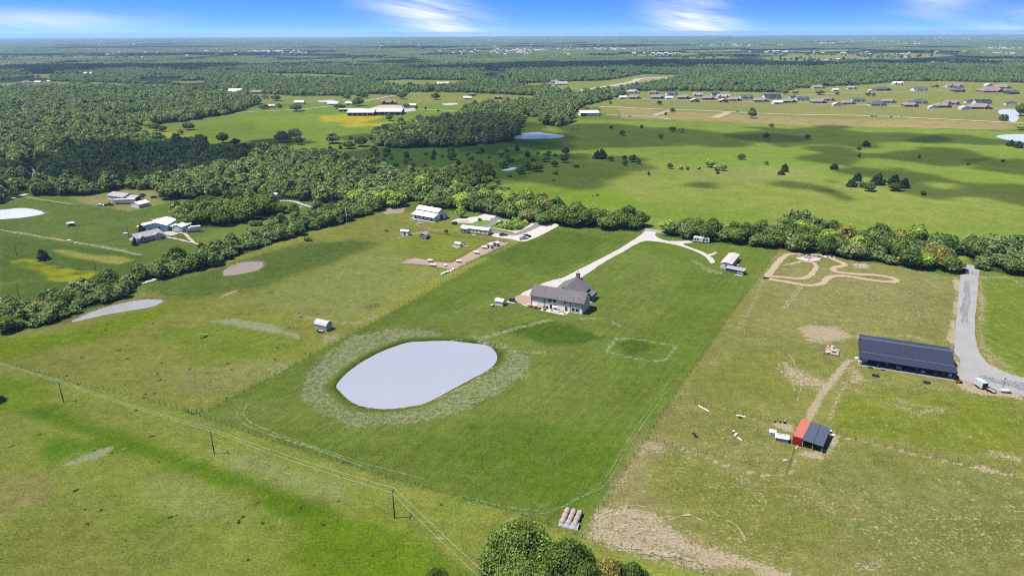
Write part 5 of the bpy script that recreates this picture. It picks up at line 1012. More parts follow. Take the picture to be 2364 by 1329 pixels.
ribs(T1, ((0, -.2, 2.25), (5.6, -.2, 2.25)), ((0, .6, 3.15), (5.6, .6, 3.15)), 12, GRAYM, 'roof_rib', .03); opening(T1, 'r', 5.6, 3.4, 1.7, .05, 1.4, 1.9, 'door', GRAYM)
def utility_trailer(p, r, lab, bed=WOODL, L=2.4):
    o = empty('utility_trailer', p, r, lab, 'trailer'); MB().box(-L / 2, L / 2, -.75, .75, .45, .55).build('bed', bed, o)
    MB().box(-L / 2, L / 2, -.8, -.76, .45, .85).box(-L / 2, L / 2, .76, .8, .45, .85).box(-L / 2 - .04, -L / 2, -.8, .8, .45, .85).build('side_rail', DTRIM, o)
    for y in (-.92, .92): MB().cyl((0, y - .1, .35), (0, y + .1, .35), .34, k=10).build('wheel', RUBBER, o)
    MB().cyl((L / 2, 0, .5), (L / 2 + 1.1, 0, .45), .05, k=5).build('tongue', DTRIM, o)
g = G(740, 766); utility_trailer(g, -.35, 'small dark trailer parked against the gray barn-roofed shed')
T2, l2 = gambrel('barn_shed', 'red barn-roofed shed with white trimmed doors below the white barn', (970, 552), (982, 553), 5.2, 2.2, RED, WHITE, L=3.0)
T2.rotation_euler = (0, 0, T2.rotation_euler.z)
# its ridge runs away from us, so the ends face front: rebuild as a turned shed
for ch_ in list(T2.children): bpy.data.objects.remove(ch_)
prof = [(0, 0), (3.4, 0), (3.4, 2.0), (2.8, 2.75), (1.7, 3.25), (.6, 2.75), (0, 2.0)]
MB().prism(prof, 'y', 0, 5.0).build('wall', RED, T2); r = MB(); pp = [(-.2, 1.95), (.6, 2.83), (1.7, 3.35), (2.8, 2.83), (3.6, 1.95)]
for (xa, za), (xb, zb) in zip(pp, pp[1:]): r.quad_slab([(xa, -.2, za), (xa, 5.2, za), (xb, 5.2, zb), (xb, -.2, zb)], .08)
r.build('roof', STEEL, T2)
dd = MB().box(.55, 2.85, -.08, -.02, .1, 2.05).build('double_door', TRIM, T2)
for x in (.7, 1.8):
    for z in (.25, 1.15): MB().box(x, x + .85, -.1, -.082, z, z + .75).build('door_panel', DTRIM, dd)
MB().box(-.02, .16, -.06, -.01, 0, 2.0).box(3.24, 3.42, -.06, -.01, 0, 2.0).build('corner_trim', TRIM, T2)
T, l = simple('shed', 'plain white shed with a dark doorway left of the red shed', 'shed', (925, 542), (942, 544), 2.6, 2.3, .5, WHITE, WHITE, 'x', [('f', 2.6, .05, 1.2, 1.9, 'doorway', WOODD, None)])
T, l = simple('shed', 'white shed standing on the grass left of the two-storey house', 'shed', (1143, 704), (1160, 707), 2.8, 2.0, .7, WHITE, WHITE, 'x', [('r', 1.4, .1, 1.2, 1.7, 'door', GRAYM)])
def drum_tank(p, r, lab, L=1.8, rad=.45, m=WHITE):
    o = empty('storage_tank', p, r, lab, 'tank'); mb = MB(); k = 10
    for a_, b_, r0, r1 in ((-L / 2, -L / 2 + .15, rad * .6, rad), (-L / 2 + .15, L / 2 - .15, rad, rad), (L / 2 - .15, L / 2, rad, rad * .6)): mb.cyl((a_, 0, rad + .25), (b_, 0, rad + .25), r0, r1, k)
    mb.build('tank_body', m, o, True); MB().cyl((0, 0, rad * 2 + .2), (0, 0, rad * 2 + .4), .16, k=8).build('valve_dome', m, o)
    for x in (-L * .3, L * .3): MB().box(x - .08, x + .08, -rad * .8, rad * .8, 0, .3).build('saddle', DTRIM, o)
drum_tank(G(1137, 707), .5, 'small white tank beside the white shed left of the house', 1.6, .35)
o = empty('dog_house', G(1182, 696), rz, 'dark box-shaped hut on a concrete slab between the white shed and the house', 'hut'); MB().box(-1.0, 1.0, -.8, .8, .12, 1.7).build('wall', GRAYD, o); MB().quad_slab([(-1.1, -.9, 1.72), (1.1, -.9, 1.72), (1.1, .9, 2.1), (-1.1, .9, 2.1)], .1).build('roof', SLATE, o); MB().box(-1.6, 1.7, -1.5, 1.3, 0, .1).build('slab', CONC, o); MB().box(-.4, .5, -.85, -.8, .6, 1.2).build('window', GLASS, o)
# gray mobile home, dark shed, white boat
a, rz, l = frame((1663, 619), (1690, 619.5)); g2 = G(1708, 597); T = empty('mobile_home', a, rz - .0, 'narrow gray mobile home with pale metal roof, right of the two-storey house', 'mobile home')
dv = g2 - G(1690, 619.5); T.rotation_euler = (0, 0, math.atan2(dv.y, dv.x) - math.pi / 2); DD = 17.0; WW = 4.9
gable(T, 0, WW, 0, DD, 2.7, .6, GRAYM, mat('pale_taupe_metal', (.36, .32, .30), .5, .1), 'y', .25); MB().box(-.03, WW + .03, -.03, DD + .03, 0, .5).build('skirting', WHITE, T)
opening(T, 'f', WW, DD, 3.0, .8, 1.4, 1.6, 'window'); MB().box(2.95, 3.05, -.1, -.05, .8, 2.4).build('mullion', TRIM, T); MB().box(.0, 1.9, -.08, -.02, .5, 2.3).build('white_panel', WHITE, T)
for s in (2.5, 5.5, 9.5, 13.0): opening(T, 'r', WW, DD, s, 1.2, 1.1, 1.0)
opening(T, 'r', WW, DD, 7.5, .5, .9, 2., 'door', TRIM); MB().box(WW + .02, WW + 1.8, 6.6, 8.6, .1, .5).build('step', WOODL, T)
for y in (3, 6, 9.5, 13): MB().cyl((2.3, y, 3.2), (2.3, y, 3.55), .08, k=6).build('vent_pipe', STEEL, T)
a, rz, l = frame((1675, 627), (1717, 635)); T = empty('open_shed', a, rz, 'dark gray lean-to shed with white roof edge in front of the mobile home', 'shed')
MB().box(0, l, 0, 2.6, 0, 2.0).build('wall', mat('dark_gray_siding', (.07, .072, .085), .6), T); MB().quad_slab([(-.2, -.3, 2.12), (l + .2, -.3, 2.12), (l + .2, 2.9, 2.45), (-.2, 2.9, 2.45)], .12).build('roof', LAVROOF, T); MB().box(-.2, l + .2, -.36, -.3, 1.95, 2.14).build('roof_edge', TRIM, T); MB().box(l * .62, l * .95, -.05, -.01, .1, 1.8).build('door', GRAYM, T)
def kayak(p, r, lab):
    o = empty('boat', p, r, lab, 'boat'); xs = np.linspace(-1, 1, 9); vs = []; 
    for x in xs:
        w_ = .42 * (1 - abs(x) ** 2.5) + .02; vs += [(x * 1.9, -w_, .35), (x * 1.9, 0, .02 + .12 * x * x), (x * 1.9, w_, .35)]
    fs = [];
    for i in range(8): fs += [(3 * i, 3 * i + 1, 3 * i + 4, 3 * i + 3), (3 * i + 1, 3 * i + 2, 3 * i + 5, 3 * i + 4), (3 * i + 2, 3 * i, 3 * i + 3, 3 * i + 5)]
    MB().add(vs, fs).build('hull', WHITE, o); MB().box(-.4, .4, -.2, .2, .345, .42).build('seat', CREAM, o)
kayak(G(1704, 637), rz, 'upturned white boat lying before the dark lean-to shed')
# white camper
def camper(p1, p2, lab, D=2.4, h=2.5):
    a, rz, l = frame(p1, p2); T = empty('camper_trailer', a, rz, lab, 'camper'); MB().prism([(0, .5), (l, .5), (l, h), (l - .4, h + .35), (.3, h + .35), (0, h)], 'y', 0, D).build('body', WHITE, T)
    MB().box(.4, l - .4, .2, D - .2, h + .35, h + .42).build('roof', ROOFW, T); MB().box(l * .4, l * .6, -.35, -.0, .6, h).build('slide_out', WHITE, T)
    for s, w_ in ((l * .12, .9), (l * .28, .8), (l * .7, .8), (l * .86, .9)): opening(T, 'f', l, D, s, 1.35, w_, .75, trim=None)
    opening(T, 'f', l, D, l * .63, .6, .25, 1.8, 'door', GRAYM, None)
    for x in (l * .45, l * .55): MB().cyl((x, -.06, .38), (x, .2, .38), .38, k=10).build('wheel', RUBBER, T)
    MB().box(l, l + 1.1, D / 2 - .08, D / 2 + .08, .45, .55).build('hitch', DTRIM, T); MB().box(l * .3, l * .36, D * .4, D * .6, h + .42, h + .6).build('roof_vent', STEEL, T)
camper((1600, 559), (1637, 562), 'white camper trailer parked at the tree line by the branch of the drive')

# -- white barn with lean-tos
a, rz, l = frame((954, 503), (1003, 512)); L = 17.0; T = empty('barn', a, rz, 'big white metal barn with a raised centre roof and lean-to sides', 'barn')
gable(T, 0, L, 3.4, 9.0, 5.2, 1.5, WHITE, ROOFW, 'x', .35, name='main_roof')
MB().prism([(0, 0), (3.4, 0), (3.4, 4.1), (0, 3.0)], 'x', .0, L).build('front_lean_to', WHITE, T); MB().prism([(9.0, 0), (12, 0), (12, 3.0), (9.0, 4.1)], 'x', 0, L).build('rear_lean_to', WHITE, T)
MB().quad_slab([(-.3, -1.4, 2.75), (L + .3, -1.4, 2.75), (L + .3, 3.4, 4.25), (-.3, 3.4, 4.25)], .12).build('lean_to_roof', ROOFW, T); MB().quad_slab([(-.3, 9.0, 4.25), (L + .3, 9.0, 4.25), (L + .3, 12.4, 3.05), (-.3, 12.4, 3.05)], .12).build('lean_to_roof', ROOFW, T)
for x in np.linspace(0.1, L - .1, 6): MB().box(x - .08, x + .08, -1.3, -1.14, 0, 2.65).build('post', DTRIM, T)
for s in (2.2, 5, 8, 11.2, 14.6): opening(T, 'f', L, 12, s, .05 if s in (2.2, 8, 14.6) else .9, 1.2, 2.0 if s in (2.2, 8, 14.6) else 1.0, 'door' if s in (2.2, 8, 14.6) else 'window', WOODD)
for s in (3, 7, 11.5): MB().box(s, s + .9, 3.3, 3.36, 4.45, 4.75).build('clerestory_window', GLASS, T)
opening(T, 'r', L, 12, 6.2, .05, 2.6, 3.0, 'sliding_door', WOODD); opening(T, 'r', L, 12, 6.2, 4.5, .7, .8); opening(T, 'r', L, 12, 1.6, 1.1, .7, .7); opening(T, 'r', L, 12, 10.4, 1.1, .7, .7)
MB().box(L * .55, L * .6, 6.0, 6.5, 6.7, 7.1).build('roof_vent', ROOFW, T); MB().box(-.6, L + 1.2, -1.6, 0, .0, .1).build('walkway', CONC, T)
o = empty('trailer_frame', G(970, 516), rz + .9, 'two pale upturned boats beside the track in front of the white barn', 'boats'); bpy.data.objects.remove(o)
kayak(G(964, 517), rz + .8, 'left one of two pale boats lying in front of the white barn'); kayak(G(974, 515), rz + .8, 'right one of two pale boats lying in front of the white barn')
# white mobile home
T, l = simple('mobile_home', 'long white mobile home with a pale roof beside the looped drive', 'mobile home', (1064, 536), (1127, 543.5), 4.6, 2.9, .7, CREAM, ROOFW, 'x', [('f', s, 1.3, w_, .9) for s, w_ in ((5.8, .9), (7.9, .7), (9.8, .6), (12.6, .9), (15, .9))], .3, 0, DTRIM)
MB().box(1.2, 4.6, -1.2, -.02, .4, 2.6).build('bay', CREAM, T); 
for s in (1.9, 2.9, 3.9): MB().box(s - .3, s + .3, -1.26, -1.21, .7, 2.1).build('bay_window', GLASS, T)
MB().quad_slab([(1.0, -1.5, 2.75), (4.8, -1.5, 2.75), (4.8, .4, 3.2), (1.0, .4, 3.2)], .1).build('bay_roof', ROOFW, T)
MB().box(.05, 1.1, -.3, -.02, .3, 2.3).build('porch_screen', DTRIM, T); opening(T, 'r', l, 4.6, 2.3, 1.2, .9, .9)
# coop and sheds in the pens
T, l = simple('coop', 'white chicken coop on the round pinkish yard', 'coop', (1050, 568), (1062, 570), 2.2, 1.6, .5, WHITE, WHITE, 'x', [('f', 1.0, .2, .5, 1.1, 'door', GRAYM, None)])
g = G(1068, 566); o = empty('lean_to', g, .3, 'small dark awning attached at the right of the white coop', 'awning'); MB().quad_slab([(-.2, -.8, 1.1), (1.6, -.8, 1.0), (1.6, .8, 1.5), (-.2, .8, 1.6)], .08).build('roof', SLATE, o); MB().cyl((1.5, -.7, 0), (1.5, -.7, 1.), .05, k=5).cyl((1.5, .7, 0), (1.5, .7, 1.4), .05, k=5).build('post', DTRIM, o)
for (x, y, lab) in ((1124, 573, 'left white shelter in the narrow sand pen'), (1139, 569, 'right white shelter with an open front in the narrow sand pen')):
    g = G(x, y); T, l = simple('animal_shelter', lab, 'shelter', (x, y), (x + 9, y + 1.2), 2.6, 1.9, .5, GRAYM if x > 1130 else WHITE, WHITE, 'y', [('f', 1.0, .05, .9, 1.4, 'opening', WOODD, None)], .2)
def low_shelter(p, r, lab):
    o = empty('feed_shelter', p, r, lab, 'shelter', 'low roofed feeders in the pens'); MB().quad_slab([(-1.3, -.6, 1.1), (1.3, -.6, 1.1), (1.3, .7, 1.35), (-1.3, .7, 1.35)], .1).build('roof', WHITE, o)
    for x in (-1.2, 1.2):
        for y in (-.5, .6): MB().box(x - .05, x + .05, y - .05, y + .05, 0, 1.05).build('post', DTRIM, o)
    MB().box(-1., 1., -.2, .3, .2, .5).build('trough', DTRIM, o)
for x, y, lab in ((993, 605, 'dark fronted feeder at the left end of the sand corral'), (1059, 606, 'feeder at the corner where the narrow pen meets the corral'), (1100, 586, 'feeder halfway up the narrow sand pen'), (1118, 574, 'feeder just before the left white shelter'), (1000, 615, 'low feeder at the lower edge of the corral')): low_shelter(G(x, y), -.3, lab)
crate(G(1029, 615), .3, 'pale crate on the sand in the middle of the corral', WHITE, (1.4, 1., 1.)); crate(G(1094, 544), .1, 'pale bench-like box by the rail fence', CREAM, (1.8, .5, .5))
for i, (x, y) in enumerate(((1022, 634), (1028, 631), (1034, 629), (1041, 627), (1046, 623))): crate(G(x, y), .6 + i * .2, ('white', 'dark', 'gray', 'white', 'pale')[i] + ' box ' + ('nearest the pasture', 'second from the pasture', 'in the middle', 'second from the corral', 'nearest the corral')[i] + ' in the row of stored things', (WHITE, DTRIM, STEEL, WHITE, CREAM)[i], (1.5, .9, .7))

# -- left farms
T, l = simple('house', 'cream manufactured house with a gray roof, left of the box truck', 'house', (318, 563), (377, 549), 8.6, 2.9, 1.7, CREAM, LAVROOF, 'x', [('f', s, 1.1, .6, 1.1) for s in (5.2, 6.2, 7.2, 11.6, 13.0)] + [('f', 9.6, .4, .7, 1.9, 'door', DTRIM)], .4, 0, DTRIM)
gable(T, 1.2, 4.0, -1.0, 4, 2.9, 1.1, CREAM, LAVROOF, 'y', .3, name='porch_roof'); MB().box(1.5, 3.7, -1.08, -1.02, .4, 2.9).build('arched_surround', WOODD, T); MB().box(2.1, 3.1, -1.16, -1.1, .9, 2.3).build('window', TRIM, T); MB().box(2.4, 2.8, -1.2, -1.17, 1.1, 2.1).build('window_pane', GLASS, T)
gable(T, 9.2, 13, -.9, 4, 2.9, .9, CREAM, LAVROOF, 'y', .3, name='dormer_roof'); MB().box(9.5, 12.7, -1.4, -.9, 0, .4).build('deck', CREAM, T)
a, rz, l = frame((338, 534), (379, 534)); T = empty('metal_building', a, rz, 'pale blue metal workshop with a white roof behind the cream house', 'workshop')
gable(T, 0, 12.0, 0, 13.0, 3.6, 1.5, BLUEW, mat('pale_metal_roof', (.56, .60, .66), .4, .05), 'y', .3); opening(T, 'f', 12, 13, 7.6, .05, 1.7, 2.6, 'door', WOODD); opening(T, 'f', 12, 13, 2.5, 1.0, .6, .7); opening(T, 'f', 12, 13, 4.6, .05, .9, 2.0, 'door', TRIM)
MB().quad_slab([(-6.5, 1, 2.3), (-.1, 1, 3.5), (-.1, 10, 3.5), (-6.5, 10, 2.3)], .12).build('lean_to_roof', WHITE, T)
for y in (1.2, 5.5, 9.8): MB().cyl((-6.3, y, 0), (-6.3, y, 2.2), .1, k=6).build('post', DTRIM, T)
a, rz, l = frame((398, 534), (415, 537)); T = empty('garage', a, rz, 'white metal garage with an open carport on its left, next to the box truck', 'garage'); gable(T, 0, 6.4, 0, 8.5, 2.8, 1.1, WHITE, ROOFW, 'y', .25); T.rotation_euler = (0, 0, rz + .25); opening(T, 'f', 6.4, 8.5, 3.2, .05, 3.2, 2.4, 'garage_door', TRIM, None)
MB().quad_slab([(-5.5, 1, 2.3), (-.1, 1, 2.7), (-.1, 8, 2.7), (-5.5, 8, 2.3)], .12).build('carport_roof', WHITE, T)
for y in (1.2, 7.8): MB().cyl((-5.3, y, 0), (-5.3, y, 2.2), .08, k=6).build('post', DTRIM, T)
def box_truck(p, r, lab):
    o = empty('box_truck', p, r, lab, 'truck'); MB().box(-4.0, 1.4, -1.2, 1.2, .9, 3.3).build('cargo_box', WHITE, o); MB().prism([(1.5, .7), (3.4, .7), (3.4, 1.6), (2.9, 1.8), (2.5, 2.6), (1.5, 2.6)], 'y', -1.1, 1.1).build('cab', WHITE, o)
    MB().prism([(2.52, 1.85), (2.95, 1.85), (2.62, 2.5)], 'y', -1.12, 1.12).build('side_window', GLASS, o); MB().box(-4, 3.2, -.5, .5, .55, .85).build('chassis', DTRIM, o)
    for x in (2.6, -2.6):
        for y in (-1.05, 1.05): MB().cyl((x, y - .15, .45), (x, y + .15, .45), .45, k=10).build('wheel', RUBBER, o)
box_truck(G(447, 535), math.radians(195), 'white box truck parked at the right end of the left farm')
def car(p, r, lab, body, kind='car', cat=None, name='parked_car', group=None):
    o = empty(name, p, r, lab, cat or ('pickup' if kind == 'pickup' else 'car'), group)
    prof = {'car': [(-2.2, .35), (2.2, .35), (2.25, .75), (1.2, .95), (-1.9, .98), (-2.25, .85)], 'suv': [(-2.3, .4), (2.3, .4), (2.35, .95), (1.3, 1.1), (-2.2, 1.1), (-2.35, .9)], 'pickup': [(-2.7, .5), (2.7, .5), (2.75, 1.0), (1.5, 1.2), (-2.7, 1.2)]}[kind]
    MB().prism(prof, 'y', -.9, .9).build('body', body, o)
    cab = {'car': [(-1.7, .95), (1.2, .93), (.5, 1.42), (-1.1, 1.45)], 'suv': [(-2.2, 1.08), (1.3, 1.08), (.6, 1.72), (-2.0, 1.75)], 'pickup': [(-.6, 1.18), (1.5, 1.18), (.8, 1.8), (-.4, 1.82)]}[kind]
    MB().prism(cab, 'y', -.8, .8).build('windows', GLASS, o); tx = [c[0] for c in cab[2:]]; tz = cab[3][1]
    MB().box(min(tx) + .05, max(tx) - .05, -.72, .72, tz - .02, tz + .05).build('roof', body, o)
    if kind == 'pickup': MB().box(-2.6, -.75, -.78, .78, 1.19, 1.215).build('bed', DTRIM, o)
    X = prof[1][0] - .8
    for x in (-X, X):
        for y in (-.85, .85): MB().cyl((x, y - .1, .34), (x, y + .1, .34), .34, k=10).build('wheel', RUBBER, o)
    return o
car(G(1162, 544), .12, 'black car on the concrete apron beside the white mobile home', BLACKP); car(G(1208, 552), math.radians(25), 'white pickup at the corner of the concrete apron', TRIM, 'pickup'); car(G(1216, 548), math.radians(25), 'black car parked right behind the white pickup', BLACKP, 'suv')
car(G(1147, 491), -.9, 'dark red vehicle standing in the drive behind the green island', mat('dark_red_paint', (.12, .02, .02), .3), 'suv'); car(G(233, 476), .1, 'silver-white car in the yard of the far left farm', TRIM); car(G(252, 475), .15, 'dark pickup behind the long white trailer', BLACKP, 'pickup'); car(G(330, 452), .05, 'dark car right of the gray roofed carport', BLACKP); car(G(356, 457), .1, 'small dark cart in the yard right of the pinkish shed', GRAYD)
o = empty('cargo_trailer', G(290, 471), .15, 'long white cargo trailer in front of the gray roofed carport', 'trailer'); MB().box(-6.2, 6.2, -1.25, 1.25, 1.0, 3.4).build('cargo_box', WHITE, o); MB().box(-6, 6, -1.1, 1.1, .6, .98).build('chassis', DTRIM, o)
for x in (3.2, 4.4, -5.0):
    for y in (-1.1, 1.1): MB().cyl((x, y - .15, .45), (x, y + .15, .45), .45, k=8).build('wheel', RUBBER, o)
T, l = simple('shed', 'weathered pinkish-white shed with a dark doorway beside the long white trailer', 'shed', (322, 481), (347, 475), 8.0, 2.4, 1.3, PINKW, CREAM, 'x', [('l', 4, .05, 2.6, 2.0, 'doorway', WOODD, None)], .3)
MB().prism([(0, 0), (8, 0), (8, 2.4), (4, 3.7), (0, 2.4)], 'x', -.06, -.01).build('gable_cladding', WHITE, T)
T, l = simple('house', 'white house with gray-brown roof and dark carport by the left forest', 'house', (250, 460), (286, 465), 9.5, 2.8, 1.6, BLUEW, LAVROOF, 'x', [('f', s, 1.1, .9, .9, 'window', GLASS, None) for s in (3, 8, 12)], .4, L=15.5)
gable(T, 15.6, 24, 1.5, 9.5, 2.3, 1.2, GRAYD, LAVROOF, 'x', .4, zb=1.7, name='carport_roof')
for x in (16, 23.6):
    for y in (1.7, 9.2): MB().cyl((x, y, 0), (x, y, 2.2), .12, k=6).build('carport_post', WOODD, T)
T, l = simple('shed', 'tiny white roofed animal shed in the left field beside the small pen', 'shed', (157, 523), (172, 521), 3.2, 1.7, .3, WOODL, WHITE, 'x', [('f', 2., .05, 1.6, 1.1, 'opening', WOODD, None)], .3)
T, l = simple('cottage', 'pale cottage half hidden at the end of the loop drive', 'cottage', (612, 458), (634, 462), 6, 2.6, 1.6, CREAM, WHITE, 'x', [('f', 4, 1, .9, .9)], .4)
crate(G(160, 557), .2, 'pale box in the field in front of the pole', WHITE, (1.6, 1, .8)); crate(G(290, 541), .2, 'white chest beside the tall pole at the cream house', WHITE, (2.2, 1, .8))
# debris heaps
def heap(p, label, cat, n, R, mats, smax=1.3, name='debris_pile', planks=True):
    o = empty(name, p, 0, label, cat); r = random.Random(int(p.x * 7)); ms = []
    MB().add([(math.cos(t) * R * .9 * (1 + .15 * math.sin(3 * t)), math.sin(t) * R * .55, .0) for t in np.linspace(0, 6.28, 12, endpoint=False)] + [(math.cos(t) * R * .5, math.sin(t) * R * .3, .5) for t in np.linspace(0, 6.28, 12, endpoint=False)] + [(0, 0, .75)], [(i, (i + 1) % 12, 12 + (i + 1) % 12, 12 + i) for i in range(12)] + [(12 + i, 12 + (i + 1) % 12, 24) for i in range(12)]).build('mound', mats[0], o)
    for i in range(n):
        x, y = r.gauss(0, R * .42), r.gauss(0, R * .26); s = r.uniform(.3, smax); mb = MB()
        if planks and i % 2: mb.box(-s * 1.2, s * 1.2, -.12, .12, -.06, .06)
        else: mb.cyl((-s * .4, 0, 0), (s * .4, r.uniform(-.2, .2), r.uniform(-.1, .3)), s * .3, s * .22, 5)
        c_ = mb.build('plank' if planks and i % 2 else 'chunk', r.choice(mats), o); c_.location = (x, y, .35 + max(0, .5 - abs(x) / R)); c_.rotation_euler = (r.uniform(-.4, .4), r.uniform(-.4, .4), r.uniform(0, 3.1))
heap(G(1868, 597), 'heap of pale broken boards and rubble inside the dirt bike loop', 'debris pile', 46, 6.5, [RUBBLE, WHITE, GRAYM, WOODL, GRAYD])
heap(G(1990, 612), 'low brown mound of soil near the tree line', 'soil mound', 8, 4.5, [SOIL, WOODD, WOODL], .8, 'soil_mound', False)
heap(G(370, 508), 'scattered boards and rubble behind the pale blue workshop', 'debris pile', 24, 6, [SOIL, RUBBLE, WOODL, RED], 1.4); heap(G(766, 464), 'gray brush pile on the bright lawn near the loop drive', 'brush pile', 16, 3.5, [GRAYM, WOODL], 1.2, 'brush_pile')
heap(G(1915, 592), 'strewn gray branches along the tree line behind the dirt track', 'brush pile', 12, 4, [RUBBLE, GRAYM], 1.4, 'brush_pile')

# -- black roofed building on the right
a, rz, l = frame((1984, 842), (2200, 877)); L = 27.6; D = 19.0; T = empty('barn_house', a, rz, 'long black building with a dark blue-black metal roof and open porch by the gravel road', 'barn house')
gable(T, .2, L - .2, 3.2, D, 3.35, 1.95, GRAYD, NAVY, 'x', .0, ridge=10.2, name='main_roof')
MB().quad_slab([(-.3, -.5, 2.75), (L + .3, -.5, 2.75), (L + .3, 3.2, 3.5), (-.3, 3.2, 3.5)], .1).build('porch_roof', NAVY, T); ribs(T, ((0, 3.2, 3.52), (L, 3.2, 3.52)), ((0, 10.2, 5.46), (L, 10.2, 5.46)), 62, NAVY, 'roof_rib', .03); ribs(T, ((-.2, -.5, 2.78), (L + .2, -.5, 2.78)), ((-.2, 3.2, 3.53), (L + .2, 3.2, 3.53)), 62, NAVY, 'roof_rib', .03)
MB().box(-.3, L + .3, 10.0, 10.4, 5.42, 5.52).build('ridge_cap', mat('charcoal_metal', (.07, .07, .08), .4), T); MB().cyl((-.1, 3.2, 3.55), (L + .1, 3.2, 3.55), .06, k=5).build('roof_flashing', mat('gray_flashing', (.16, .14, .15), .5), T)
MB().quad_slab([(-.3, 10.4, 5.44), (L + .3, 10.4, 5.44), (L + .3, D + .5, 3.3), (-.3, D + .5, 3.3)], .05).build('rear_roof', SLATE, T)  # rear slope's brighter light is put into a paler roof colour
MB().box(-.3, L + .1, -.5, 3.2, 0, .22).build('porch_slab', mat('dark_porch_slab', (.10, .10, .11), .8), T); MB().box(-.32, L + .12, -.62, -.5, 0, .24).build('slab_edge', CONC, T)
for x in (.1, 5.5, 11.0, 16.5, 22.0, 27.2): MB().box(x - .09, x + .09, -.35, -.17, .2, 2.7).build('porch_post', DTRIM, T)
MB().box(12.6, 12.75, 7.0, 7.15, 4.6, 5.0).build('vent_pipe', STEEL, T)
for s in (2.2, 6.6, 10.1, 14.0, 19.0): opening(T, 'f', L, D, s, 1.2, .9, .9, off=-3.2)
for s in (4.4, 12.0, 17.0): opening(T, 'f', L, D, s, .25, 1.0, 2.1, 'door', DTRIM, GRAYM, off=-3.2)
BH = T
def onbarn(x, y, z=0): return Tl(BH, x, y, z)
for x, lab, m_, s_ in ((1.6, 'gray rack at the left end of the black porch', STEEL, (1.6, .5, 1.6)), (5.2, 'dark storage chest on the left part of the black porch', DTRIM, (1.5, .7, .7)), (8.3, 'tan cabinet standing on the black porch', WOODL, (.8, .5, 1.7)), (11.8, 'gray bench on the middle of the black porch', GRAYM, (1.6, .6, .8)), (18.8, 'white chest on the right half of the black porch', WHITE, (1.2, .7, .7)), (22.6, 'dark counter on the right part of the black porch', WOODD, (2.0, .7, .9)), (24.4, 'red cabinet at the right end of the black porch', RED, (.8, .6, 1.2)), (25.6, 'bright red box beside the white freezer on the black porch', RED, (.5, .6, 1.1)), (26.4, 'white freezer at the right end of the black porch', WHITE, (.9, .7, 1.2))):
    crate(onbarn(x, 1.8 if s_[2] < 1.5 else 2.4, .22), rz, lab, m_, s_, lid=m_)
crate(onbarn(-.0, .6, .22), rz, 'white chest on the left corner of the black porch', WHITE, (.8, 1.0, 1.), lid=WHITE)
crate(onbarn(-.9, 3.6), rz, 'white air conditioner unit at the left end of the black building', WHITE, (.9, .9, 1.), 'air_conditioner', 'air conditioner'); crate(onbarn(3.2, -1.1), rz, 'dark trough lying just before the black porch', DTRIM, (1.3, .5, .35), 'trough', 'trough', RUBBER); crate(onbarn(7.0, -1.2), rz, 'low dark mat box before the left part of the black porch', DTRIM, (1.3, .5, .2), lid=DTRIM)
crate(onbarn(27.9, -1.9), rz, 'small red bin at the right corner of the black building', RED, (.5, .5, .9), 'bin', 'bin', RED); crate(onbarn(29, -1.5), rz + .4, 'dark lidded bin right of the small red bin', DTRIM, (.8, .6, .7), 'bin', 'bin', RUBBER)
def trough(p, r, lab):
    o = empty('water_trough', p, r, lab, 'trough'); MB().cyl((0, 0, 0), (0, 0, .5), .85, .95, 14).build('tub', RUBBER, o); MB().cyl((0, 0, .45), (0, 0, .52), .8, .8, 14).build('water_surface', GLASS, o); o.scale = (1.2, .7, 1)
trough(G(2021, 868), rz, 'black oval stock tank in the grass left before the black building'); trough(G(2139, 884), rz, 'black oval stock tank in the grass before the middle of the black building')
# enclosed trailer, flat trailer, lamp, propane tank
o = empty('enclosed_trailer', G(2262, 893), math.radians(97), 'pale blue roofed enclosed trailer on the gravel right of the black building', 'trailer'); MB().box(-1.8, 1.8, -1.0, 1.0, .5, 2.3).build('trailer_body', SILVER, o); MB().box(-1.85, 1.85, -1.03, 1.03, 2.3, 2.38).build('roof', mat('pale_blue_metal', (.28, .36, .44), .35), o); MB().box(-1.84, -1.8, -.85, .85, .6, 2.15).build('rear_door', WOODD, o)
for y in (-1.05, 1.05):
    for x in (-.4, .45): MB().cyl((x, y - .1, .35), (x, y + .1, .35), .34, k=10).build('wheel', RUBBER, o)
MB().cyl((1.8, 0, .5), (3.0, 0, .45), .06, k=5).build('tongue', DTRIM, o)
utility_trailer(G(2284, 902), math.radians(-75), 'flat trailer with a wooden bed beside the enclosed trailer', WOODL, 3.4)
drum_tank(G(2321, 906), math.radians(-12), 'white propane tank beside the lamp post at the right edge', 2.8, .5)
def lamp(p, lab, h=4.4):
    o = empty('lamp_post', p, 0, lab, 'lamp post'); MB().cyl((0, 0, 0), (0, 0, h), .08, .06, 6).build('pole', DTRIM, o); MB().box(-.25, .25, -.12, .12, h, h + .2).build('lamp_head', DTRIM, o)
lamp(G(2313, 903), 'dark lamp post beside the propane tank')
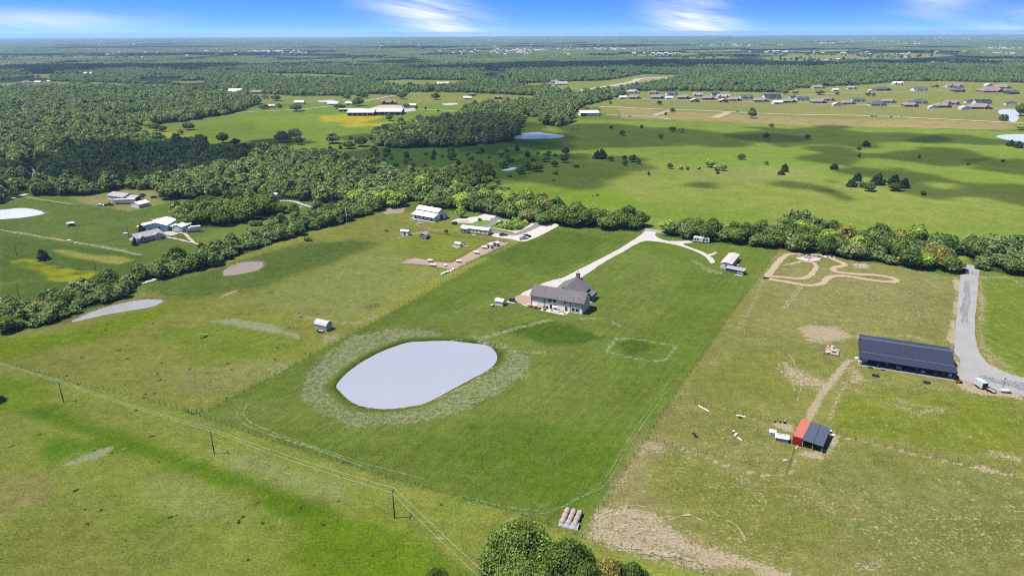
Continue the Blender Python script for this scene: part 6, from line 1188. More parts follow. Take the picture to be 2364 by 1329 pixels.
# fenced garden box with play equipment, swing frame
a, rz2, l2 = frame((1903, 816), (1936, 822)); T = empty('garden_bed', a, rz2, 'square fenced garden plot with pale soil and toys left of the black building', 'garden plot'); DD = 6.5
MB().box(0, l2, 0, DD, 0, .12).build('soil', PINKD, T)
for q in ((-.08, 0, -.08, DD + .08), (l2, l2 + .08, -.08, DD + .08), (0, l2, -.08, 0), (0, l2, DD, DD + .08)): MB().box(*q, 0, .3).build('border_board', WOODD, T)
crate(G(1912, 815), .5, 'dark box in the garden plot', DTRIM, (.9, .6, .6)); crate(G(1921, 806), .5, 'white toy block in the garden plot', WHITE, (.7, .7, 1.3), 'toy', 'toy'); crate(G(1924, 813), 1.1, 'dark blue toy block in the garden plot', GRAYD, (.8, .8, .9), 'toy', 'toy'); crate(G(1911, 801), .2, 'small dark pot at the back of the garden plot', DTRIM, (.4, .4, .5), 'plant_pot', 'pot')
a, rz2, l2 = frame((2097, 906), (2134, 896)); T = empty('goal_frame', a, rz2, 'thin metal goal frame with net lying in the grass below the black building', 'goal'); MB().cyl((0, 0, 0), (0, 0, 1.6), .05, k=5).cyl((l2, 0, 0), (l2, 0, 1.6), .05, k=5).cyl((0, 0, 1.6), (l2, 0, 1.6), .05, k=5).build('frame', DTRIM, T); MB().cyl((0, 0, .05), (1.2, -2.0, .05), .04, k=4).cyl((l2, 0, .05), (l2 + .8, -1.8, .05), .04, k=4).cyl((1.2, -2.0, .05), (l2 + .8, -1.8, .05), .04, k=4).build('base_bar', DTRIM, T)
# gate at the top of the gravel road, dark vehicle
car(G(2224, 628), math.radians(95), 'dark vehicle standing inside the gate at the top of the gravel road', BLACKP, 'suv')
T = empty('gate', G(2228, 633), 0, 'low pipe gate across the top of the gravel road', 'gate'); 
for z in (.5, .9, 1.3): MB().cyl((0, 0, z), (6.2, -.3, z), .05, k=5).build('rail', STEEL, T)
for x in (0, 3.1, 6.2): MB().cyl((x, -.3 * x / 6.2, 0), (x, -.3 * x / 6.2, 1.4), .07, k=5).build('post', DTRIM, T)

# -- red container with blue-gray lean-to
a, rz, l = frame((1828, 1024), (1848, 1030)); T = empty('shipping_container', a, rz, 'red shipping container with a faded coral roof beside the open lean-to', 'container')
CL = 10.6; MB().box(0, 2.4, 0, CL, 0, 2.55).build('container_shell', RED, T); MB().box(-.02, 2.42, -.02, CL + .02, 2.55, 2.62).build('roof', CORAL, T)
mb = MB()
for i in range(14): mb.box(.12 + i * .16, .2 + i * .16, -.06, 0, .15, 2.45)
o = mb.build('corrugation', RED, T); o['kind'] = 'stuff'
mb = MB()
for i in range(34): mb.box(-.05, 0, .2 + i * .3, .35 + i * .3, .15, 2.45)
for i in range(34): mb.box(2.4, 2.45, .2 + i * .3, .35 + i * .3, .15, 2.45)
o = mb.build('side_corrugation', RED, T); o['kind'] = 'stuff'
a2, rz = a, T.rotation_euler.z; T = empty('lean_to', Tl(T, 2.55, 0), rz, 'open animal shelter with a slate-blue metal roof beside the red container', 'lean-to')
MB().quad_slab([(-.1, -.4, 2.45), (5.2, -.4, 2.2), (5.2, 9.4, 2.7), (-.1, 9.4, 2.95)], .09).build('roof', SLATE, T)
for i, x in enumerate((.1, 2.6, 5.0)):
    for y in (0, 9.2): MB().box(x - .08, x + .08, y - .08, y + .08, 0, 2.15 + (.5 if y else 0)).build('post', WOODL, T)
MB().box(0, 5.1, 9.1, 9.2, 0, 2.4).build('rear_wall', WOODD, T); MB().box(.1, 5.0, 4.4, 4.5, 0, 1.2).build('partition', WOODD, T); MB().cyl((2.6, -.4, 2.44), (2.6, 9.4, 2.94), .04, k=4).build('roof_seam', GRAYD, T)
T, l = simple('goat_hut', 'larger white roofed hut beside the red container', 'hut', (1790, 1018), (1819, 1023), 2.1, 1.25, .25, GRAYM, WHITE, 'x', (), .2); MB().box(.3, 2.6, 1.2, 1.4, 1.56, 1.66).build('roof_strip', DTRIM, T)
T, l = simple('goat_hut', 'smaller white hut left of the larger white roofed hut', 'hut', (1775, 1003), (1790, 1006), 1.6, .9, .15, WHITE, WHITE, 'x', [('f', .9, .2, 1.2, .35, 'opening', GRAYM, None)], .1)
crate(G(1924, 1005), .5, 'flat white box lying right of the lean-to', WHITE, (.9, .6, .3)); crate(G(1917, 998), .2, 'small blue-gray bin right of the lean-to', SLATE, (.5, .5, .7), 'bin', 'bin'); crate(G(1908, 994), .2, 'rusty cart behind the right corner of the lean-to', BRICK, (.9, .6, .6), 'cart', 'cart', WOODD)
for x, y, lab in ((1789, 974, 'leftmost of three dark buckets behind the white huts'), (1801, 975, 'middle of three dark buckets behind the white huts')):
    o = empty('bucket', G(x, y), 0, lab, 'bucket', 'dark buckets behind the huts'); MB().cyl((0, 0, 0), (0, 0, .45), .22, .28, 8).build('bucket_body', RUBBER, o); MB().cyl((0, 0, .38), (0, 0, .46), .24, .24, 8).build('rim', DTRIM, o)
crate(G(1811, 976), .2, 'dark barrel with a pale lid, right of two buckets', SLATE, (.55, .55, .9), 'barrel', 'barrel', STEEL)
def plank(p1, p2, lab, m=TRIM, w_=.3, h=.15, name='beam'):
    a, rz, l = frame(p1, p2); o = MB().box(0, l, -w_ / 2, w_ / 2, 0, h).build(name, m); o.location = a; o.rotation_euler = (0, 0, rz); set_meta(o, lab, 'beam')
plank((1612, 936), (1636, 949), 'long white beam lying in the grass near the corner of the mown lot'); plank((1700, 958), (1721, 962), 'white beam lying along the wire fence'); plank((1836, 1036), (1842, 1029), 'pale plank leaning at the front of the red container', WOODL, .4); plank((1702, 1009), (1712, 1016), 'white beam attached below the white and black seesaw blocks')
for x, y, r_, lab in ((1602, 1002, 2.2, 'upper black tyre of the two lying in the goat paddock'), (1607, 1008, 2.2, 'lower black tyre of the two lying in the goat paddock'), (1708, 964, .2, 'black tyre below the white beam by the wire fence'), (1695, 1000, .3, 'black tyre among the white blocks in the paddock')):
    o = empty('tyre', G(x, y), 0, lab, 'tyre'); mb = MB(); k = 12; vs = []; fs = []
    for i in range(k):
        t = i * 2 * math.pi / k
        for rr, zz in ((.45, .15), (.36, .28), (.24, .15), (.36, .02)): vs.append((math.cos(t) * rr, math.sin(t) * rr, zz))
    for i in range(k):
        for j in range(4): fs.append((4 * i + j, 4 * ((i + 1) % k) + j, 4 * ((i + 1) % k) + (j + 1) % 4, 4 * i + (j + 1) % 4))
    mb.add(vs, fs).build('tread', RUBBER, o, True); o.scale = (1.3, 1.3, 1.2)
crate(G(1698, 1004), .9, 'white block in the middle of the paddock', WHITE, (1.3, .5, .4)); crate(G(1693, 997), .9, 'small white block above the tyre in the paddock', WHITE, (.6, .4, .4)); crate(G(1812, 1063), .2, 'gray flat crate at the corner of the wire pen', GRAYM, (1.1, .7, .25), lid=GRAYM)

# -- hay bales under a tarpaulin
a, rz, l = frame((1294, 1210), (1327, 1219)); d = G(1308, 1180) - G(1294, 1210); dirn = math.atan2(d.y, d.x)
for i in range(3):
    for j in range(3):
        px, py = 1299 + i * 14.2 + j * 5.0, 1207 + i * 3.0 - j * 11.5; g = G(px, py)
        lab = ('left', 'middle', 'right')[i] + ' column of the hay bale block, ' + ('front', 'middle', 'back')[j] + ' bale'
        o = empty('hay_bale', (g.x, g.y, .66), dirn, lab, 'hay bale', 'round hay bales by the corner of the mown lot'); o.scale = (1.25, 1.06, 1.06); k = 16; vs = []; fs = []; prof = [(-.66, .0), (-.66, .46), (-.6, .58), (-.3, .64), (.3, .64), (.6, .58), (.66, .46), (.66, 0)]
        for (x, r_) in prof:
            for q in range(k): t = 2 * math.pi * q / k; rr = r_ * (1 + random.uniform(-.02, .02)); vs.append((x, math.cos(t) * rr, math.sin(t) * rr))
        for s_ in range(len(prof) - 1):
            for q in range(k): fs.append((s_ * k + q, s_ * k + (q + 1) % k, (s_ + 1) * k + (q + 1) % k, (s_ + 1) * k + q))
        MB().add(vs, fs).build('hay_roll', HAY, o, True)
        for x in (-.35, .0, .35): MB().cyl((x - .015, 0, 0), (x + .015, 0, 0), .652, k=16).build('twine', WOODD, o)
# loose ragged net over the front row
a, rz, l = frame((1290, 1212), (1332, 1222)); T = empty('tarpaulin', a, rz, 'ragged gray net draped over the front row of the hay bales', 'tarpaulin'); nx, ny = 28, 8; vs = []
for j in range(ny):
    for i in range(nx):
        x = i / (nx - 1) * 4.6 - .1; y = j / (ny - 1) * 1.7 + .1 + random.uniform(-.03, .03); k3 = (x % 1.45) / 1.45; up = 1.2 - .35 * abs(k3 - .5) * 2 ** 1.4; z = up * min(1, .15 + (j / (ny - 1)) * 2.0) + random.uniform(-.05, .05); vs.append((x, y - .35 + (x * -.02), max(.03, z + .03)))
MB().add(vs, [(j * nx + i, j * nx + i + 1, (j + 1) * nx + i + 1, (j + 1) * nx + i) for j in range(ny - 1) for i in range(nx - 1)]).build('net_sheet', NET, T); MB().cyl((-.1, -.3, .04), (4.5, -.3, .04), .05, k=5).build('hem_rope', STEEL, T)

# ------------------------------------------------------------------ fences
POST = {}; FWIRE = mat('dull_fence_wire', (.10, .095, .09), .9)
def fence(label, pts, sp, h=1.25, r=.055, m=WOODD, wires=3, rails=0, name='wire_fence', wr=.005, braces=()):
    P = Gs(pts); seg = np.linalg.norm(np.diff(P, axis=0), axis=1); tot = seg.sum(); acc = np.concatenate([[0], np.cumsum(seg)]); k = max(2, int(round(tot / sp)) + 1)
    s = np.linspace(0, tot, k); X = np.interp(s, acc, P[:, 0]); Y = np.interp(s, acc, P[:, 1]); T = empty(name, (X[0], Y[0], 0), 0, label, 'fence')
    key = (round(h, 2), r, m.name)
    if key not in POST: POST[key] = MB().cyl((0, 0, -.1), (0, 0, h), r, r * .9, 6).mesh('post', m)
    for i in range(k): o = link('post', POST[key], T, (X[i] - X[0], Y[i] - Y[0], 0)); o.rotation_euler = (random.uniform(-.04, .04), random.uniform(-.04, .04), 0)
    for w_ in range(wires):
        mb = MB(); z = h * (.3 + .62 * w_ / max(1, wires - 1))
        for i in range(k - 1): mb.cyl((X[i] - X[0], Y[i] - Y[0], z), (X[i + 1] - X[0], Y[i + 1] - Y[0], z), wr, k=3)
        mb.build('wire', FWIRE, T)
    for w_ in range(rails):
        z = h * (.3 + .62 * w_ / max(1, rails - 1)); ux, uy = 0, 0
        for i in range(k - 1): MB().cyl((X[i] - X[0], Y[i] - Y[0], z), (X[i + 1] - X[0], Y[i + 1] - Y[0], z), .06, k=4).build('rail', m, T)
    return T
fence('wire fence with thin dark posts beside the gravel strip, left of the lot corner', [(40, 846), (140, 876), (300, 912), (440, 952), (462, 960)], 2.4)
fence('wire fence along the near edge of the mown lot', [(462, 960), (560, 995), (700, 1040), (900, 1102), (1010, 1133), (1190, 1183), (1310, 1225), (1345, 1243)], 2.2)
fence('wire fence leading to the bottom right past the tree grove', [(1345, 1243), (1440, 1264), (1530, 1293), (1640, 1329), (1720, 1356)], 2.2)
fence('fence on the left side of the mown lot beside the yellowish lane', [(462, 960), (700, 830), (860, 745), (1010, 658), (1120, 600), (1215, 551)], 3.2, 1.3, .07)
fence('wooden fence on the far side of the yellowish lane', [(700, 832), (770, 790), (850, 738), (930, 688), (1010, 637), (1100, 597), (1175, 561)], 4.0, 1.2, .05)
fence('fence on the right side of the mown lot', [(1345, 1243), (1450, 1077), (1555, 915), (1680, 735), (1745, 648), (1800, 575)], 3.2, 1.3, .06)
fence('wire fence from the lot corner to the red container', [(1553, 917), (1620, 935), (1700, 955), (1760, 968), (1835, 980)], 2.3)
fence('wire fence running right from the lean-to to the picture edge', [(1930, 1003), (2060, 1034), (2200, 1064), (2364, 1102), (2450, 1120)], 2.4)
fence('lower wire fence of the goat paddock', [(1497, 1014), (1570, 1034), (1700, 1063), (1815, 1093)], 2.3); fence('short wire fence from the paddock corner up to the container', [(1815, 1093), (1826, 1062), (1834, 1038)], 1.2)
fence('brown three-rail fence running from the red shed to the concrete apron', [(945, 530), (985, 536), (1050, 545), (1110, 553), (1175, 561)], 3.0, 1.3, .08, mat('brown_rail', (.16, .10, .07), .9), 0, 3, 'rail_fence')
PIPE = mat('rusty_pipe', (.12, .09, .08), .8)
fence('rail fence along the lower side of the sand corral', [(928, 607), (990, 614), (1030, 622), (1052, 624), (1072, 612), (1118, 590), (1175, 563)], 3.0, 1.2, .05, PIPE, 0, 2, 'rail_fence'); fence('rail fence along the upper side of the sand corral', [(928, 606), (955, 595), (1035, 605), (1060, 596), (1100, 573), (1140, 555), (1175, 561)], 3.0, 1.2, .05, PIPE, 0, 2, 'rail_fence')
fence('short cross fence with a gate in the pasture near the shed lane', [(846, 712), (860, 709), (875, 706)], 1.6, 1.2, .08, WOODD, 0, 2, 'rail_fence'); fence('short wooden gate piece at the left end of the worn line in the pasture', [(614, 678), (631, 673)], 1.6, 1.2, .08, WOODD, 0, 2, 'rail_fence'); fence('braced corner fence where the mown lot meets the gravel strip', [(428, 950), (445, 957), (466, 949)], 1.4, 1.5, .1, WOODD, 0, 2, 'rail_fence')
fence('pale fence crossing the left field above the yellow flowers', [(-20, 573), (60, 590), (150, 612), (225, 634)], 3.5, 1.2, .05, WOODL); fence('dark fence between the two left farms', [(45, 460), (120, 470), (250, 487), (400, 507)], 3.5, 1.2, .07); fence('pipe fence of the yard left of the cream house', [(225, 563), (255, 556), (280, 549)], 2.5, 1.2, .05, PIPE, 0, 2, 'rail_fence'); fence('small pen fence beside the tiny animal shed', [(172, 523), (195, 520), (218, 517)], 2.5, 1.1, .06, WOODD, 0, 2, 'rail_fence')
tint([(45, 461), (250, 488), (400, 508)], (60, 84, 40), 1)
# ------------------------------------------------------------------ power poles
def pole(px, py, top, lab, arm=True, m=WOODD, r=.15, group='wooden power poles'):
    g = G(px, py); h = height_at((px, py), top); o = empty('power_pole', g, 0, lab, 'power pole', group); MB().cyl((0, 0, -.3), (0, 0, h), r, r * .7, 8).build('pole', m, o, True)
    if arm:
        cr = MB().box(-.08, .08, -.95, .95, h - .35, h - .22).build('crossarm', m, o)
        for y in (-.85, .85): MB().cyl((0, y, h - .22), (0, y, h - .02), .05, .07, 6).build('insulator', TRIM, cr)
        o.rotation_euler = (0, 0, math.radians(35) if px < 800 else math.radians(-10))
    return o, g, h
A1 = pole(147, 927, 877, 'leftmost near power pole, in the field below the gravel strip'); A2 = pole(495, 1047, 990, 'middle near power pole, below the corner of the mown lot'); A3 = pole(911, 1195, 1130, 'rightmost near power pole where the wires turn downwards', r=.17)
for (x, y, t, lab) in ((222, 627, 599, 'power pole at the right end of the yellow flowers'), (40, 592, 556, 'thin power pole in the field at the left edge'), (46, 690, 655, 'power pole rising from the hedgerow at the far left'), (60, 748, 698, 'pole standing in front of the hedgerow at the far left'), (349, 648, 611, 'gray pole in front of the big dark hedgerow trees'), (298, 550, 511, 'tall pole behind the cream house'), (264, 478, 452, 'thin pole in front of the long white trailer'), (1567, 541, 498, 'power pole in the gap of the tree line right of the driveway mouth'), (96, 160, 147, 'far pole beyond the upper left fields'), (730, 274, 262, 'pole by the yellow flowers in the distance'), (172, 300, 286, 'pole beside the sunlit forest')):
    pole(x, y, t, lab, y > 400 and x not in (264,), r=.13)
pole(801, 514, 482, 'white pole standing before the central hedgerow', False, TRIM, .12)
g = G(1582, 540); o = empty('electric_cabinet', g, 0, 'pale transformer box on two short posts right of the tree line pole', 'transformer'); MB().box(-.5, .5, -.2, .2, 1.6, 3.4).build('cabinet', STEEL, o); MB().cyl((-.4, 0, 0), (-.4, 0, 1.6), .06, k=5).cyl((.4, 0, 0), (.4, 0, 1.6), .06, k=5).build('post', DTRIM, o)
WIRE = mat('aluminium_wire', (.42, .42, .42), .5)
def cable(lab, pts, sag=.7, r=.017):
    mb = MB()
    for a, b in zip(pts, pts[1:]):
        a, b = Vector(a), Vector(b); k = 14; pr = a
        for i in range(1, k + 1):
            t = i / k; q = a.lerp(b, t); q.z -= 4 * sag * t * (1 - t); mb.cyl(pr, q, r, k=4); pr = q
    o = mb.build('overhead_cable', WIRE); set_meta(o, lab, 'cable', 'overhead cables of the near power line')
def arm_pt(A, s, dz=0):
    o, g, h = A; rz_ = o.rotation_euler.z; return (g.x - math.sin(rz_) * .85 * s, g.y + math.cos(rz_) * .85 * s, h + dz)
e0 = Vector(arm_pt(A1, 0)); e1 = Vector(arm_pt(A2, 0)); far0 = e0 + (e0 - e1); far0.z = 7.2; endp = G(1098, 1329, 5.2); end2 = e1 * 0; dvec = Vector((endp.x - A3[1].x, endp.y - A3[1].y, 0)); endp = Vector((A3[1].x, A3[1].y, 7.5)) + dvec * 2.2
for s, lab in ((1, 'upper cable of the near power line'), (-1, 'lower cable of the near power line')):
    cable(lab, [(far0.x - .8 * s, far0.y + .5 * s, 7.3), arm_pt(A1, s), arm_pt(A2, s), arm_pt(A3, s), (endp.x + .85 * s, endp.y + .3 * s, 7.5)])

# ------------------------------------------------------------------ distant farms and houses
def house(px, py, wpx, lab, rm, wm, kind='hip', D=None, h=2.9, rise=None, ang=None, name='house', cat='house', trim=True):
    sc = FPX / (G(px, py).y * _f.y + H * -_f.z); L = wpx / sc; a = G(px - wpx / 2, py); rz = (random.uniform(-.12, .12) if ang is None else ang); D = D or L * .6
    T = empty(name, a, rz, lab, cat, None); rise = rise or min(D, L) * .28
    if kind == 'hip':
        hip(T, 0, L, 0, D, h, rise, wm, rm)
        gable(T, L * .58, L * .86, -1.6, D * .4, h, rise * .62, wm, rm, 'y', .4, name='front_gable_roof'); opening(T, 'f', L, D, L * .72, .05, 1.3, 2.1, 'door', DTRIM, None, off=1.6)
        for s in (.12, .28, .44): opening(T, 'f', L, D, L * s, .9, 1.5, 1.5, trim=None)
    elif kind == 'gables':
        gable(T, 0, L, 0, D, h, rise, wm, rm, 'x', .5)
        for f_ in (.2, .78): gable(T, L * (f_ - .13), L * (f_ + .13), -1.8, D * .45, h, rise * .8, wm, rm, 'y', .35, name='front_gable_roof'); opening(T, 'f', L, D, L * f_, .7, 1.7, 1.7, trim=None, off=1.8)
        opening(T, 'f', L, D, L * .5, .05, 1.4, 2.2, 'door', DTRIM, None); opening(T, 'f', L, D, L * .38, .9, 1.4, 1.4, trim=None); opening(T, 'f', L, D, L * .62, .9, 1.4, 1.4, trim=None)
        MB().box(L * .35, L * .38, D * .4, D * .4 + .9, h, h + rise + 1.1).build('chimney', STONE, T)
    else:
        gable(T, 0, L, 0, D, h, rise, wm, rm, 'x' if kind == 'shed' else 'y', .3)
        opening(T, 'f', L, D, L * .4, .05, min(3, L * .35), 2.3, 'door', GRAYD if kind == 'shed' else TRIM, None)
    return T
R_, Dk, Br, Wh = TAUPE, DARKROOF, BROWNROOF, LAVROOF
HS = [  # zoom-measured positions along the subdivision
 (1396, 225, 22, Dk, WHITE, 'gables', 'dark roofed white house at the left end of the subdivision'), (1423, 222, 22, Dk, WHITE, 'gables', 'second dark roofed house of the subdivision'), (1441, 219, 18, Dk, WHITE, 'gables', 'third dark roofed house of the subdivision'), (1461, 216, 30, Wh, CREAM, 'hip', 'big pale gray roofed house near the left end of the subdivision'), (1439, 229, 17, WHITE, CREAM, 'shed', 'white shed before the third dark roofed house'), (1467, 229, 28, R_, BRICK, 'hip', 'taupe roofed house before the big pale one'),
 (1510, 218, 24, Br, CREAM, 'hip', 'brown roofed house right of the big pale one'), (1521, 229, 33, R_, BRICK, 'hip', 'taupe roofed house right of the brown roofed one'), (1545, 230, 17, WHITE, WHITE, 'shed', 'white shed between two taupe roofed houses'), (1553, 221, 26, Dk, WHITE, 'gables', 'dark roofed house behind the white shed'), (1580, 229, 30, R_, BRICK, 'hip', 'taupe roofed house left of the brown workshop'), (1605, 236, 20, WHITE, BROWNROOF, 'front', 'brown workshop with a white roof and white door'),
 (1611, 223, 22, Wh, CREAM, 'gables', 'gray roofed house behind the brown workshop'), (1637, 231, 30, R_, BRICK, 'hip', 'taupe roofed house left of the red workshop'), (1652, 221, 18, NAVY, WHITE, 'gables', 'small navy roofed house behind the taupe one'), (1670, 227, 28, Wh, WHITE, 'gables', 'white gabled house behind the red workshop'), (1671, 237, 20, WHITE, RED, 'front', 'bright red workshop with a white roof in the subdivision'), (1698, 234, 30, R_, BRICK, 'hip', 'taupe roofed house right of the red workshop'),
 (1725, 229, 29, Dk, WHITE, 'gables', 'navy-gray house with white gables right of the red workshop'), (1759, 236, 34, R_, BRICK, 'hip', 'wide taupe roofed house before the big navy roofed one'), (1786, 229, 38, NAVY, WHITE, 'gables', 'biggest navy roofed house with many white gables'), (1797, 241, 22, WHITE, WHITE, 'shed', 'white shed before the biggest navy roofed house'), (1824, 238, 33, R_, BRICK, 'hip', 'taupe roofed house right of the white shed'), (1830, 227, 14, Dk, WHITE, 'gables', 'small dark house behind the taupe one'), (1853, 232, 28, Dk, WHITE, 'gables', 'dark roofed house with a steep white front'),
 (1892, 239, 35, R_, BRICK, 'hip', 'taupe roofed house in the middle of the right row'), (1914, 233, 27, Br, STONE, 'hip', 'brownish roofed stone house behind the middle one'), (1933, 245, 17, CREAM, TAN, 'front', 'small tan shed right of the middle house'), (1961, 242, 32, R_, BRICK, 'hip', 'taupe roofed house right of the small tan shed'), (1982, 236, 28, Dk, WHITE, 'gables', 'dark roofed house behind, right of the tan shed'), (2029, 245, 36, Dk, CREAM, 'hip', 'low charcoal roofed house in the right row'), (2053, 238, 29, R_, STONE, 'hip', 'taupe roofed stone house behind the charcoal one'),
 (2105, 247, 32, R_, BRICK, 'hip', 'taupe roofed house right of the charcoal one'), (2126, 240, 34, Dk, CREAM, 'hip', 'long dark roofed house behind the taupe one'), (2153, 252, 16, WHITE, WHITE, 'front', 'white garage left of the brown-gray twin houses'), (2181, 249, 35, R_, BRICK, 'hip', 'taupe roofed house right of the white garage'), (2199, 242, 32, R_, STONE, 'gables', 'gabled stone house behind the taupe one'), (2229, 254, 20, WHITE, WHITE, 'front', 'white shed left of the long taupe house'), (2241, 238, 20, Dk, WHITE, 'front', 'white workshop behind the long taupe house'), (2265, 252, 46, R_, BRICK, 'hip', 'long taupe roofed house near the right end'), (2271, 241, 34, NAVY, WHITE, 'gables', 'navy roofed house behind the long taupe one'), (2335, 243, 24, Dk, WHITE, 'front', 'dark and white workshop by the suburban pond'), (2362, 247, 20, Br, STONE, 'hip', 'brown roofed house at the right edge by the pond'),
 (2041, 210, 34, Dk, BRICK, 'hip', 'dark roofed brick house on the far lawn'), (2074, 196, 22, WHITE, WHITE, 'gables', 'small white gabled chapel-like house before the forest'), (2011, 213, 13, WHITE, WHITE, 'front', 'white shed on the far lawn'), (2128, 211, 32, Dk, WHITE, 'gables', 'dark roofed white house on the far lawn'), (2160, 202, 14, Br, RED, 'front', 'red barn on the far lawn'), (2206, 203, 36, Br, STONE, 'gables', 'large brown two-roofed house on the far lawn'), (2216, 213, 26, Dk, BRICK, 'hip', 'dark roofed house before the large brown one'), (2297, 214, 52, Br, BRICK, 'hip', 'very long brown roofed ranch house'), (2318, 205, 34, R_, STONE, 'hip', 'taupe roofed house behind the ranch house'), (2343, 218, 26, SLATE, SLATE, 'shed', 'blue metal workshop at the right of the far lawn'), (2285, 200, 16, WHITE, WHITE, 'front', 'white garage behind the ranch house'),
 (1893, 205, 28, R_, CREAM, 'hip', 'tan roofed house at the forest edge'), (1930, 211, 14, WHITE, CREAM, 'shed', 'small white roofed hut near the forest edge'), (1968, 206, 20, Wh, CREAM, 'hip', 'pale roofed house among trees at the forest edge'),
 # middle and left distance
 (495, 216, 30, Wh, WHITE, 'gables', 'large white house with a gray roof among trees on the left'), (528, 205, 22, WHITE, WHITE, 'shed', 'white barn behind the large white house'), (541, 215, 32, WHITE, CREAM, 'shed', 'low white metal shed right of the large white house'), (592, 217, 26, Br, WOODD, 'shed', 'low brown stable right of the white metal shed'), (259, 204, 28, Br, STONE, 'gables', 'brown roofed house in the upper left field'), (362, 204, 22, Br, BRICK, 'gables', 'reddish brick house among trees in the upper left'), (57, 194, 22, Br, CREAM, 'hip', 'brown roofed house at the far upper left'), (86, 193, 14, WHITE, WHITE, 'shed', 'white shed beside the far upper left house'), (112, 191, 8, WHITE, WHITE, 'shed', 'tiny white shed in the far upper left field'), (201, 173, 18, WHITE, WHITE, 'shed', 'bright white house in the far clearing'), (15, 206, 18, Wh, CREAM, 'hip', 'gray roofed house at the left edge in the distance'), (78, 264, 26, Wh, CREAM, 'hip', 'gray roofed house in the sunlit forest'), (82, 208, 14, TAUPE, CREAM, 'hip', 'taupe roofed house by the forest edge, upper left'),
 (625, 249, 16, WHITE, CREAM, 'gables', 'white cottage between trees in the meadow'), (690, 241, 22, WHITE, CREAM, 'shed', 'white farm shed at the road bend'), (768, 244, 24, WHITE, CREAM, 'shed', 'white roofed farm shed behind the dark clump'), (806, 243, 18, WHITE, CREAM, 'shed', 'second white farm shed right of the dark clump'), (912, 217, 20, WHITE, CREAM, 'gables', 'white house on the bend of the country road'), (928, 212, 12, Wh, CREAM, 'hip', 'gray roofed house behind the white house on the bend'),
 (1208, 258, 22, Wh, CREAM, 'gables', 'pale house among the trees near the dark wood'), (1222, 254, 14, WHITE, WHITE, 'shed', 'white garage right of the pale house'), (1247, 257, 13, WHITE, WHITE, 'shed', 'small white shed among trees'), (1150, 229, 18, Br, RED, 'gables', 'red house in front of the tree belt'), (1079, 230, 18, WHITE, CREAM, 'shed', 'white shed in front of the tree belt'), (1090, 222, 16, Br, BRICK, 'hip', 'brick house under the trees of the belt'), (1022, 198, 26, WHITE, BLUEW, 'gables', 'pale greenish house in the clearing beyond the belt'), (1282, 192, 20, TAUPE, CREAM, 'hip', 'taupe house in the far long clearing'), (1296, 197, 28, Wh, CREAM, 'shed', 'low gray stable in the far long clearing'), (1318, 186, 10, WHITE, WHITE, 'shed', 'small white shed in the far long clearing'), (932, 159, 12, WHITE, WHITE, 'shed', 'white house deep in the woods'), (1268, 207, 24, WHITE, CREAM, 'shed', 'white shed below the far long clearing')]
for (x, y, w_, rm, wm, kd, lab) in HS: house(x, y, w_, lab, rm, wm, kd, name='shed' if kd in ('shed', 'front') else 'house', cat='shed' if kd in ('shed', 'front') else 'house')
# red ranch house and the white-roofed arena
T = house(897, 241, 33, 'red ranch house with a brown roof above the arena', BROWNROOF, RED, 'gables')
def arena(x, y, wpx, Dm, h, rise, lab, rm=mat('tan_roof_metal', (.46, .41, .35), .6), open_=True, ang=.0):
    sc = FPX / (G(x, y).y * _f.y + H * -_f.z); L = wpx / sc; T = empty('arena_barn', G(x - wpx / 2, y), ang, lab, 'barn', None)
    r = MB(); r.quad_slab([(-.4, -.4, h), (L + .4, -.4, h), (L + .4, Dm / 2, h + rise), (-.4, Dm / 2, h + rise)], .25).quad_slab([(-.4, Dm / 2, h + rise), (L + .4, Dm / 2, h + rise), (L + .4, Dm + .4, h), (-.4, Dm + .4, h)], .25); r.build('roof', rm, T)
    MB().box(.2, L - .2, 2.5 if open_ else .1, Dm - .2, 0, h - .3).build('wall', WOODD if open_ else CREAM, T)
    for i in range(6): MB().box(L * i / 5.3 + .2, L * i / 5.3 + .7, 0, .4, 0, h - .1).build('post', TRIM, T)
    return T
arena(832, 268, 62, 34, 4.5, 3.2, 'left white-roofed arena barn with a dark open side'); arena(895, 266, 64, 30, 4.5, 3.0, 'right white-roofed arena barn behind the small tree'); arena(810, 258, 56, 10, 3.2, .8, 'narrow white stable roof behind the arenas'); arena(952, 248, 16, 14, 3, 2, 'small pinkish white barn at the arena right end', CREAM, False)
road('ranch_yard', [(865, 247), (900, 243), (940, 247), (960, 256), (900, 262), (840, 262)], ROADW, 3, .5)
T = arena(1362, 269, 44, 18, 4.5, 2.6, 'long white barn with an open end near the subdivision road', ROOFW, False, .1); MB().box(1, 8, -.1, -.02, 0, 3.6).build('door', WOODD, T)
car(G(1013, 257), .0, 'dark horse trailer on the far country road', GRAYD, 'suv', 'trailer', 'parked_trailer'); 
for x, y, c_, lab in ((2013, 269, YELC, 'orange digger-coloured truck parked on the subdivision road'), (2021, 269, WHITE, 'white truck next to the orange one on the subdivision road'), (2056, 271, WHITE, 'white van further right on the subdivision road'), (2079, 271, WHITE, 'rightmost white pickup on the subdivision road'), (1703, 259, GRAYD, 'dark car on the left part of the subdivision road'), (1430, 269, WHITE, 'white car by the long white barn'), (1455, 270, SILVER, 'silver car right of the long white barn')): car(G(x, y), .05, lab, c_, 'suv')
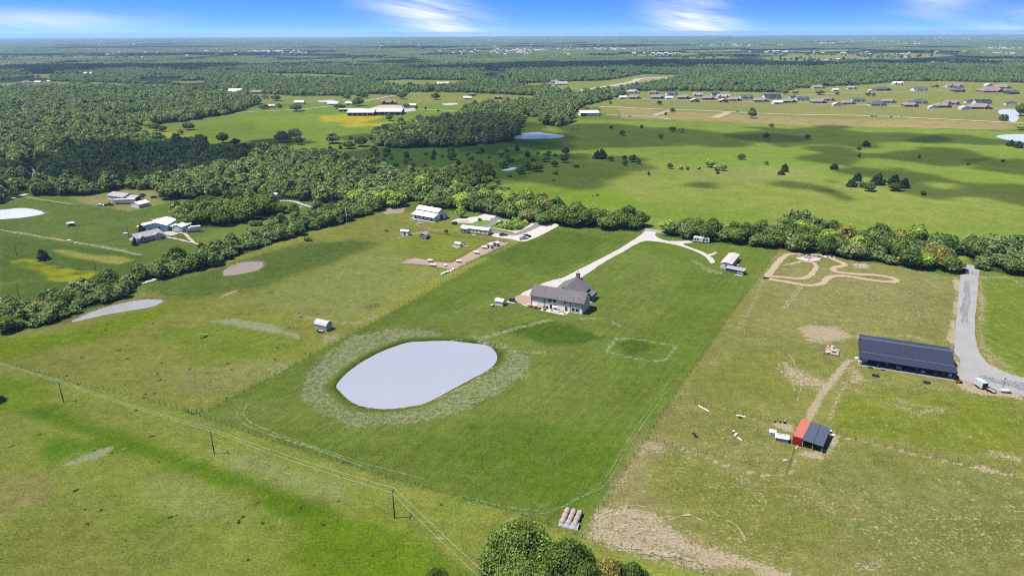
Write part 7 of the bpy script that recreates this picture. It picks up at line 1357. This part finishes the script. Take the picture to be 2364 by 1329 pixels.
# grazing cattle, far off: bodies as one continuous shape each
def cow(p, r, lab):
    o = empty('cow', p, r, lab, 'cow', 'dark cattle grazing in the meadow'); mb = MB(); k = 8; vs = []; fs = []
    prof = [(-1.0, .98, .12, .12), (-.9, 1.0, .3, .3), (-.4, .95, .36, .38), (.3, .95, .36, .40), (.8, 1.05, .28, .32), (1.05, 1.05, .18, .22), (1.3, .85, .13, .15), (1.55, .6, .1, .1)]
    for x, z, ry, rz_ in prof:
        for q in range(k): t = 2 * math.pi * q / k; vs.append((x, math.cos(t) * ry, z + math.sin(t) * rz_))
    for s_ in range(len(prof) - 1):
        for q in range(k): fs.append((s_ * k + q, s_ * k + (q + 1) % k, (s_ + 1) * k + (q + 1) % k, (s_ + 1) * k + q))
    fs += [tuple(range(k)), tuple(range(len(vs) - k, len(vs)))]
    mb.add(vs, fs)
    for x, y in ((-.8, .2), (-.8, -.2), (.7, .2), (.7, -.2)): mb.cyl((x, y, .85), (x + .05, y, .4), .11, .07, 6).cyl((x + .05, y, .4), (x, y, 0), .07, .06, 6)
    mb.build('body', COWB, o, True); mb2 = MB().cyl((-1.0, 0, 1.1), (-1.1, 0, .5), .03, k=4); mb2.build('tail', COWB, o)
for i, (x, y, lab) in enumerate(((1318, 300, 'leftmost dark cow of the herd by the meadow pond'), (1323, 299, 'second dark cow of the herd by the meadow pond'), (1328, 300, 'third dark cow of the herd by the meadow pond'), (1333, 299, 'rightmost dark cow of the herd by the meadow pond'), (1369, 454, 'left dark calf in the bright strip above the tree line'), (1379, 453, 'right dark calf in the bright strip above the tree line'), (1268, 464, 'dark cow lying low above the tree line'), (893, 536, 'dark cow grazing left of the plain white shed'))): cow(G(x, y), random.uniform(0, 6), lab)
# towns far off: hundreds of pale specks nobody could count
mb = MB(); spots = [(620, 124, 70, 2.2, 46), (690, 127, 30, 1.5, 16), (905, 100, 40, 1.2, 12), (1150, 96, 60, 1.4, 16), (1270, 88, 80, 1.5, 22), (1200, 120, 90, 2.5, 34), (1400, 117, 60, 2., 22), (1680, 108, 110, 2.5, 34), (1905, 103, 30, 1., 14), (1990, 98, 140, 3.5, 44), (2110, 104, 60, 1.4, 20), (2200, 90, 160, 3, 60), (2310, 115, 50, 2, 18), (2000, 128, 160, 3, 14), (320, 103, 40, 1, 8), (160, 92, 30, 1, 6), (220, 103, 60, 1.5, 8), (1530, 128, 60, 2, 16), (1780, 124, 60, 2, 12), (2320, 128, 60, 2, 12), (1150, 126, 160, 4, 30), (300, 130, 300, 8, 14), (1980, 146, 200, 4, 10), (1000, 108, 200, 4, 20)]
for (cx, cy_, sx, sy, k) in spots:
    for _ in range(k):
        x, y = random.gauss(cx, sx * .5), max(87.5, random.gauss(cy_, sy * .6)); g = G(x, y); s = g.y / 1000.; w_, d_ = random.uniform(6, 16) * (.7 + .09 * s), random.uniform(8, 14); h = random.uniform(4, 6) + random.uniform(3, 6); 
        mb.box(g.x, g.x + w_, g.y, g.y + d_, 0, h).prism([(g.y - 1, h), (g.y + d_ + 1, h), (g.y + d_ / 2, h + 3)], 'x', g.x - 1, g.x + w_ + 1)
o = mb.build('distant_town', mat('pale_town_walls', (.33, .31, .29), .8, .3, .01)); set_meta(o, 'pale specks of far towns and farms scattered in the hazy woods', 'town', None, 'stuff')
# tall far masts
for x, y, t in ((481, 105, 92), (96, 165, 148)): 
    g = G(x, y); h = height_at((x, y), t); o = empty('mast', g, 0, 'thin radio mast far off in the hazy woods at the left' if x > 200 else 'pale mast above the shaded woods at the far left', 'mast'); MB().cyl((0, 0, 0), (0, 0, h), g.y / 2600., g.y / 5000., 5).build('mast_pole', STEEL, o)
for at_name, A in (('grass_kind', TINT),): me = ground.data; me.attributes[at_name].data.foreach_set('color', np.concatenate([A.reshape(-1, 3), np.ones((NV, 1))], 1).ravel())
